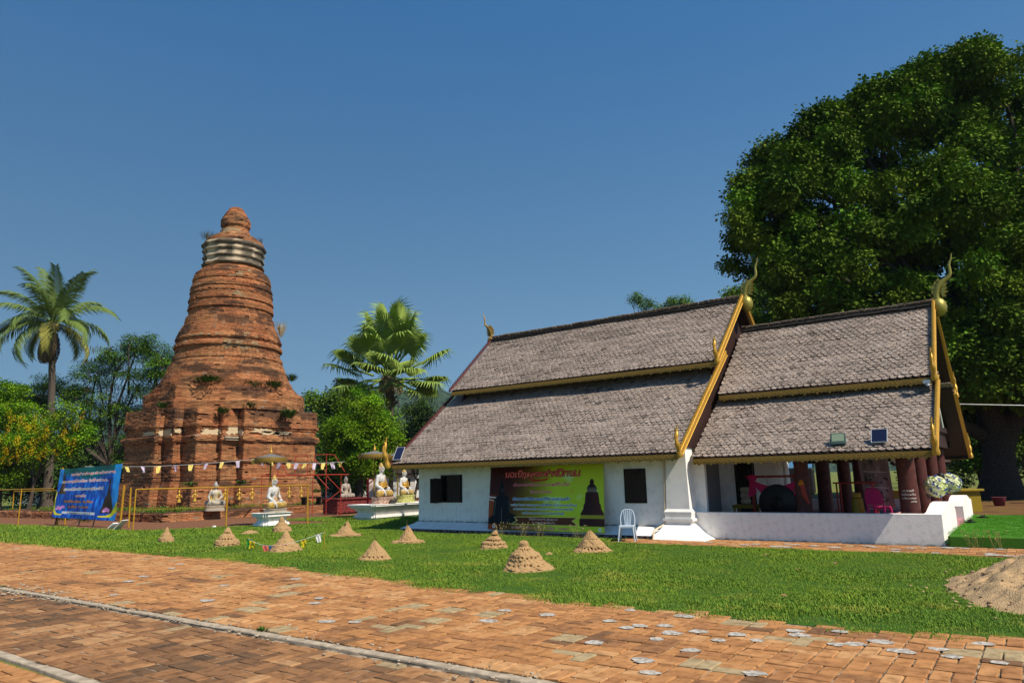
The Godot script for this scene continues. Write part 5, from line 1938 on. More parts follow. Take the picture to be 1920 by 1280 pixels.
func text_width(s: String, k: float) -> float:
	var w := 0.0
	for ch in s:
		if ch == " ":
			w += 3.0 * k
		elif GLYPH.has(ch):
			w += (2.7 if ch in "เไใโ." else (4.2 if ch in "ะาแ" else 6.0)) * k
	return w


# draws s centred on x with an outline of o pixels
func letter(im: Image, s: String, x: float, y: float, k: float, c: Color, th: int, edge: Color, o: int, slant := 0.0, width := 0.0) -> void:
	var sq := 1.0
	for ps in 2:
		if ps == 0 and o == 0:
			continue
		var cx := x - text_width(s, k) * 0.5
		var prev := cx
		for ch in s:
			if ch == " ":
				cx += 3.0 * k
			elif GLYPH.has(ch):
				stroke(im, GLYPH[ch], cx, y, k, slant, th + (o * 2 if ps == 0 else 0), edge if ps == 0 else c)
				prev = cx
				cx += (2.7 if ch in "เไใโ." else (4.2 if ch in "ะาแ" else 6.0)) * k
			elif MARK.has(ch):
				stroke(im, MARK[ch], prev, y, k, slant, th + (o * 2 if ps == 0 else 0), edge if ps == 0 else c)
				if ch == "ำ":
					stroke(im, GLYPH["า"], cx, y, k, slant, th + (o * 2 if ps == 0 else 0), edge if ps == 0 else c)
					cx += 4.0 * k


func fill_poly(im: Image, pts: Array, c: Color) -> void:
	var poly := PackedVector2Array(pts)
	var r := Rect2(poly[0], Vector2.ZERO)
	for p in poly:
		r = r.expand(p)
	for y in range(maxi(0, int(r.position.y)), mini(im.get_height(), int(r.end.y) + 1)):
		var xs := []
		for i in poly.size():
			var a := poly[i]
			var b := poly[(i + 1) % poly.size()]
			if (a.y <= y) != (b.y <= y):
				xs.append(a.x + (y - a.y) / (b.y - a.y) * (b.x - a.x))
		xs.sort()
		for i in range(0, xs.size() - 1, 2):
			im.fill_rect(Rect2i(int(xs[i]), y, maxi(1, int(xs[i + 1] - xs[i])), 1), c)


func hall_banner_image() -> Image:
	var w := 1000
	var h := 480
	var im := Image.create_empty(w, h, false, Image.FORMAT_RGB8)
	for y in range(0, h, 2):
		for x in range(0, w, 2):
			var u := float(x) / w
			var v := float(y) / h
			var g := Color(0.25, 0.09, 0.05).lerp(Color(0.5, 0.42, 0.05), smoothstep(0.12, 0.42, u + 0.15 * v - 0.08)).lerp(Color(0.70, 0.76, 0.12), smoothstep(0.36, 0.62, u))
			var mist := smoothstep(0.0, 0.5, noise.get_noise_2d(u * 9.0, v * 6.0) + 0.25 - absf(u - 0.72) * 2.2 - absf(v - 0.4) * 0.6)
			g = g.lerp(Color(0.72, 0.83, 0.72), mist * 0.75)
			if u < 0.1 and v > 0.42:
				g = g.lerp(Color(0.55, 0.22, 0.07), smoothstep(0.42, 0.5, v) * (1.0 - smoothstep(0.05, 0.1, u)))
			im.fill_rect(Rect2i(x, y, 2, 2), g)
	# dark bronze seated figure on the left, pale arcs beside it
	var dk := Color(0.06, 0.06, 0.055)
	fill_poly(im, [Vector2(112, 78), Vector2(122, 110), Vector2(136, 150), Vector2(136, 190), Vector2(148, 215), Vector2(190, 245), Vector2(205, 330), Vector2(190, 350), Vector2(262, 372), Vector2(270, 430), Vector2(0, 440), Vector2(0, 400), Vector2(40, 370), Vector2(52, 245), Vector2(92, 215), Vector2(98, 190), Vector2(96, 150), Vector2(106, 110)], dk)
	for q in [[62, 260, 48, 380], [180, 260, 196, 340], [120, 170, 118, 196], [118, 320, 122, 420], [200, 400, 150, 432]]:
		fill_poly(im, [Vector2(q[0], q[1]), Vector2(q[0] + 7, q[1]), Vector2(q[2] + 6, q[3]), Vector2(q[2], q[3])], Color(0.3, 0.31, 0.3))
	fill_poly(im, [Vector2(0, 228), Vector2(66, 236), Vector2(66, 243), Vector2(0, 237)], Color(0.85, 0.83, 0.8))
	fill_poly(im, [Vector2(0, 248), Vector2(50, 262), Vector2(48, 268), Vector2(0, 256)], Color(0.75, 0.72, 0.68))
	# printed brick tower on the right
	var prof := [[0.0, 8], [0.04, 16], [0.09, 18], [0.1, 12], [0.13, 26], [0.2, 42], [0.27, 36], [0.29, 50], [0.36, 54], [0.52, 60], [0.54, 68], [0.63, 72], [0.72, 90], [0.76, 96], [0.765, 92], [0.84, 96], [0.845, 104], [0.96, 104], [1.0, 98]]
	for y in range(108, 440):
		var f := (y - 108) / 332.0
		var hw := lerp_table(prof, f)
		for x in range(int(905 - hw), mini(1000, int(905 + hw))):
			var s := float(x - 905) / hw
			var n := fine_noise.get_noise_2d(x * 0.05, y * 0.3)
			var c := Color(0.22, 0.1, 0.07).lerp(Color(0.34, 0.17, 0.11), clampf(s * 0.6 + 0.3 + n, 0, 1))
			if y % 14 < 2:
				c = c * 0.6
			if f > 0.17 and f < 0.28 and n > 0.05:
				c = Color(0.6, 0.56, 0.5)
			if f > 0.765 and f < 0.84:
				c = Color(0.62, 0.55, 0.12)
			if f < 0.2:
				c = c.lerp(Color(0.1, 0.08, 0.07), 0.5)
			im.set_pixel(x, y, c)
	# words
	var red := Color(0.86, 0.22, 0.16)
	letter(im, "ขอเชิญพุทธศาสนิกชน", 480, 80, 7.9, Color(0.95, 0.42, 0.34), 6, Color(0.55, 0.04, 0.1), 4, 0.25)
	fill_poly(im, [Vector2(350, 98), Vector2(470, 104), Vector2(560, 92), Vector2(520, 112), Vector2(420, 118)], Color(0.7, 0.12, 0.1))
	letter(im, "เข้ากราบไหว้สักการะ พระธาตุศรีปิงเมือง", 480, 152, 3.1, Color(0.75, 0.1, 0.3), 3, Color(0.85, 0.65, 0.62), 1)
	letter(im, "และพระเจ้าทอง", 480, 205, 3.1, Color(0.75, 0.1, 0.25), 3, Color(0.85, 0.65, 0.62), 1)
	letter(im, "เพื่อความเป็นสิริมงคลแก่ชีวิต และครอบครัว", 480, 258, 2.9, Color(0.05, 0.1, 0.3), 3, Color(0.65, 0.75, 0.85), 2)
	letter(im, "ขอเชิญ ร่วมกราบขอพรพระธาตุศักดิ์สิทธิ์ ไหว้พระตามแบบล้านนา", 495, 300, 2.25, Color(0.12, 0.16, 0.2), 2, Color(0.72, 0.74, 0.74), 2)
	letter(im, "ตามรอยอารยธรรมโบราณ ชมความงามของพระธาตุเก่าแก่", 495, 330, 2.25, Color(0.12, 0.16, 0.2), 2, Color(0.72, 0.74, 0.74), 2)
	letter(im, "และสักการะพระประธาน อายุหลายร้อยปี", 495, 360, 2.25, Color(0.12, 0.16, 0.2), 2, Color(0.7, 0.72, 0.7), 2)
	fill_poly(im, [Vector2(236, 382), Vector2(796, 378), Vector2(748, 404), Vector2(800, 440), Vector2(210, 438), Vector2(262, 408)], Color(0.78, 0.7, 0.35))
	fill_poly(im, [Vector2(246, 386), Vector2(780, 382), Vector2(736, 404), Vector2(784, 435), Vector2(226, 433), Vector2(276, 408)], Color(0.36, 0.17, 0.07))
	letter(im, "เปิดให้เข้าชมทุกวัน ตั้งแต่เวลา", 500, 404, 2.1, Color(0.93, 0.68, 0.62), 2, red, 0)
	letter(im, "ร่วมทำบุญบูรณะได้ทุกวัน", 500, 428, 2.1, Color(0.93, 0.68, 0.62), 2, red, 0)
	letter(im, "ณ วัดศรีปิงเมือง ต.เวียง  อ.เมือง  จ.พะเยา", 470, 468, 2.9, Color(0.9, 0.6, 0.5), 3, Color(0.5, 0.12, 0.1), 1)
	for q in [[55, 457], [965, 462]]:
		for i in 6:
			var an := TAU * i / 6.0
			var c := Vector2(q[0], q[1]) + Vector2(cos(an), sin(an)) * 11.0
			im.fill_rect(Rect2i(int(c.x) - 4, int(c.y) - 4, 8, 8), Color(0.92, 0.92, 0.92))
	# small gold sunburst
	for i in 10:
		var an := TAU * i / 10.0
		var c := Vector2(740, 200)
		stroke(im, "00 01", c.x + cos(an) * 12.0, c.y + sin(an) * 12.0 - 14, 5.0, 0.0, 3, Color(0.72, 0.5, 0.1))
	im.adjust_bcs(1.22, 1.0, 0.88)
	return im


func blue_banner_image() -> Image:
	var w := 760
	var h := 640
	var im := Image.create_empty(w, h, false, Image.FORMAT_RGB8)
	for y in range(0, h, 2):
		for x in range(0, w, 2):
			var u := float(x) / w
			var v := float(y) / h
			var n := fine_noise.get_noise_2d(u * 9.0, v * 1.4)
			var c := Color(0.03, 0.2, 0.55).lerp(Color(0.1, 0.42, 0.75), clampf(0.35 + n * 1.1, 0, 1))
			c = c.lerp(Color(0.02, 0.3, 0.3), smoothstep(0.27, 0.1, v + 0.06 * sin(u * 9.0)))
			if u > 0.9:
				c = c.lerp(Color(0.12, 0.5, 0.8), 0.8)
			if u < 0.07 and v < 0.3:
				c = Color(0.1, 0.45, 0.75)
			im.fill_rect(Rect2i(x, y, 2, 2), c)
	# tower pictures at both sides
	for y in range(40, 330):
		var f := (y - 40) / 290.0
		var hw := 6.0 + 40.0 * f * f + (10.0 if f > 0.9 else 0.0)
		for x in range(int(70 - hw), int(70 + hw)):
			var n := fine_noise.get_noise_2d(x * 0.08, y * 0.05)
			im.set_pixel(maxi(0, x), y, Color(0.36, 0.28, 0.16).lerp(Color(0.14, 0.1, 0.07), clampf(0.5 - (x - 70) / hw * 0.6 + n, 0, 1)))
	for y in range(170, 560):
		var f := (y - 170) / 390.0
		var hw := 12.0 + (70.0 * (f - 0.3) if f > 0.3 else 0.0) + (14.0 if f > 0.5 else 0.0)
		for x in range(int(650 - hw), mini(w, int(650 + hw))):
			var n := fine_noise.get_noise_2d(x * 0.1, y * 0.2)
			im.set_pixel(x, y, Color(0.16, 0.11, 0.1).lerp(Color(0.28, 0.2, 0.16), clampf(n + 0.3, 0, 1)))
	# lotus flowers and a yellow border in the lower corners
	for q in [[60, 530, 1.0], [640, 540, 1.0], [110, 510, 0.7]]:
		for i in 9:
			var an := -PI * i / 8.0
			var c := Vector2(q[0], q[1])
			var e: Vector2 = c + Vector2(cos(an) * 46.0, sin(an) * 52.0) * float(q[2])
			var s: Vector2 = Vector2(-sin(an), cos(an)) * 12.0 * float(q[2])
			fill_poly(im, [c, c.lerp(e, 0.6) + s, e, c.lerp(e, 0.6) - s], Color(0.62, 0.3, 0.55).lerp(Color(0.85, 0.6, 0.75), (i % 3) * 0.4))
	fill_poly(im, [Vector2(0, 300), Vector2(12, 300), Vector2(14, 540), Vector2(60, 585), Vector2(120, 590), Vector2(110, 606), Vector2(30, 606), Vector2(0, 560)], Color(0.85, 0.7, 0.1))
	fill_poly(im, [Vector2(560, 592), Vector2(640, 588), Vector2(700, 560), Vector2(760, 420), Vector2(760, 540), Vector2(700, 606), Vector2(570, 610)], Color(0.85, 0.7, 0.1))
	letter(im, "ขอเชิญร่วมทำบุญ สรงน้ำพระธาตุ", 410, 92, 4.2, Color(0.8, 0.12, 0.15), 4, Color(0.88, 0.88, 0.9), 3)
	letter(im, "พระธาตุศรีปิงเมือง วันที่ ๒๕ พ.ค.", 340, 182, 4.2, Color(0.72, 0.12, 0.18), 4, Color(0.85, 0.87, 0.9), 4)
	letter(im, "ประเพณีสรงน้ำพระธาตุประจำปี", 320, 282, 3.9, Color(0.5, 0.3, 0.4), 4, Color(0.75, 0.78, 0.85), 5)
	letter(im, "แปดเป็ง", 330, 368, 4.2, Color(0.75, 0.12, 0.15), 4, Color(0.88, 0.88, 0.9), 3)
	letter(im, "วัดศรีปิงเมือง  ต.เวียง", 300, 440, 4.0, Color(0.78, 0.45, 0.1), 5, Color(0.35, 0.15, 0.02), 2)
	letter(im, "อ.เมือง จ.พะเยา", 310, 505, 4.0, Color(0.78, 0.45, 0.1), 5, Color(0.35, 0.15, 0.02), 2)
	im.fill_rect(Rect2i(115, 555, 410, 30), Color(0.72, 0.76, 0.8))
	letter(im, "ขอเชิญทุกท่านร่วมงานบุญประจำปี", 320, 580, 2.3, Color(0.1, 0.12, 0.2), 3, Color.BLACK, 0)
	im.adjust_bcs(1.4, 1.0, 0.92)
	return im


func print_mat(im: Image, rough := 0.45) -> StandardMaterial3D:
	var m := StandardMaterial3D.new()
	m.albedo_texture = ImageTexture.create_from_image(im)
	m.roughness = rough
	m.metallic_specular = 0.3
	return m


# hanging sheet with waves; corners given anticlockwise from lower left
func cloth(b: MB, p: Array, nx: int, ny: int, amp: float, sd: float) -> void:
	var nrm: Vector3 = (p[1] - p[0]).cross(p[3] - p[0]).normalized()
	var rows := []
	for j in ny + 1:
		var line := PackedVector3Array()
		for i in nx + 1:
			var u := float(i) / nx
			var v := float(j) / ny
			var q: Vector3 = p[0].lerp(p[1], u).lerp(p[3].lerp(p[2], u), v)
			line.append(q + nrm * amp * (noise.get_noise_2d(u * 8.0 + sd, v * 5.0) + 0.5 * sin(u * 11.0 + v * 3.0 + sd) * (1.0 - v)))
		rows.append(line)
	b.grid(rows)
	for i in b.uv.size():
		b.uv[i].y = 1.0 - b.uv[i].y


func column_text(cl: Node3D, c: Vector3, r: float) -> void:
	var im := Image.create_empty(220, 160, false, Image.FORMAT_RGBA8)
	im.fill(Color(0.7, 0.66, 0.64, 0.0))
	var wc := Color(0.72, 0.68, 0.66)
	letter(im, "พระธาตุศรี", 110, 34, 3.0, wc, 4, wc, 0)
	letter(im, "ปิงเมือง ต.เวียง", 110, 72, 2.6, wc, 4, wc, 0)
	letter(im, "อ.เมือง จ.พะเยา", 110, 110, 2.6, wc, 4, wc, 0)
	letter(im, "๒๕๕๐", 160, 146, 3.0, wc, 4, wc, 0)
	var m := print_mat(im, 0.7)
	m.transparency = BaseMaterial3D.TRANSPARENCY_ALPHA_SCISSOR
	m.alpha_scissor_threshold = 0.5
	var rows := []
	for j in 2:
		var line := PackedVector3Array()
		for i in 13:
			var an := lerpf(-2.35, -0.5, i / 12.0)
			line.append(c + Vector3(cos(an) * (r + 0.002), -0.2 + j * 0.34, -sin(an) * (r + 0.002)))
		rows.append(line)
	var b := MB.new()
	b.grid(rows)
	for i in b.uv.size():
		b.uv[i].y = 1.0 - b.uv[i].y
	put(cl, "painted_text", b.mesh(), m)


func solar_panel(nm: String, label: String, at: Vector3, w: float, h: float, b: Basis, cells_x: int, cells_y: int) -> void:
	var t := thing(nm, label, "solar panel", at)
	t.transform.basis = b
	var m := MB.new()
	var e := 0.018
	for s in [-1.0, 1.0]:
		m.cbox(Vector3(s * (w * 0.5 - e * 0.5), 0, 0), Vector3(e, h, 0.03), 0.003)
		m.cbox(Vector3(0, s * (h * 0.5 - e * 0.5), 0), Vector3(w - 2.0 * e, e, 0.028), 0.003)
	put(t, "frame", m.mesh(), M.alu)
	for j in cells_y:
		for i in cells_x:
			m = MB.new()
			var cw := (w - 2.0 * e) / cells_x
			var chh := (h - 2.0 * e) / cells_y
			m.box(Vector3((i + 0.5) * cw - w * 0.5 + e, (j + 0.5) * chh - h * 0.5 + e, 0.004), Vector3(cw - 0.006, chh - 0.006, 0.008))
			put(t, "cell", m.mesh(), M.panel)
	m = MB.new()
	m.box(Vector3(0, 0, -0.006), Vector3(w - 0.02, h - 0.02, 0.006))
	put(t, "backing", m.mesh(), M.alu)
	m = MB.new()
	m.bar(Vector3(0, 0, -0.01), Vector3(0, -h * 0.5, -0.2), 0.015)
	put(t, "bracket", m.mesh(), M.alu)


func hall_objects() -> void:
	rng.seed = 600
	# printed banner on the wall
	var b := MB.new()
	cloth(b, [V(-6.78, 0.16, 0.41), V(-2.86, 0.14, 0.41), V(-3.08, 1.955, 0.9), V(-7.0, 1.945, 0.9)], 40, 16, 0.012, 3.0)
	var t := thing("wall_banner", "large yellow-green printed banner with red Thai headline on the hall wall", "banner")
	put(t, "sheet", b.mesh(), print_mat(hall_banner_image()))
	b = MB.new()
	for q in [[-7.0, 1.93], [-3.1, 1.94], [-5.0, 1.935]]:
		b.lathe(V(q[0], q[1], 0.875), [Vector2(0.0, -0.012), Vector2(0.014, -0.012), Vector2(0.014, 0.012), Vector2(0.0, 0.012)], 8)
	put(t, "eyelets", b.mesh(), M.alu)
	# on the roof
	var fb := Basis(Vector3.RIGHT, -0.55)
	solar_panel("solar_panel", "small blue solar panel on the porch roof above the eave", V(3.82, 2.36, 1.12), 0.34, 0.36, fb, 1, 6)
	solar_panel("solar_panel", "narrow tilted solar panel at the far left end of the hall eave", V(-10.5, 2.50, 0.45), 0.30, 0.56, Basis(Vector3.UP, 0.35) * Basis(Vector3.RIGHT, -0.7), 2, 6)
	t = thing("floodlight", "square green-glass floodlight on the porch roof left of the solar panel", "floodlight", V(2.96, 2.33, 1.1))
	t.rotation = Vector3(-0.45, 0.1, 0)
	b = MB.new()
	b.cbox(Vector3.ZERO, Vector3(0.32, 0.29, 0.06), 0.01)
	put(t, "housing", b.mesh(), mat(lin(0.035, 0.07, 0.065), 0.5))
	b = MB.new()
	b.cbox(Vector3(0, 0.02, 0.031), Vector3(0.26, 0.19, 0.01), 0.003)
	put(t, "glass", b.mesh(), mat(lin(0.2, 0.26, 0.18), 0.12))
	b = MB.new()
	b.tube([Vector3(-0.17, 0, 0), Vector3(-0.19, -0.2, -0.05), Vector3(0.19, -0.2, -0.05), Vector3(0.17, 0, 0)], [0.012], 6)
	put(t, "bracket", b.mesh(), M.alu)
	t = thing("roof_lamp", "small white lamp at the right end of the porch's upper eave", "lamp", V(4.72, 3.64, 2.75))
	b = MB.new()
	b.cbox(Vector3(0, 0, 0), Vector3(0.16, 0.09, 0.12), 0.02)
	put(t, "housing", b.mesh(), M.white)
	b = MB.new()
	b.lathe(Vector3(0.02, -0.07, 0.04), [Vector2(0.05, -0.03), Vector2(0.045, 0.02), Vector2(0.02, 0.04)], 10)
	put(t, "lens", b.mesh(), M.alu)
	t = thing("hanging_lamp", "white lampshade hanging under the right end of the porch gable", "lamp", V(4.7, 2.1, 2.3))
	b = MB.new()
	b.lathe(Vector3.ZERO, [Vector2(0.13, 0.0), Vector2(0.09, 0.08), Vector2(0.04, 0.13), Vector2(0.02, 0.17)], 14)
	put(t, "shade", b.mesh(), M.white)
	b = MB.new()
	b.bar(Vector3(0, 0.16, 0), Vector3(0, 0.7, 0), 0.008, 5)
	put(t, "cord", b.mesh(), M.black)
	# gong in a red stand with a pink drape
	t = thing("gong_stand", "red wooden stand with knotted pink drape around the big black gong", "gong stand", V(0.92, 0.32, 3.0))
	b = MB.new()
	for s in [-1.0, 1.0]:
		b.cbox(Vector3(s * 0.62, 0.62, 0), Vector3(0.07, 1.24, 0.07), 0.008)
		b.cbox(Vector3(s * 0.62, 0.03, 0), Vector3(0.09, 0.06, 0.6), 0.008)
	put(t, "posts", b.mesh(), M.redsteel)
	b = MB.new()
	b.cbox(Vector3(0, 1.18, 0), Vector3(1.6, 0.06, 0.07), 0.008)
	put(t, "top_beam", b.mesh(), M.redsteel)
	b = MB.new()
	var rows := []
	for j in 7:
		var line := PackedVector3Array()
		for i in 21:
			var u := i / 20.0
			var sagv := 1.12 - (0.2 + 0.05 * j) * (1.0 - pow(absf(u - 0.5) * 2.0, 2.0)) - j * 0.012
			line.append(Vector3(lerpf(-0.6, 0.6, u), sagv, 0.07 + 0.025 * sin(j * 2.4 + u * 5.0)))
		rows.append(line)
	rows.reverse()
	b.grid(rows)
	for s in [-1.0, 1.0]:
		b.ball(Vector3(s * 0.6, 1.15, 0.05), Vector3(0.13, 0.1, 0.08), 10, 7)
		for k in 3:
			cloth(b, [Vector3(s * 0.6 - 0.1 + k * 0.07 - 0.05, 0.66 + k * 0.05, 0.08), Vector3(s * 0.6 - 0.1 + k * 0.07 + 0.08, 0.66 + k * 0.05, 0.07), Vector3(s * 0.6 + 0.04, 1.14, 0.07), Vector3(s * 0.6 - 0.04, 1.14, 0.08)], 6, 8, 0.05, k * 2.0 + s)
	put(t, "drape", b.mesh(), M.pinkcloth)
	t = thing("gong", "big round black gong on the porch behind the low wall", "gong", V(0.95, 0.8, 2.92))
	t.rotation.x = PI / 2
	b = MB.new()
	b.lathe(Vector3.ZERO, [Vector2(0.46, -0.1), Vector2(0.50, 0.0), Vector2(0.47, 0.05), Vector2(0.2, 0.07), Vector2(0.17, 0.12), Vector2(0.08, 0.17), Vector2(0.0, 0.18)], 36)
	put(t, "plate", b.mesh(), mat(lin(0.02, 0.017, 0.015), 0.35))
	b = MB.new()
	b.tube([Vector3(-0.2, -0.03, -0.42), Vector3(-0.28, -0.05, -0.7)], [0.012], 5)
	b.tube([Vector3(0.2, -0.03, -0.42), Vector3(0.28, -0.05, -0.7)], [0.012], 5)
	put(t, "ropes", b.mesh(), M.cream)
	# low yellow table with stacked cream pots
	t = thing("altar_table", "low yellow table on the porch left of the gong", "table", V(-0.02, 0.32, 3.5))
	b = MB.new()
	b.cbox(Vector3(0, 0.38, 0), Vector3(0.75, 0.09, 0.5), 0.01)
	put(t, "tabletop", b.mesh(), M.yellowbox)
	for q in [[-0.33, -0.2], [0.33, -0.2], [-0.33, 0.2], [0.33, 0.2]]:
		b = MB.new()
		b.cbox(Vector3(q[0], 0.17, q[1]), Vector3(0.05, 0.34, 0.05), 0.005)
		put(t, "leg", b.mesh(), M.yellowbox)
	for q in [[-0.08, 0, "lower cream pot of the stack on the yellow table"], [-0.08, 1, "middle cream pot of the stack on the yellow table"], [-0.08, 2, "top cream pot of the stack, on the yellow table"]]:
		b = MB.new()
		b.lathe(Vector3.ZERO, [Vector2(0.0, 0.0), Vector2(0.1, 0.0), Vector2(0.135, 0.06), Vector2(0.14, 0.1), Vector2(0.12, 0.14), Vector2(0.13, 0.15), Vector2(0.11, 0.155), Vector2(0.0, 0.15)], 18)
		solo("pot", b.mesh(), M.cream, q[2], "pot", V(q[0], 0.747 + 0.157 * q[1], 3.5))
	# red trestle, donation drum, pink chair
	t = thing("red_trestle", "thin red steel frame on the porch beside the yellow drum", "frame", V(2.75, 0.32, 3.4))
	b = MB.new()
	for s in [-1.0, 1.0]:
		b.bar(Vector3(s * 0.42, 0, 0), Vector3(s * 0.42, 0.98, 0), 0.022)
		b.bar(Vector3(s * 0.42, 0, -0.4), Vector3(s * 0.42, 0.98, -0.4), 0.022)
		b.bar(Vector3(s * 0.42, 0.98, -0.4), Vector3(s * 0.42, 0.98, 0), 0.022)
	put(t, "legs", b.mesh(), M.redsteel)
	b = MB.new()
	b.bar(Vector3(-0.5, 0.98, 0), Vector3(0.52, 0.98, 0), 0.024)
	b.bar(Vector3(-0.42, 0.98, -0.4), Vector3(0.42, 0.98, -0.4), 0.022)
	put(t, "top_rail", b.mesh(), M.redsteel)
	t = thing("donation_drum", "tall yellow drum with a gilded top on the porch", "drum", V(2.92, 0.32, 2.7))
	b = MB.new()
	b.lathe(Vector3.ZERO, [Vector2(0.0, 0.0), Vector2(0.16, 0.0), Vector2(0.15, 0.2), Vector2(0.125, 0.6), Vector2(0.12, 0.64), Vector2(0.0, 0.65)], 20)
	put(t, "body", b.mesh(), M.yellowbox)
	b = MB.new()
	for i in 12:
		var an := TAU * i / 12.0
		b.slab(leaf_poly(0.02, 0.12, 0.01), Vector3(cos(an) * 0.09, 0.64, sin(an) * 0.09), Basis(Vector3.UP, -an + PI / 2), 0.01)
	put(t, "crown", b.mesh(), M.gold)
	t = plastic_chair("plastic_chair", "bright pink plastic chair on the porch beside the thick column", V(3.42, 0.32, 2.5), 2.9, M.pinkplastic)
	plastic_chair("plastic_chair", "pale blue-grey plastic chair on the grass against the hall wall", V(-1.84, 0.03, -0.3), 0.35, M.plastic).scale = Vector3(0.9, 0.86, 0.9)
	# hanging printed sheet
	var im := Image.create_empty(300, 420, false, Image.FORMAT_RGB8)
	im.fill(Color(0.5, 0.43, 0.43))
	for k in 60:
		var p := Vector2(R(15, 240), R(30, 370))
		im.fill_rect(Rect2i(int(p.x), int(p.y), int(R(10, 50)), int(R(8, 50))), Color(0.16, 0.13, 0.13).lerp(Color(0.6, 0.55, 0.55), R(0, 1)))
	for k in 3:
		im.fill_rect(Rect2i(18 + k * 8, 60 + k * 110, 250 - k * 10, 6), Color(0.72, 0.68, 0.68))
	letter(im, "ประวัติวัด", 150, 40, 4.0, Color(0.1, 0.08, 0.08), 4, Color.BLACK, 0)
	b = MB.new()
	cloth(b, [V(2.95, 0.72, 3.6), V(3.62, 0.66, 3.6), V(3.55, 2.16, 3.6), V(2.84, 2.18, 3.6)], 16, 24, 0.05, 9.0)
	solo("hanging_poster", b.mesh(), print_mat(im, 0.7), "grey printed sheet hanging between the porch columns", "poster")
	# horn loudspeaker
	t = thing("loudspeaker", "round cream horn loudspeaker hanging under the porch roof", "loudspeaker", V(3.75, 1.92, 4.0))
	t.rotation.x = PI / 2
	b = MB.new()
	b.lathe(Vector3.ZERO, [Vector2(0.05, -0.2), Vector2(0.07, -0.1), Vector2(0.12, -0.03), Vector2(0.19, 0.02), Vector2(0.18, 0.03), Vector2(0.1, -0.04), Vector2(0.05, -0.08), Vector2(0.0, -0.08)], 24)
	put(t, "horn", b.mesh(), M.cream)
	b = MB.new()
	b.ball(Vector3(0, -0.04, 0), Vector3(0.05, 0.03, 0.05), 10, 6)
	put(t, "centre_cone", b.mesh(), M.cream)
	# orange lotus lamp with red sash on a column
	t = thing("paper_lantern", "orange paper lantern with a red sash on an inner porch column", "lantern", V(1.9, 1.35, 1.7))
	b = MB.new()
	for i in 10:
		var an := TAU * i / 10.0
		b.slab(leaf_poly(0.04, 0.13, 0.0), Vector3(cos(an) * 0.06, -0.06, sin(an) * 0.06), Basis(Vector3.UP, -an + PI / 2) * Basis(Vector3.RIGHT, -0.3), 0.01)
	put(t, "petals", b.mesh(), M.orange)
	b = MB.new()
	b.tube([Vector3(0.02, -0.05, 0.02), Vector3(0.06, -0.3, 0.03), Vector3(0.13, -0.5, 0.0)], [0.05, 0.06, 0.03], 8)
	put(t, "sash", b.mesh(), M.redsteel)
	# flower balls
	for q in [[4.55, 1.18, 3.5, "white and yellow flower ball with blue butterflies on the porch gate, left one"], [4.72, 1.22, 5.0, "white and yellow flower ball with blue butterflies on the porch gate, right one"]]:
		t = thing("flower_ball", q[3], "flower ball", V(q[0], q[1], q[2]), 0.0, "flower balls at the porch gate")
		b = MB.new()
		b.ball(Vector3.ZERO, Vector3.ONE * 0.23, 16, 10)
		put(t, "core", b.mesh(), mat(lin(0.45, 0.5, 0.12), 0.9))
		b = MB.new()
		for i in 9:
			var an := TAU * i / 9.0
			var d := Vector3(cos(an), 0.35, sin(an)).normalized()
			var s := Vector3(-sin(an), 0, cos(an)) * 0.014
			b.tri(Vector3.ZERO, d * 0.03 + s, d * 0.045)
			b.tri(Vector3.ZERO, d * 0.045, d * 0.03 - s)
		var xf := []
		var cols := []
		var bx := []
		for i in 320:
			var y := 1.0 - 2.0 * (i + 0.5) / 320.0
			var an := i * 2.39996
			var d := Vector3(sqrt(1 - y * y) * cos(an), y, sqrt(1 - y * y) * sin(an))
			var x := d.cross(Vector3(0.3, 0.8, 0.5)).normalized()
			var bs := Basis(x, d, x.cross(d)) * Basis(Vector3.UP, R(0, TAU))
			if (i * 7919) % 97 < 8:
				bx.append(Transform3D(bs, d * 0.265))
			else:
				xf.append(Transform3D(bs.scaled(Vector3.ONE * R(0.9, 1.3)), d * R(0.22, 0.245)))
				var k := R(0, 1)
				cols.append(Color(0.8, 0.82, 0.62).lerp(Color(0.62, 0.68, 0.16), k * k))
		many(t, "petals", b.mesh(), M.vc, xf, cols)
		b = MB.new()
		for s in [-1.0, 1.0]:
			b.tri(Vector3.ZERO, Vector3(s * 0.045, 0.012, -0.04), Vector3(s * 0.05, 0.012, 0.03))
			b.tri(Vector3.ZERO, Vector3(s * 0.05, 0.012, 0.03), Vector3(s * 0.012, 0.004, 0.04))
		var bm := b.mesh()
		for x in bx:
			put(t, "butterfly", bm, mat(lin(0.03, 0.07, 0.25), 0.5), x)
	b = MB.new()
	b.lathe(V(4.62, 1.42, 4.1), [Vector2(0, -0.09), Vector2(0.07, -0.07), Vector2(0.09, 0), Vector2(0.06, 0.07), Vector2(0, 0.09)], 14)
	solo("ball_lamp", b.mesh(), M.black, "small dark round lamp above the two flower balls", "lamp")
	# green turf platform and shoes
	b = MB.new()
	b.cbox(V(11.9, 0.12, 4.65), Vector3(14.0, 0.27, 7.3), 0.04)
	t = thing("turf_platform", "raised platform covered in bright green artificial turf", "platform")
	put(t, "carpet", b.mesh(), M.turf)
	b = MB.new()
	for i in 16:
		var an := R(0, TAU)
		var o := Vector3(R(-0.06, 0.06), 0, R(-0.06, 0.06))
		var d := Vector3(cos(an) * 0.4, 1, sin(an) * 0.4).normalized() * R(0.012, 0.022)
		var s := Vector3(-sin(an), 0, cos(an)) * 0.0035
		b.tri(o - s, o + d, o + s)
	var tx := []
	var tc := []
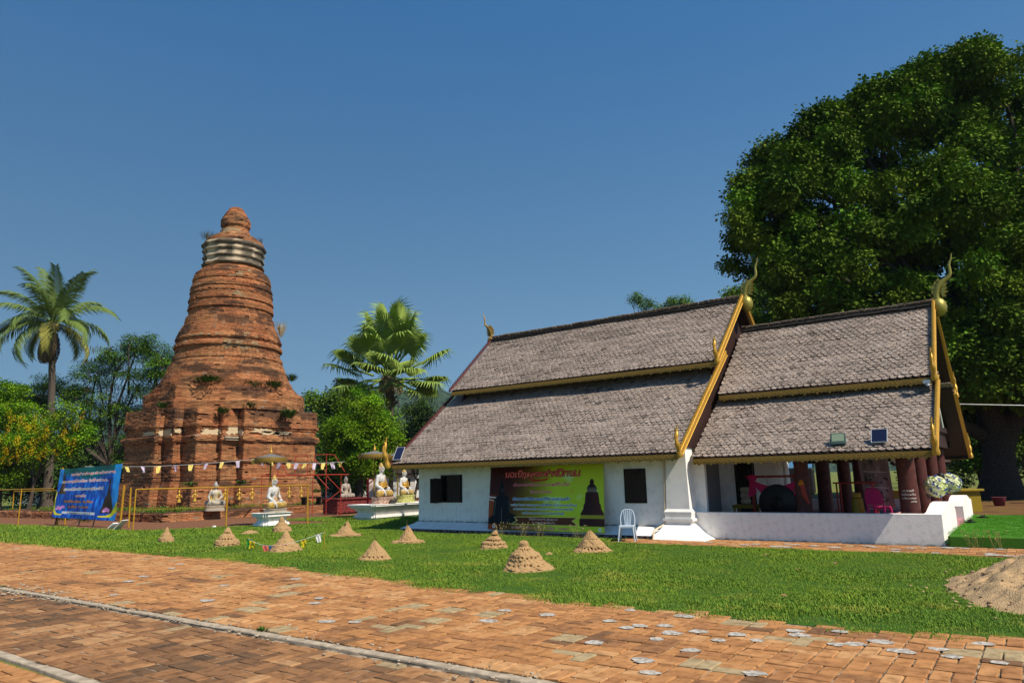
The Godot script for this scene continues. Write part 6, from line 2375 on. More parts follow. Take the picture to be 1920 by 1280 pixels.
	for i in 9000:
		var p := V(R(4.9, 11.0), 0.255, R(1.02, 8.28))
		if seen_by_camera(p):
			tx.append(Transform3D(Basis(Vector3.UP, R(0, TAU)), p))
			var v := R(0.75, 1.25)
			tc.append(Color(v, v, v))
	many(t, "pile", b.mesh(), leafmat(lin(0.09, 0.28, 0.02), Color(0.12, 0.3, 0.02)), tx, tc)
	for q in [[5.05, 4.9, 0.3, "pair of black slippers on the green turf nearer the gateway's front"], [5.2, 6.9, -0.4, "pair of dark sandals on the green turf farther back"]]:
		t = thing("slippers", q[3], "slippers", V(q[0], 0.262, q[1]), q[2])
		for s in [-1.0, 1.0]:
			b = MB.new()
			var poly := PackedVector2Array()
			for i in 14:
				var an := TAU * i / 14.0
				poly.append(Vector2(cos(an) * 0.13, sin(an) * 0.045 * (1.0 + 0.25 * cos(an))))
			b.slab(poly, Vector3(0, 0.012, s * 0.07), Basis(Vector3(1, 0, 0), Vector3(0, 0, -1), Vector3(0, 1, 0)), 0.022)
			var sh := put(t, "sole", b.mesh(), M.black)
			b = MB.new()
			b.tube([Vector3(-0.02, 0.02, s * 0.07 - 0.05), Vector3(0.03, 0.065, s * 0.07), Vector3(-0.02, 0.02, s * 0.07 + 0.05)], [0.014, 0.02, 0.014], 6)
			put(sh, "strap", b.mesh(), M.black)
	behind_porch()


func plastic_chair(nm: String, label: String, at: Vector3, turn: float, m: Material) -> Node3D:
	var t := thing(nm, label, "chair", at, turn)
	var b := MB.new()
	b.cbox(Vector3(0, 0.42, 0), Vector3(0.40, 0.03, 0.40), 0.012)
	b.cbox(Vector3(0, 0.395, 0.19), Vector3(0.38, 0.05, 0.02), 0.006)
	put(t, "seat", b.mesh(), m)
	for q in [[-1, -1], [1, -1], [-1, 1], [1, 1]]:
		b = MB.new()
		b.tube([Vector3(q[0] * 0.18, 0.42, q[1] * 0.18), Vector3(q[0] * 0.225, 0.0, q[1] * 0.23)], [0.032, 0.022], 6)
		put(t, "leg", b.mesh(), m)
	var bk := Node3D.new()
	b = MB.new()
	var rows := []
	for k in 2:
		b.tube([Vector3((k * 2 - 1) * 0.19, 0.42, -0.18), Vector3((k * 2 - 1) * 0.2, 0.64, -0.22), Vector3((k * 2 - 1) * 0.15, 0.82, -0.27)], [0.02, 0.018, 0.018], 6)
	b.tube([Vector3(-0.16, 0.81, -0.265), Vector3(-0.08, 0.86, -0.285), Vector3(0.08, 0.86, -0.285), Vector3(0.16, 0.81, -0.265)], [0.02], 6)
	for k in 5:
		var x := (k - 2) * 0.055
		b.cbox(Vector3(x * 0.8, 0.64, -0.23), Vector3(0.022, 0.44, 0.012), 0.004, Basis(Vector3.RIGHT, -0.2) * Basis(Vector3(0, 0, 1), -x * 0.9))
	if m == M.pinkplastic:
		b.cbox(Vector3(0, 0.66, -0.235), Vector3(0.34, 0.34, 0.014), 0.005, Basis(Vector3.RIGHT, -0.2))
	bk.free()
	put(t, "backrest", b.mesh(), m)
	return t


func behind_porch() -> void:
	# yellow altar table with dark offerings, planter and table under the big tree
	var t := thing("shrine_table", "long yellow table in the shade beyond the porch gable", "table", V(3.4, 0, 14.5), 0.6)
	var b := MB.new()
	b.cbox(Vector3(0, 0.78, 0), Vector3(3.0, 0.08, 0.9), 0.01)
	put(t, "tabletop", b.mesh(), M.yellowbox)
	b = MB.new()
	b.cbox(Vector3(0, 0.37, 0), Vector3(2.8, 0.74, 0.7), 0.01)
	put(t, "skirt", b.mesh(), M.yellowbox)
	t = thing("spirit_shrine", "dark little shrine on the yellow table beyond the porch", "shrine", V(3.0, 0.82, 14.4), 0.6)
	b = MB.new()
	for q in [[-0.5, -0.25], [0.5, -0.25], [-0.5, 0.25], [0.5, 0.25]]:
		b.bar(Vector3(q[0], 0, q[1]), Vector3(q[0], 0.9, q[1]), 0.035)
	put(t, "posts", b.mesh(), M.darkwood)
	b = MB.new()
	b.prism(PackedVector2Array([Vector2(-0.8, -0.5), Vector2(0.8, -0.5), Vector2(0.8, 0.5), Vector2(-0.8, 0.5)]), 0.9, 1.0)
	for s in [-1.0, 1.0]:
		b.box(Vector3(0, 1.2, s * 0.27), Vector3(1.7, 0.06, 0.7), Basis(Vector3.RIGHT, s * 0.7))
	put(t, "roof", b.mesh(), M.gable)
	b = MB.new()
	b.cbox(Vector3(0, 0.35, -0.15), Vector3(0.8, 0.7, 0.12), 0.02)
	put(t, "back_panel", b.mesh(), M.black)
	t = thing("stone_table", "white slab table on a yellow moulded foot under the huge tree", "table", V(6.75, 0, 22.5), 0.2)
	b = MB.new()
	b.cbox(Vector3(0, 0.86, 0), Vector3(1.5, 0.07, 0.7), 0.015)
	put(t, "tabletop", b.mesh(), M.concrete)
	b = MB.new()
	b.lathe(Vector3.ZERO, [Vector2(0.36, 0.0), Vector2(0.36, 0.1), Vector2(0.22, 0.2), Vector2(0.2, 0.6), Vector2(0.28, 0.72), Vector2(0.3, 0.82)], 4)
	put(t, "pedestal", b.mesh(), M.yellowbox)
	t = thing("bicycle", "dark bicycle leaning in the shade at the right edge", "bicycle", V(8.1, 0, 22.0), 0.5)
	for s in [-0.52, 0.52]:
		b = MB.new()
		var ring := []
		for i in 25:
			ring.append(Vector3(s + 0.33 * cos(TAU * i / 24.0), 0.34 + 0.33 * sin(TAU * i / 24.0), 0))
		b.tube(ring, [0.018], 6, false)
		for i in 12:
			b.bar(Vector3(s, 0.34, 0), Vector3(s + 0.33 * cos(TAU * i / 12.0), 0.34 + 0.33 * sin(TAU * i / 12.0), 0), 0.003, 3)
		put(t, "wheel", b.mesh(), M.black)
	b = MB.new()
	for q in [[-0.52, 0.34, -0.1, 0.34], [-0.1, 0.34, -0.2, 0.85], [-0.52, 0.34, -0.18, 0.75], [-0.1, 0.34, 0.38, 0.8], [-0.18, 0.75, 0.38, 0.82], [0.36, 0.95, 0.52, 0.34]]:
		b.bar(Vector3(q[0], q[1], 0), Vector3(q[2], q[3], 0), 0.016)
	put(t, "frame", b.mesh(), M.alu)
	b = MB.new()
	b.cbox(Vector3(-0.22, 0.88, 0), Vector3(0.26, 0.05, 0.15), 0.02)
	put(t, "saddle", b.mesh(), M.black)
	b = MB.new()
	b.tube([Vector3(0.25, 1.0, -0.28), Vector3(0.36, 1.02, -0.1), Vector3(0.36, 1.02, 0.1), Vector3(0.25, 1.0, 0.28)], [0.013], 6)
	put(t, "handlebar", b.mesh(), M.alu)
	b = MB.new()
	b.lathe(V(5.1, 0, 19.5), [Vector2(0.0, 0.0), Vector2(0.18, 0.0), Vector2(0.26, 0.34), Vector2(0.28, 0.36), Vector2(0.24, 0.36), Vector2(0.2, 0.3), Vector2(0.0, 0.28)], 16)
	solo("plant_pot", b.mesh(), mat(lin(0.12, 0.02, 0.03), 0.7), "dark red plant pot on the ground behind the porch gate", "pot")
	# blue covered pickup seen between the columns
	t = thing("covered_cart", "dark cart with a rounded blue cover, seen between the porch columns", "cart", V(-3.5, 0, 19.5), 0.2)
	b = MB.new()
	var rows := []
	for j in 9:
		var line := PackedVector3Array()
		var an := PI * j / 8.0
		for i in 6:
			line.append(Vector3(lerpf(-1.4, 1.4, i / 5.0), 1.75 + 0.32 * sin(an), 0.95 * cos(an)))
		rows.append(line)
	b.grid(rows)
	put(t, "cover", b.mesh(), M.bluecover)
	b = MB.new()
	b.cbox(Vector3(0, 1.12, 0), Vector3(2.8, 1.2, 1.9), 0.06)
	put(t, "body", b.mesh(), M.black)
	for q in [[-0.9, -0.85], [0.9, -0.85], [-0.9, 0.85], [0.9, 0.85]]:
		b = MB.new()
		b.lathe(Vector3(q[0], 0.32, q[1]), [Vector2(0.0, -0.1), Vector2(0.3, -0.1), Vector2(0.32, 0.0), Vector2(0.3, 0.1), Vector2(0.0, 0.1)], 16, Basis(Vector3.RIGHT, PI / 2))
		put(t, "wheel", b.mesh(), M.black)
	# cable from the gable to the right
	b = MB.new()
	var pts := []
	for i in 20:
		var k := i / 19.0
		pts.append(V(lerpf(4.6, 18.0, k), lerpf(3.55, 4.3, k) - 0.6 * sin(k * PI), lerpf(9.0, 14.0, k)))
	b.tube(pts, [0.012], 5)
	solo("cable", b.mesh(), M.alu, "thin pale cable running from the porch gable to the right", "cable")


# ---------------------------------------------------------------- seated statues
# bones: [from, to, radius at from, radius at to]; joined with a smooth minimum, meshed as surface nets
func surface_net(b: MB, bones: Array, lo: Vector3, hi: Vector3, cell: float, k: float, colour: Callable) -> void:
	var nx := int((hi.x - lo.x) / cell) + 2
	var ny := int((hi.y - lo.y) / cell) + 2
	var nz := int((hi.z - lo.z) / cell) + 2
	var f := PackedFloat32Array()
	f.resize(nx * ny * nz)
	f.fill(1.0)
	for bone in bones:
		var p: Vector3 = bone[0]
		var q: Vector3 = bone[1]
		var r0: float = bone[2]
		var r1: float = bone[3]
		var m := maxf(r0, r1) + k + cell * 2.0
		var mn := ((p.min(q) - Vector3.ONE * m - lo) / cell).floor().max(Vector3.ZERO)
		var mx := ((p.max(q) + Vector3.ONE * m - lo) / cell).ceil().min(Vector3(nx - 1, ny - 1, nz - 1))
		var d := q - p
		var dd := maxf(d.length_squared(), 1e-9)
		for z in range(int(mn.z), int(mx.z) + 1):
			for y in range(int(mn.y), int(mx.y) + 1):
				var at := (z * ny + y) * nx
				for x in range(int(mn.x), int(mx.x) + 1):
					var s := lo + Vector3(x, y, z) * cell - p
					var t := clampf(s.dot(d) / dd, 0.0, 1.0)
					var v := (s - d * t).length() - lerpf(r0, r1, t)
					var o := f[at + x]
					var h := maxf(k - absf(o - v), 0.0) / k
					f[at + x] = minf(o, v) - h * h * k * 0.25
	var idx := {}
	var pos := PackedVector3Array()
	var nrm := PackedVector3Array()
	var corner := [0, 1, nx, nx + 1, nx * ny, nx * ny + 1, nx * ny + nx, nx * ny + nx + 1]
	for z in nz - 1:
		for y in ny - 1:
			for x in nx - 1:
				var at := (z * ny + y) * nx + x
				var neg := 0
				for c in corner:
					if f[at + c] < 0.0:
						neg += 1
				if neg == 0 or neg == 8:
					continue
				var sum := Vector3.ZERO
				var cnt := 0
				for e in [[0, 1], [2, 3], [4, 5], [6, 7], [0, 2], [1, 3], [4, 6], [5, 7], [0, 4], [1, 5], [2, 6], [3, 7]]:
					var a := f[at + corner[e[0]]]
					var c := f[at + corner[e[1]]]
					if (a < 0.0) != (c < 0.0):
						var t := a / (a - c)
						var pa := Vector3(e[0] & 1, (e[0] >> 1) & 1, e[0] >> 2)
						var pc := Vector3(e[1] & 1, (e[1] >> 1) & 1, e[1] >> 2)
						sum += pa.lerp(pc, t)
						cnt += 1
				idx[at] = pos.size()
				pos.append(lo + (Vector3(x, y, z) + sum / cnt) * cell)
				var g := Vector3(f[at + 1] - f[at], f[at + nx] - f[at], f[at + nx * ny] - f[at])
				g += Vector3(f[at + corner[7]] - f[at + corner[6]], f[at + corner[7]] - f[at + corner[5]], f[at + corner[7]] - f[at + corner[3]])
				nrm.append(g.normalized())
	for at in idx:
		var x: int = at % nx
		var y: int = (at / nx) % ny
		var z: int = at / (nx * ny)
		for ax in 3:
			var st: int = [1, nx, nx * ny][ax]
			var u: int = [nx, nx * ny, 1][ax]
			var w: int = [nx * ny, 1, nx][ax]
			if f[at] < 0.0 and f[at + st] < 0.0 or f[at] >= 0.0 and f[at + st] >= 0.0:
				continue
			if not (idx.has(at - u) and idx.has(at - w) and idx.has(at - u - w)):
				continue
			var q := [idx[at], idx[at - u], idx[at - u - w], idx[at - w]]
			if f[at] < 0.0:
				q.reverse()
			for i in [q[0], q[1], q[2], q[0], q[2], q[3]]:
				b.vert(pos[i], nrm[i], Vector2.ZERO, colour.call(pos[i], nrm[i]))


var statue_src: MB
var statue_head_from := 0


func statue_mesh(skin: Color, robe: Color, hair: Color, legs: Color, spire := true, lips := Color(0.3, 0.1, 0.08)) -> ArrayMesh:
	if statue_src == null:
		statue_src = MB.new()
		var v := func(x: float, y: float, z: float) -> Vector3: return Vector3(x, y, z)
		var body := [[v.call(0, 0.1, -0.02), v.call(0, 0.2, -0.02), 0.155, 0.13], [v.call(0, 0.2, -0.01), v.call(0, 0.4, -0.01), 0.115, 0.125], [v.call(-0.08, 0.455, 0.0), v.call(0.08, 0.455, 0.0), 0.108, 0.108], [v.call(-0.165, 0.515, -0.015), v.call(0.165, 0.515, -0.015), 0.06, 0.06], [v.call(0, 0.52, -0.01), v.call(0, 0.65, 0.0), 0.06, 0.052],
			[v.call(-0.2, 0.505, -0.015), v.call(-0.275, 0.31, -0.01), 0.06, 0.05], [v.call(-0.275, 0.31, -0.01), v.call(-0.24, 0.2, 0.18), 0.05, 0.034], [v.call(-0.24, 0.2, 0.18), v.call(-0.23, 0.12, 0.26), 0.034, 0.03],
			[v.call(0.2, 0.505, -0.015), v.call(0.285, 0.31, -0.01), 0.06, 0.05], [v.call(0.285, 0.31, -0.01), v.call(0.13, 0.21, 0.2), 0.05, 0.034], [v.call(0.13, 0.21, 0.2), v.call(0.04, 0.2, 0.23), 0.036, 0.032],
			[v.call(-0.1, 0.1, 0.0), v.call(-0.36, 0.09, 0.13), 0.115, 0.085], [v.call(0.1, 0.1, 0.0), v.call(0.36, 0.09, 0.13), 0.115, 0.085], [v.call(-0.36, 0.09, 0.13), v.call(0.12, 0.075, 0.27), 0.085, 0.055], [v.call(0.36, 0.09, 0.13), v.call(-0.1, 0.13, 0.24), 0.085, 0.05], [v.call(-0.1, 0.13, 0.24), v.call(-0.2, 0.15, 0.22), 0.04, 0.025], [v.call(-0.15, 0.06, 0.12), v.call(0.15, 0.06, 0.12), 0.08, 0.08]]
		surface_net(statue_src, body, Vector3(-0.48, -0.02, -0.22), Vector3(0.48, 0.66, 0.38), 0.017, 0.045, func(_p, _n): return Color.WHITE)
		# fingers: four hang over the shin, a thumb leaves the side of the palm; the left hand lies open in the lap
		for i in 4:
			var x := -0.252 + i * 0.0155
			var l: float = [0.052, 0.062, 0.066, 0.055][i]
			statue_src.tube([v.call(x, 0.12, 0.272), v.call(x, 0.12 - l * 0.5, 0.296), v.call(x, 0.12 - l * 1.1, 0.302), v.call(x, 0.12 - l * 1.5, 0.296)], [0.0095, 0.009, 0.008, 0.005], 6)
			statue_src.tube([v.call(0.045, 0.205 + 0.004 * i, 0.215 + i * 0.014), v.call(0.0, 0.21, 0.212 + i * 0.0145), v.call(-0.045 - l * 0.3, 0.2, 0.214 + i * 0.014)], [0.0095, 0.009, 0.006], 6)
		statue_src.tube([v.call(-0.2, 0.15, 0.25), v.call(-0.187, 0.12, 0.272), v.call(-0.19, 0.095, 0.285)], [0.011, 0.01, 0.006], 6)
		statue_src.tube([v.call(0.06, 0.225, 0.2), v.call(0.035, 0.245, 0.205), v.call(0.01, 0.25, 0.21)], [0.011, 0.01, 0.006], 6)
		statue_head_from = statue_src.v.size()
		var head := [[v.call(0, 0.705, 0.012), v.call(0, 0.765, -0.004), 0.074, 0.09], [v.call(0, 0.66, 0.045), v.call(0, 0.68, 0.03), 0.042, 0.06], [v.call(0, 0.735, 0.092), v.call(0, 0.7, 0.108), 0.009, 0.016], [v.call(-0.05, 0.748, 0.078), v.call(-0.012, 0.742, 0.092), 0.012, 0.012], [v.call(0.05, 0.748, 0.078), v.call(0.012, 0.742, 0.092), 0.012, 0.012], [v.call(-0.045, 0.722, 0.076), v.call(-0.022, 0.72, 0.086), 0.01, 0.01], [v.call(0.045, 0.722, 0.076), v.call(0.022, 0.72, 0.086), 0.01, 0.01], [v.call(-0.022, 0.672, 0.086), v.call(0.022, 0.672, 0.086), 0.01, 0.01],
			[v.call(-0.092, 0.755, -0.005), v.call(-0.095, 0.71, -0.002), 0.017, 0.014], [v.call(-0.095, 0.71, -0.002), v.call(-0.094, 0.642, 0.004), 0.014, 0.016], [v.call(0.092, 0.755, -0.005), v.call(0.095, 0.71, -0.002), 0.017, 0.014], [v.call(0.095, 0.71, -0.002), v.call(0.094, 0.642, 0.004), 0.014, 0.016], [v.call(0, 0.835, -0.012), v.call(0, 0.872, -0.012), 0.058, 0.04], [v.call(0, 0.88, -0.012), v.call(0, 1.0, -0.012), 0.026, 0.006], [v.call(0, 0.62, 0.0), v.call(0, 0.68, 0.0), 0.05, 0.052]]
		surface_net(statue_src, head, Vector3(-0.13, 0.6, -0.12), Vector3(0.13, 1.02, 0.14), 0.0085, 0.016, func(_p, _n): return Color.WHITE)
	var b := MB.new()
	b.v = statue_src.v
	b.nr = statue_src.nr
	b.uv = statue_src.uv
	var cs := PackedColorArray()
	for i in b.v.size():
		var p := b.v[i]
		var c := skin
		if i >= statue_head_from:
			var line := 0.785 - 0.16 * smoothstep(0.05, 0.1, absf(p.x)) + 0.0
			if p.y > line and absf(p.x) < 0.088 or p.z < -0.02 and p.y > 0.68:
				c = hair
			elif absf(p.y - 0.75) < 0.006 and absf(p.x) > 0.012 and absf(p.x) < 0.058 and p.z > 0.05:
				c = skin * 0.25
			elif absf(p.y - 0.72) < 0.006 and absf(p.x) > 0.018 and absf(p.x) < 0.05 and p.z > 0.06:
				c = skin * 0.3
			elif absf(p.y - 0.672) < 0.009 and absf(p.x) < 0.026 and p.z > 0.06:
				c = lips
			c.a = 1.0
		elif p.y < 0.17 and not (p.x < -0.2 and p.z > 0.24 and absf(p.x + 0.23) < 0.035):
			c = legs
		elif p.y < 0.545 and absf(p.x) < 0.195 and p.x > lerpf(-0.16, 0.09, clampf((p.y - 0.2) / 0.33, 0, 1)) and p.z < 0.17:
			c = robe
		var n := fine_noise.get_noise_3d(p.x * 3.0, p.y * 3.0, p.z * 3.0)
		cs.append(c * (1.0 + 0.16 * n))
	if not spire:
		for i in range(statue_head_from, b.v.size()):
			if b.v[i].y > 0.885:
				b.v[i].y = 0.885 + (b.v[i].y - 0.885) * 0.3
	b.col = cs
	return b.mesh()


func pedestal(nm: String, label: String, at: Vector3, sa: float, sn: float, prof: Array, m: Material) -> Node3D:
	# stacked mouldings with notched corners; prof [height, inset]
	var t := thing(nm, label, "pedestal", at)
	var b := MB.new()
	for i in prof.size() - 1:
		var e: float = prof[i][1]
		var x := sa * 0.5 - e
		var z := sn * 0.5 - e
		var k := 0.13
		var g := 0.07
		var poly := PackedVector2Array([Vector2(-x + k, -z), Vector2(x - k, -z), Vector2(x - k, -z + g), Vector2(x - g, -z + g), Vector2(x - g, -z + k), Vector2(x, -z + k), Vector2(x, z - k), Vector2(x - g, z - k), Vector2(x - g, z - g), Vector2(x - k, z - g), Vector2(x - k, z), Vector2(-x + k, z), Vector2(-x + k, z - g), Vector2(-x + g, z - g), Vector2(-x + g, z - k), Vector2(-x, z - k), Vector2(-x, -z + k), Vector2(-x + g, -z + k), Vector2(-x + g, -z + g), Vector2(-x + k, -z + g)])
		b.prism(poly, prof[i][0], prof[i + 1][0])
	put(t, "mouldings", b.mesh(), m)
	return t


func statue(label: String, at: Vector3, turn: float, scl: float, mesh: Mesh, base_h: float, base_m: Material, tall := 1.2) -> Node3D:
	var t := thing("seated_statue", label, "statue", at, turn)
	t.set_meta("kind", "thing")
	put(t, "figure", mesh, M.statue, Transform3D(Basis().scaled(Vector3(scl, scl * tall, scl)), Vector3(0, base_h - 0.01, 0)))
	if base_h > 0.02:
		var b := MB.new()
		var rows := []
		for q in [[0.96, 0.0], [1.0, 0.1], [0.92, 0.35], [0.9, 0.65], [0.98, 0.9], [0.95, 1.0], [0.0, 1.0]]:
			var line := PackedVector3Array()
			for i in 28:
				var an := TAU * i / 28.0
				var r: float = q[0] * (1.0 + 0.025 * fine_noise.get_noise_2d(cos(an) * 2.0 + at.x, sin(an) * 2.0 + q[1]))
				var e := pow(pow(absf(cos(an)), 3.0) + pow(absf(sin(an)), 3.0), -0.333)
				line.append(Vector3(cos(an) * r * e * scl * 0.44, q[1] * base_h, -sin(an) * r * e * scl * 0.29 + scl * 0.07))
			rows.append(line)
		b.grid(rows, true)
		put(t, "seat_block", b.mesh(), base_m)
	return t


# crumpled sash of gilded cloth round the waist and over one shoulder
func sash(t: Node3D, scl: float, base_h: float, m: Material, spiky: bool) -> void:
	var b := MB.new()
	for k in 9:
		var pts := []
		var rad := []
		for i in 15:
			var u := i / 14.0
			var an := lerpf(-0.3, PI + 0.3, u)
			var y := 0.24 + k * 0.017 + 0.06 * sin(u * PI) * R(0.2, 1.0) + R(-0.012, 0.012)
			pts.append(Vector3(cos(an) * (0.17 + R(0, 0.02)), y, sin(an) * (0.15 + R(0, 0.03))) * scl + Vector3(0, base_h, 0))
			rad.append(R(0.012, 0.026) * scl)
		b.tube(pts, rad, 6)
	if spiky:
		for i in 9:
			var x := (i - 4) * 0.022
			b.slab(leaf_poly(0.03 * scl, (0.2 - absf(x) * 0.9) * scl, 0.0), Vector3(x * 0.9 + 0.02, 0.33, 0.14 - absf(x) * 0.3) * scl + Vector3(0, base_h, 0), Basis(Vector3(0, 0, 1), -x * 3.0) * Basis(Vector3.RIGHT, -0.12), 0.02 * scl)
	put(t, "sash", b.mesh(), m)


func parasol(label: String, at: Vector3, h: float, r: float) -> void:
	var t := thing("ceremonial_umbrella", label, "umbrella", at)
	var b := MB.new()
	b.tube([Vector3.ZERO, Vector3(0, h, 0)], [0.032], 8)
	put(t, "pole", b.mesh(), M.goldold)
	b = MB.new()
	b.lathe(Vector3.ZERO, [Vector2(r, h), Vector2(r * 0.8, h + 0.04), Vector2(r * 0.45, h + 0.09), Vector2(0.05, h + 0.16)], 24)
	put(t, "canopy", b.mesh(), mat(lin(0.2, 0.2, 0.19), 0.5, T.fine, 2.0))
	b = MB.new()
	b.lathe(Vector3.ZERO, [Vector2(r * 0.98, h - 0.15), Vector2(r * 1.01, h - 0.1), Vector2(r * 1.0, h + 0.01)], 32)
	for i in 40:
		var an := TAU * i / 40.0
		b.slab(PackedVector2Array([Vector2(-0.035, 0), Vector2(0.035, 0), Vector2(0, -0.08)]), Vector3(cos(an) * r * 0.985, h - 0.145, sin(an) * r * 0.985), Basis(Vector3.UP, -an + PI / 2), 0.01)
	put(t, "fringe", b.mesh(), M.goldold)
	b = MB.new()
	b.lathe(Vector3(0, h + 0.18, 0), [Vector2(0.06, 0), Vector2(0.075, 0.05), Vector2(0.04, 0.09), Vector2(0.03, 0.16), Vector2(0.004, 0.32)], 10)
	put(t, "spire", b.mesh(), M.gold)


func statues() -> void:
	rng.seed = 700
	var white := Color(0.68, 0.67, 0.65)
	var m1 := statue_mesh(white, Color(0.62, 0.42, 0.24), Color(0.55, 0.36, 0.09), Color(0.58, 0.38, 0.1), false)
	var m2 := statue_mesh(Color(0.5, 0.46, 0.38), Color(0.6, 0.5, 0.28), Color(0.42, 0.42, 0.42), Color(0.5, 0.44, 0.34))
	var m3 := statue_mesh(white, Color(0.58, 0.3, 0.07), Color(0.5, 0.33, 0.09), Color(0.58, 0.38, 0.1), false)
	var m4 := statue_mesh(white, Color(0.6, 0.52, 0.32), Color(0.5, 0.33, 0.09), Color(0.55, 0.4, 0.14), false)
	var m5 := statue_mesh(Color(0.42, 0.36, 0.3), Color(0.55, 0.45, 0.34), Color(0.2, 0.19, 0.18), Color(0.4, 0.34, 0.28))
	var stone := mat(lin(0.34, 0.3, 0.25), 0.9, T.plaster, 1.0, T.bump, 1.0)
	var worn := mat(lin(0.5, 0.42, 0.36), 0.9, ramp_tex(37, 0.02, [0.3, 0.5, 0.7], [Color(1, 1, 1), Color(0.85, 0.7, 0.62), Color(0.6, 0.42, 0.36)], 5), 1.2, T.bump, 1.0)
	pedestal("statue_pedestal", "small white moulded pedestal on the grass in front of the stupa", V(-17.42, 0, 0.58), 1.06, 1.36, [[0.0, 0.12], [0.04, 0.12], [0.07, 0.08], [0.12, 0.1], [0.16, 0.16], [0.22, 0.19], [0.28, 0.19], [0.32, 0.16], [0.36, 0.12], [0.4, 0.05], [0.52, 0.0], [0.53, 0.0]], M.plinth)
	statue("white seated statue with a peach robe on the small white pedestal", V(-17.35, 0.52, 0.6), PI / 2 + 0.3, 1.18, m1, 0.16, stone)
	parasol("gold-fringed umbrella standing behind the white statue on the small pedestal", V(-17.98, 0, 0.85), 2.62, 0.62)
	statue("small pale weathered statue seated on the brick platform before the stupa", V(-25.35, 0.4, 3.1), PI / 2 - 0.5, 1.04, m2, 0.26, stone)
	pedestal("statue_pedestal", "wide white moulded pedestal under the two large seated statues", V(-16.6, 0, 6.15), 1.75, 3.8, [[0.0, 0.26], [0.1, 0.26], [0.11, 0.2], [0.18, 0.2], [0.22, 0.3], [0.34, 0.32], [0.38, 0.24], [0.43, 0.26], [0.47, 0.16], [0.5, 0.1], [0.58, 0.02], [0.64, 0.0], [0.65, 0.0]], M.plinth)
	var s3 := statue("large white seated statue draped in orange-gold, left one on the wide pedestal", V(-16.6, 0.64, 5.5), PI / 2 + 0.3, 1.38, m3, 0.3, worn)
	sash(s3, 1.38, 0.34, M.gold, false)
	var s4 := statue("large white seated statue with a gilded chest ornament, right one by the hall corner", V(-16.55, 0.64, 6.85), PI / 2 + 0.3, 1.2, m4, 0.34, mat(lin(0.5, 0.5, 0.16), 0.7, T.mottle, 1.0), 1.1)
	sash(s4, 1.2, 0.36, M.gold, true)
	parasol("gold-fringed umbrella standing behind the left large statue", V(-17.3, 0, 5.75), 2.78, 0.72)
	parasol("gold-fringed umbrella behind the right large statue, partly hidden by the eave", V(-17.3, 0, 7.2), 2.72, 0.66)
	var b := MB.new()
	b.lathe(Vector3.ZERO, [Vector2(0.0, 0.0), Vector2(0.1, 0.0), Vector2(0.16, 0.09), Vector2(0.15, 0.17), Vector2(0.12, 0.18), Vector2(0.0, 0.15)], 16)
	solo("alms_bowl", b.mesh(), mat(lin(0.05, 0.05, 0.04), 0.4), "dark bowl at the knees of the left large statue", "bowl", V(-15.95, 0.65, 5.6))
	# grey bust-like statue on a red box altar
	var t := thing("altar_box", "peeling red wooden box altar behind the red steel frame", "altar", V(-22.6, 0, 8.9))
	b = MB.new()
	b.cbox(Vector3(0, 0.4, 0), Vector3(1.1, 0.66, 2.3), 0.012)
	put(t, "box", b.mesh(), M.redwood)
	b = MB.new()
	b.cbox(Vector3(0, 0.76, 0), Vector3(1.25, 0.06, 2.45), 0.01)
	put(t, "tabletop", b.mesh(), M.redwood)
	for q in [[-0.5, -1.1], [0.5, -1.1], [-0.5, 1.1], [0.5, 1.1]]:
		b = MB.new()
		b.cbox(Vector3(q[0], 0.035, q[1]), Vector3(0.09, 0.07, 0.09), 0.008)
		put(t, "leg", b.mesh(), M.redwood)
	statue("small grey stone statue seated on the red box altar", V(-22.6, 0.79, 8.75), PI / 2, 1.05, m5, 0.0, stone)
	# gilded figures on thin stands along the platform edge
	var names := ["first small gilded figure on a stand, leftmost along the platform edge", "small gilded figure on a stand, second from the left along the platform edge", "small gilded figure on a stand just left of the small pale statue", "small gilded figure on a stand just right of the small pale statue", "small gilded figure on a stand right of the middle yellow post", "small gilded figure on a stand just left of the white statue on the pedestal", "small gilded figure on a stand just right of the white statue on the pedestal", "small gilded figure on a stand, rightmost along the platform edge"]
	var ns := [2.0, 2.8, 3.65, 4.4, 5.2, 5.95, 8.25, 9.05]
	var first: Node3D = null
	for i in 8:
		if first == null:
			first = thing("gilded_figure", names[0], "figurine", V(-26.6, 0.4, ns[0]), 0.0, "gilded figures along the platform edge")
			b = MB.new()
			b.tube([Vector3.ZERO, Vector3(0, 0.42, 0)], [0.014], 6)
			b.lathe(Vector3(0, 0.42, 0), [Vector2(0.0, 0.0), Vector2(0.11, 0.0), Vector2(0.12, 0.03), Vector2(0.06, 0.06)], 12)
			put(first, "stand", b.mesh(), M.goldold)
			b = MB.new()
			b.lathe(Vector3(0, 0.47, 0), [Vector2(0.09, 0.0), Vector2(0.085, 0.06), Vector2(0.05, 0.14), Vector2(0.06, 0.22), Vector2(0.085, 0.3), Vector2(0.05, 0.34), Vector2(0.03, 0.36), Vector2(0.05, 0.41), Vector2(0.055, 0.45), Vector2(0.03, 0.5), Vector2(0.012, 0.55), Vector2(0.003, 0.64)], 14)
			for s in [-1.0, 1.0]:
				b.tube([Vector3(0, 0.77, s * 0.08), Vector3(0.03, 0.66, s * 0.14), Vector3(0.09, 0.68, s * 0.03)], [0.025, 0.02, 0.014], 6)
			put(first, "figure", b.mesh(), M.gold)
		else:
			dup(first, "gilded_figure", names[i], V(-26.6, 0.4, ns[i]), R(-0.2, 0.2))


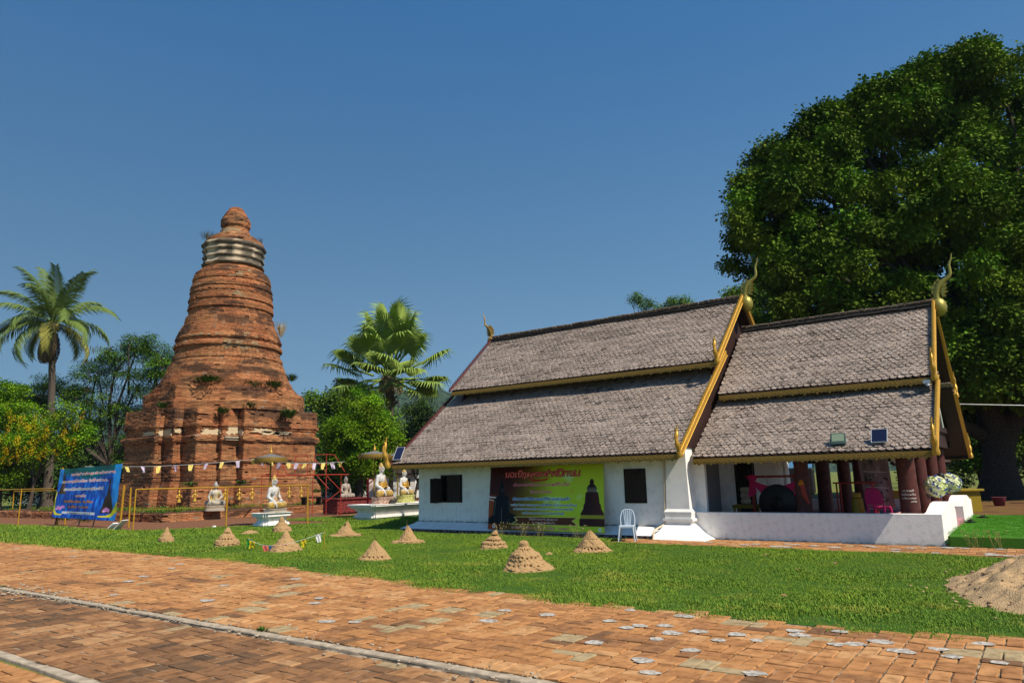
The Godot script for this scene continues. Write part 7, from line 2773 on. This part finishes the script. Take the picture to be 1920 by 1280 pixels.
# ---------------------------------------------------------------- rails, frames, bunting, banner
func rail(label: String, pts: Array, posts: Array, h: float, mid := true) -> void:
	var t := thing("yellow_rail", label, "railing")
	for i in pts.size() - 1:
		var b := MB.new()
		b.bar(pts[i] + Vector3(0, h, 0), pts[i + 1] + Vector3(0, h, 0), 0.026, 8)
		put(t, "top_rail", b.mesh(), M.yellow)
		if mid:
			b = MB.new()
			b.bar(pts[i] + Vector3(0, h * 0.5, 0), pts[i + 1] + Vector3(0, h * 0.5, 0), 0.008, 5)
			put(t, "wire", b.mesh(), M.yellow)
	for p in posts:
		var b := MB.new()
		b.bar(p, p + Vector3(R(-0.04, 0.04), h, 0), 0.028, 8)
		put(t, "post", b.mesh(), M.yellow)


func fences() -> void:
	rng.seed = 800
	rail("yellow pipe rail on thin posts left of the blue banner", [V(-42.0, 0, -2.7), V(-28.4, 0, -2.75)], [V(-41.8, 0, -2.7), V(-36.5, 0, -2.7), V(-31.65, 0, -2.8)], 1.62, false)
	rail("yellow pipe rail in front of the stupa, turning behind the white statue", [V(-21.25, 0, -2.75), V(-19.2, 0, -0.2), V(-16.5, 0, 1.55)], [V(-21.25, 0, -2.75), V(-19.2, 0, -0.2), V(-16.5, 0, 1.55)], 1.52)
	rail("yellow pipe rail behind the right large statue, by the hall corner", [V(-15.4, 0, 7.0), V(-13.0, 0, 8.4)], [V(-13.05, 0, 8.35)], 1.95)
	rail("short yellow rail in the shade beside the coconut trunk", [V(-44.5, 0, 1.5), V(-37.0, 0, 1.7)], [V(-44.5, 0, 1.5), V(-38.2, 0, 1.65)], 1.5, false)
	# blue banner
	var t := thing("blue_banner", "blue printed banner with red Thai writing on yellow posts, at the far left", "banner")
	var b := MB.new()
	cloth(b, [V(-29.5, 0.36, -2.25), V(-23.98, 0.28, -2.15), V(-23.75, 2.56, -2.1), V(-29.2, 2.46, -2.2)], 40, 20, 0.05, 1.0)
	put(t, "sheet", b.mesh(), print_mat(blue_banner_image()))
	for q in [[-29.35, -2.1], [-23.85, -1.98]]:
		b = MB.new()
		b.bar(V(q[0], 0, q[1]), V(q[0] + 0.1, 2.55 if q[0] < -25.0 else 1.7, q[1]), 0.045, 8)
		b.bar(V(q[0] + 0.2, 0, q[1] + 0.25), V(q[0] + 0.25, 2.4 if q[0] < -25.0 else 1.6, q[1] + 0.2), 0.035, 8)
		put(t, "post", b.mesh(), M.yellow)
	for a in [-29.2, -26.9, -25.6]:
		b = MB.new()
		b.bar(V(a, -0.02, -2.25), V(a + 0.02, 0.45, -2.18), 0.025, 6)
		put(t, "stake", b.mesh(), M.black)
	# red steel frame beside the stupa
	t = thing("red_steel_frame", "red welded steel frame with rails and a ladder end, right of the stupa foot", "steel frame")
	var o := V(-21.4, 0, 6.5)
	var parts := {"beam": [[-3.2, 2.0, 0.0, 0.78, 1.96, 0.0], [-3.2, 2.0, 1.2, 0.78, 1.96, 1.2], [-3.2, 2.0, 0.0, -3.2, 2.0, 1.2], [0.78, 1.96, 0.0, 0.78, 1.96, 1.2]], "post": [[0.0, 0.0, 0.0, -0.05, 2.95, 0.0], [0.62, 0.0, 0.3, 0.62, 1.96, 0.3], [-3.15, 0.0, 0.0, -3.15, 2.0, 0.0], [-1.55, 2.0, 0.0, -1.55, 2.9, 0.0], [-0.95, 2.0, 0.0, -0.95, 2.92, 0.0], [-2.4, 2.0, 0.0, -2.4, 2.85, 0.0], [-0.6, 2.0, 0.0, -0.62, 2.92, 0.0], [-1.0, 0.0, 1.2, -1.0, 2.0, 1.2]], "rail": [[-1.55, 2.9, 0.0, -0.95, 2.92, 0.0], [-0.62, 2.92, 0.0, -0.05, 2.95, 0.0], [-2.4, 2.4, 0.0, -0.95, 2.45, 0.0], [-0.05, 2.95, 0.0, 0.2, 2.93, 0.6], [0.2, 2.93, 0.6, 0.72, 2.1, 0.6]], "brace": [[-0.62, 2.75, 0.0, -0.05, 2.1, 0.0], [0.0, 1.9, 0.0, 0.62, 1.2, 0.3], [-0.5, 1.95, 0.0, 0.1, 1.3, 0.0], [0.62, 1.2, 0.3, 0.0, 0.7, 0.0], [-2.4, 2.8, 0.0, -1.9, 2.05, 0.0]]}
	for nm in parts:
		for q in parts[nm]:
			b = MB.new()
			b.bar(off(o, q[0], q[1], q[2]), off(o, q[3], q[4], q[5]), 0.032 if nm == "beam" else 0.019, 6)
			put(t, nm, b.mesh(), M.redsteel)
	b = MB.new()
	b.bar(V(-18.3, 0, 6.3), V(-18.3, 1.72, 6.3), 0.05, 6)
	b.bar(V(-18.3, 1.72, 6.3), V(-17.75, 1.72, 6.5), 0.035, 6)
	b.bar(V(-18.3, 1.45, 6.3), V(-18.0, 1.7, 6.4), 0.025, 6)
	solo("red_post", b.mesh(), mat(lin(0.5, 0.01, 0.02), 0.4), "bright red bracket post left of the wide pedestal", "post")
	b = MB.new()
	cloth(b, [V(-19.3, 0.85, 7.2), V(-18.4, 0.85, 7.7), V(-18.4, 1.75, 7.7), V(-19.3, 1.75, 7.2)], 8, 10, 0.08, 4.0)
	solo("hanging_cloth", b.mesh(), mat(lin(0.55, 0.42, 0.38), 0.8), "pale cloth hanging behind the bright red bracket post", "cloth")
	# bunting
	bunting("upper string of yellow and lilac flags across the right face of the stupa base", [V(-27.6, 2.55, -1.9), V(-23.2, 2.75, 3.6), V(-20.0, 2.55, 6.4)], 21, 0.25)
	bunting("middle string of yellow and lilac flags across the left face of the stupa base", [V(-36.0, 2.0, 0.6), V(-31.5, 1.85, 0.2), V(-27.6, 2.6, -1.7)], 16, 0.45)
	bunting("lower string of yellow and lilac flags sagging low at the stupa's left base corner", [V(-35.6, 1.35, 0.4), V(-31.0, 1.05, 0.2), V(-28.6, 1.9, -0.8)], 12, 0.3)


func bunting(label: String, pts: Array, cnt: int, sag: float) -> void:
	var t := thing("flag_bunting", label, "bunting")
	var line := []
	for s in pts.size() - 1:
		for i in 12:
			var u := i / 12.0
			line.append(pts[s].lerp(pts[s + 1], u) - Vector3(0, sag * sin(u * PI) * 0.5, 0))
	line.append(pts[pts.size() - 1])
	var b := MB.new()
	b.tube(line, [0.006], 4)
	put(t, "string", b.mesh(), M.white)
	var ym := mat(lin(0.62, 0.5, 0.14), 0.8)
	var lm := mat(lin(0.52, 0.44, 0.55), 0.8)
	for i in cnt:
		var u := (i + 0.5) / cnt * (line.size() - 1)
		var p: Vector3 = line[int(u)].lerp(line[mini(int(u) + 1, line.size() - 1)], u - int(u))
		var d: Vector3 = (line[mini(int(u) + 1, line.size() - 1)] - line[int(u)])
		d.y = 0
		d = d.normalized() * R(0.08, 0.11)
		var k := R(0.22, 0.34)
		b = MB.new()
		var sw := Vector3(R(-0.12, 0.12), 0, R(-0.12, 0.12))
		cloth(b, [p - d * 0.7 + sw - Vector3(0, k, 0), p + d * 0.6 + sw - Vector3(0, k, 0), p + d, p - d], 4, 5, 0.06, i * 3.0)
		put(t, "flag", b.mesh(), ym if i % 2 == 0 else lm)


# ---------------------------------------------------------------- sand
func sand_cone(label: String, a: float, n: float, h: float, w: float, shape: int, holes: Array, sd: int) -> void:
	var rows := []
	var nu := 210 if holes.size() else 84
	var nv := 100 if holes.size() else 50
	for j in nv + 1:
		var v := float(j) / nv
		var r: float
		var y := v * h
		if shape == 0:      # plain cone with a rounded tip
			r = w * 0.5 * (pow(1.0 - v, 0.95) + 0.08 * exp(-v * 7.0))
		elif shape == 1:    # cone on a slumped foot
			r = w * 0.5 * ((1.0 if v < 0.16 else (1.0 - v) * 0.72 + 0.05) - 0.2 * v)
		elif shape == 2:    # stepped dome with a knob
			var st := [[0.0, 1.0], [0.12, 0.95], [0.3, 0.78], [0.33, 0.72], [0.58, 0.58], [0.62, 0.48], [0.76, 0.27], [0.8, 0.2], [0.92, 0.19], [0.97, 0.14], [1.0, 0.0]]
			r = w * 0.5 * lerp_table(st, v)
		elif shape == 3:    # bell with two ledges
			var st := [[0.0, 1.0], [0.2, 0.95], [0.38, 0.84], [0.4, 0.66], [0.6, 0.5], [0.64, 0.36], [0.85, 0.22], [0.96, 0.1], [1.0, 0.0]]
			r = w * 0.5 * lerp_table(st, v)
		else:               # low crumbled mound
			r = w * 0.5 * (1.0 - v * v)
		if j == nv:
			r = 0.003
		var line := PackedVector3Array()
		for i in nu:
			var t := TAU * i / nu
			var d := Vector3(cos(t), 0, -sin(t))
			var rough := 0.07 * noise.get_noise_3d(d.x * 2.0 + sd, y * 7.0, d.z * 2.0) + 0.035 * fine_noise.get_noise_3d(d.x * 1.5, y * 9.0 + sd, d.z * 1.5)
			if shape == 4:
				rough *= 4.0
			rough *= 1.0 + 1.6 * exp(-v * 8.0)
			var rr := maxf(r + w * rough * (0.35 + 0.65 * (1.0 - v)), 0.002)
			for q in holes:
				# q: [height share, count, first angle, last angle, radius]
				if absf(v - q[0]) * h < q[4] * 2.0:
					for k in q[1]:
						var ha: float = lerpf(q[2], q[3], float(k) / maxi(1, q[1] - 1)) + 0.05 * sin(k * 7.0)
						var dx := angle_difference(t, ha) * rr
						var dy: float = (v - q[0] - 0.012 * sin(k * 3.0)) * h
						var e: float = (dx * dx + dy * dy) / (q[4] * q[4])
						if e < 2.2:
							rr -= q[4] * 3.4 * exp(-e * e * 1.2)
			var lean := Vector3(sin(sd * 2.3), 0, cos(sd * 1.7)) * w * 0.09 * v * v + d * w * 0.05 * maxf(0.0, noise.get_noise_2d(sd * 4.0 + cos(t) * 0.7, sin(t) * 0.7)) * exp(-v * 4.0) * 4.0
			line.append(lean + d * maxf(rr, 0.002) + Vector3(0, y + 0.02 * fine_noise.get_noise_2d(t * 2.0 + sd, v) * (1.0 - v), 0))
		rows.append(line)
	var b := MB.new()
	b.grid(rows, true)
	var o := solo("sand_stupa", b.mesh(), M.sandcone, label, "sand cone", V(a, -0.005, n), 0.0)
	o.set_meta("group", "sand stupas on the lawn")
	# crumbs round the foot
	var c := MB.new()
	for i in 22:
		var t := R(0, TAU)
		var rr := w * R(0.48, 0.62)
		var s := R(0.008, 0.03)
		c.ball(Vector3(cos(t) * rr, s * 0.5, sin(t) * rr), Vector3(s, s * 0.7, s), 6, 4)
	var cr := put(o, "crumbs", c.mesh(), M.sandcone)
	cr.set_meta("kind", "stuff")


func sand_things() -> void:
	rng.seed = 900
	var w := -PI / 2   # towards the camera the angle runs round -PI/2
	sand_cone("smallest sand cone, far left near the brick plaza", -14.0, -5.42, 0.47, 0.46, 3, [], 1)
	sand_cone("pointed sand cone with two rings of holes, left of the coloured flags", -11.03, -5.38, 0.52, 0.66, 3, [[0.72, 7, -3.0, -0.1, 0.02], [0.42, 9, -3.1, 0.0, 0.022], [0.16, 9, -3.1, 0.0, 0.018]], 2)
	sand_cone("low crumbled sand heap beside the small white pedestal", -14.35, -2.43, 0.17, 0.68, 4, [], 3)
	sand_cone("tall smooth sand cone right in front of the small white pedestal", -13.8, -1.6, 0.56, 0.64, 3, [], 4)
	sand_cone("sand cone ringed by small coloured flags", -8.32, -5.54, 0.5, 0.68, 3, [], 5)
	sand_cone("broad sand cone with a cave-like hollow, behind the others", -10.41, -1.87, 0.56, 0.9, 1, [[0.6, 2, -2.3, -1.7, 0.045]], 6)
	sand_cone("sharp sand cone on a slumped foot at the hall's left corner", -6.98, -2.7, 0.58, 0.78, 1, [], 7)
	sand_cone("wide sand cone with one row of holes and a twig in its tip", -4.9, -5.82, 0.42, 0.68, 0, [[0.2, 11, -3.1, 0.0, 0.02]], 8)
	sand_cone("sand cone with three rings of holes in front of the banner's left edge", -3.99, -2.96, 0.44, 0.58, 3, [[0.72, 9, -3.1, 0.1, 0.018], [0.46, 13, -3.2, 0.2, 0.02], [0.26, 14, -3.2, 0.2, 0.02]], 9)
	sand_cone("big stepped sand dome with a knob, nearest on the lawn", -1.01, -5.87, 0.53, 0.86, 2, [[0.7, 8, -2.8, -0.2, 0.015], [0.46, 12, -3.1, 0.0, 0.016], [0.22, 10, -3.0, 0.0, 0.018]], 10)
	sand_cone("wide pointed sand cone with a ragged ring of holes, before the banner's right edge", -1.44, -2.77, 0.5, 0.84, 0, [[0.22, 15, -3.0, 0.0, 0.02], [0.6, 12, -2.9, -0.1, 0.011]], 11)
	sand_cone("tiny sand lump on the grass between the two right-hand sand cones", -2.0, -3.6, 0.08, 0.16, 4, [], 12)
	var b := MB.new()
	b.bar(V(-4.9, 0.4, -5.82), V(-4.98, 0.52, -5.82), 0.006, 5)
	solo("stick", b.mesh(), M.darkwood, "short twig stuck in the tip of the middle sand cone", "twig")
	# little flags on a string round the fifth cone
	var cols := [Color(0.02, 0.22, 0.03), Color(0.65, 0.5, 0.02), Color(0.6, 0.12, 0.1), Color(0.03, 0.1, 0.4), Color(0.65, 0.16, 0.12), Color(0.65, 0.5, 0.02), Color(0.7, 0.7, 0.68)]
	var t := thing("flag_string", "string of small coloured paper flags on two sticks round a sand cone", "flags")
	var p0 := V(-9.55, 0.30, -5.75)
	var p1 := V(-7.5, 0.45, -5.05)
	var at := func(u: float) -> Vector3:
		var side := Vector3(0.2, 0, 0.42) * sin(u * PI)
		return p0.lerp(p1, u) + side - Vector3(0, 0.2 * sin(u * PI), 0)
	b = MB.new()
	var line := []
	for i in 13:
		line.append(at.call(i / 12.0))
	b.tube(line, [0.004], 4)
	put(t, "string", b.mesh(), M.white)
	for p in [p0, p1]:
		b = MB.new()
		b.bar(Vector3(p.x, 0, p.z), p + Vector3(0, 0.03, 0), 0.008, 5)
		put(t, "stick", b.mesh(), M.yellow)
	for i in 7:
		var p: Vector3 = at.call([0.03, 0.09, 0.35, 0.45, 0.6, 0.8, 0.94][i])
		b = MB.new()
		var d := Vector3(0.065, 0, -0.03)
		cloth(b, [p - d * 0.7 - Vector3(R(-0.05, 0.05), 0.19, 0), p + d * 0.5 - Vector3(R(-0.05, 0.05), 0.17, 0.03), p + d, p - d], 4, 5, 0.04, i * 2.0)
		put(t, "flag", b.mesh(), mat(lin(cols[i].r, cols[i].g, cols[i].b), 0.7))
	# the big pile at the right edge
	b = MB.new()
	var rows := []
	var n := 150
	for j in n + 1:
		var l := PackedVector3Array()
		for i in n + 1:
			var a := lerpf(5.0, 12.2, float(i) / n)
			var nn := lerpf(-8.1, -0.9, float(j) / n)
			var h := sand_pile_height(a, nn)
			if h > 0.0:
				var f := noise.get_noise_2d(a * 4.0, nn * 4.0)
				h += minf(1.0, h * 3.0) * (0.08 * f + 0.13 * minf(0.0, fine_noise.get_noise_2d(a * 1.9, nn * 1.9) + 0.1) * 2.2 + 0.03 * fine_noise.get_noise_2d(a * 5.0, nn * 5.0))
			l.append(V(a, maxf(h, -0.03), nn))
		rows.append(l)
	b.grid(rows)
	var pile := solo("sand_pile", b.mesh(), M.sand, "big heap of trampled pale sand at the right edge", "sand pile")
	b = MB.new()
	for i in 420:
		var an := R(PI * 0.5, PI * 1.75)
		var rr := 3.3 * sqrt(R(0.05, 1.0))
		var ca := 8.6 + cos(an) * rr
		var cn := -4.5 + sin(an) * rr
		var s := R(0.008, 0.022) * (2.0 if R(0, 1) < 0.12 else 1.0)
		b.ball(V(ca, sand_pile_height(ca, cn) + 0.01, cn), Vector3(s * R(0.8, 1.6), s * 0.7, s), 6, 4)
	put(pile, "clods", b.mesh(), mat(lin(0.3, 0.2, 0.115), 0.95)).set_meta("kind", "stuff")
	b = MB.new()
	for i in 160:
		var an := R(0, TAU)
		var rr := R(0.95, 1.12)
		var s := R(0.008, 0.03)
		b.ball(V(8.6 + cos(an) * 3.3 * rr, 0.03, -4.5 + sin(an) * 3.3 * rr), Vector3(s, s * 0.6, s), 6, 4)
	var g := solo("sand_crumbs", b.mesh(), M.sand, "crumbs of sand scattered round the big sand heap", "sand")
	g.set_meta("kind", "stuff")


func small_things() -> void:
	rng.seed = 950
	# spot lamp with its small panel by the blue banner
	var t := thing("garden_floodlight", "white floodlight tipped over on the grass below the blue banner", "floodlight", V(-21.9, 0.05, -2.95), 0.4)
	var b := MB.new()
	b.cbox(Vector3(-0.28, 0.14, 0), Vector3(0.3, 0.05, 0.26), 0.01, Basis(Vector3(0, 0, 1), 0.7))
	put(t, "lamp_head", b.mesh(), M.white)
	b = MB.new()
	b.cbox(Vector3(0.08, 0.16, 0.02), Vector3(0.55, 0.03, 0.34), 0.008, Basis(Vector3(0, 0, 1), 0.75))
	put(t, "panel", b.mesh(), M.white)
	b = MB.new()
	b.bar(Vector3(-0.1, 0.0, 0), Vector3(-0.1, 0.16, 0), 0.015)
	put(t, "stake", b.mesh(), M.black)
	b = MB.new()
	b.cbox(V(-19.35, 0.03, -0.6), Vector3(0.12, 0.1, 0.12), 0.02)
	solo("small_lamp", b.mesh(), M.white, "tiny white lamp at the foot of the middle yellow post", "lamp")
	# black pot and stick bench on the platform near the gilded figures
	t = thing("brick_bench", "low dark bench on the platform, right of the white statue", "bench", V(-25.9, 0.4, 9.2), PI / 2)
	b = MB.new()
	b.cbox(Vector3(0, 0.4, 0), Vector3(1.2, 0.08, 0.4), 0.01)
	put(t, "seat", b.mesh(), M.darkwood)
	for s in [-0.5, 0.5]:
		b = MB.new()
		b.cbox(Vector3(s, 0.18, 0), Vector3(0.08, 0.36, 0.35), 0.01)
		put(t, "leg", b.mesh(), M.darkwood)
	b = MB.new()
	b.lathe(Vector3.ZERO, [Vector2(0.0, 0.0), Vector2(0.16, 0.02), Vector2(0.22, 0.14), Vector2(0.2, 0.26), Vector2(0.12, 0.32), Vector2(0.0, 0.33)], 16)
	solo("black_pot", b.mesh(), M.black, "round black pot on the platform right of the low dark bench", "pot", V(-25.9, 0.4, 10.2))
	# dry leaves on the lawn
	for q in [[3.6, -3.2, "brown dry leaf on the lawn near the sand heap's tip"], [3.3, -4.3, "curled brown leaf on the lawn left of the sand heap"], [3.8, -6.9, "brown leaf with a white petal on the near lawn at the right"], [2.2, -2.4, "pale dry leaf on the lawn before the low wall"], [1.6, -5.2, "small brown leaf in the middle of the right-hand lawn"]]:
		b = MB.new()
		b.c = Color(0.24, 0.13, 0.07)
		for k in 3:
			var an := R(0, TAU)
			var d := Vector3(cos(an), 0.3, sin(an)) * R(0.05, 0.09)
			var s := Vector3(-sin(an), 0.2, cos(an)) * 0.028
			b.tri(Vector3(0, 0.06, 0), d * 0.6 + s + Vector3(0, 0.07, 0), d + Vector3(0, 0.06, 0))
			b.tri(Vector3(0, 0.06, 0), d + Vector3(0, 0.06, 0), d * 0.6 - s + Vector3(0, 0.07, 0))
		solo("dry_leaf", b.mesh(), M.vc, q[2], "leaf", V(q[0], 0.0, q[1]))
	# weeds along kerb and plinth
	var wm := leafmat(lin(0.06, 0.13, 0.02), Color(0.1, 0.16, 0.03))
	for q in [[-7.7, -11.75, 0.14, 30, 0.1, "small weed in the kerb joint at the left edge of the dark brick path"], [-0.6, -11.6, 0.06, 26, 0.07, "tiny weed in the broken kerb in the foreground"], [-31.0, -0.2, 0.3, 60, 0.4, "bushy green weed at the platform foot left of the blue banner"], [-33.4, -0.1, 0.3, 60, 0.35, "bushy green weed at the platform foot beside the left yellow post"]]:
		b = MB.new()
		weed_cluster(b, q[2], q[3], q[4], 0.012 + q[4] * 0.06)
		solo("weed", b.mesh(), wm, q[5], "plant", V(q[0], 0.03, q[1]))
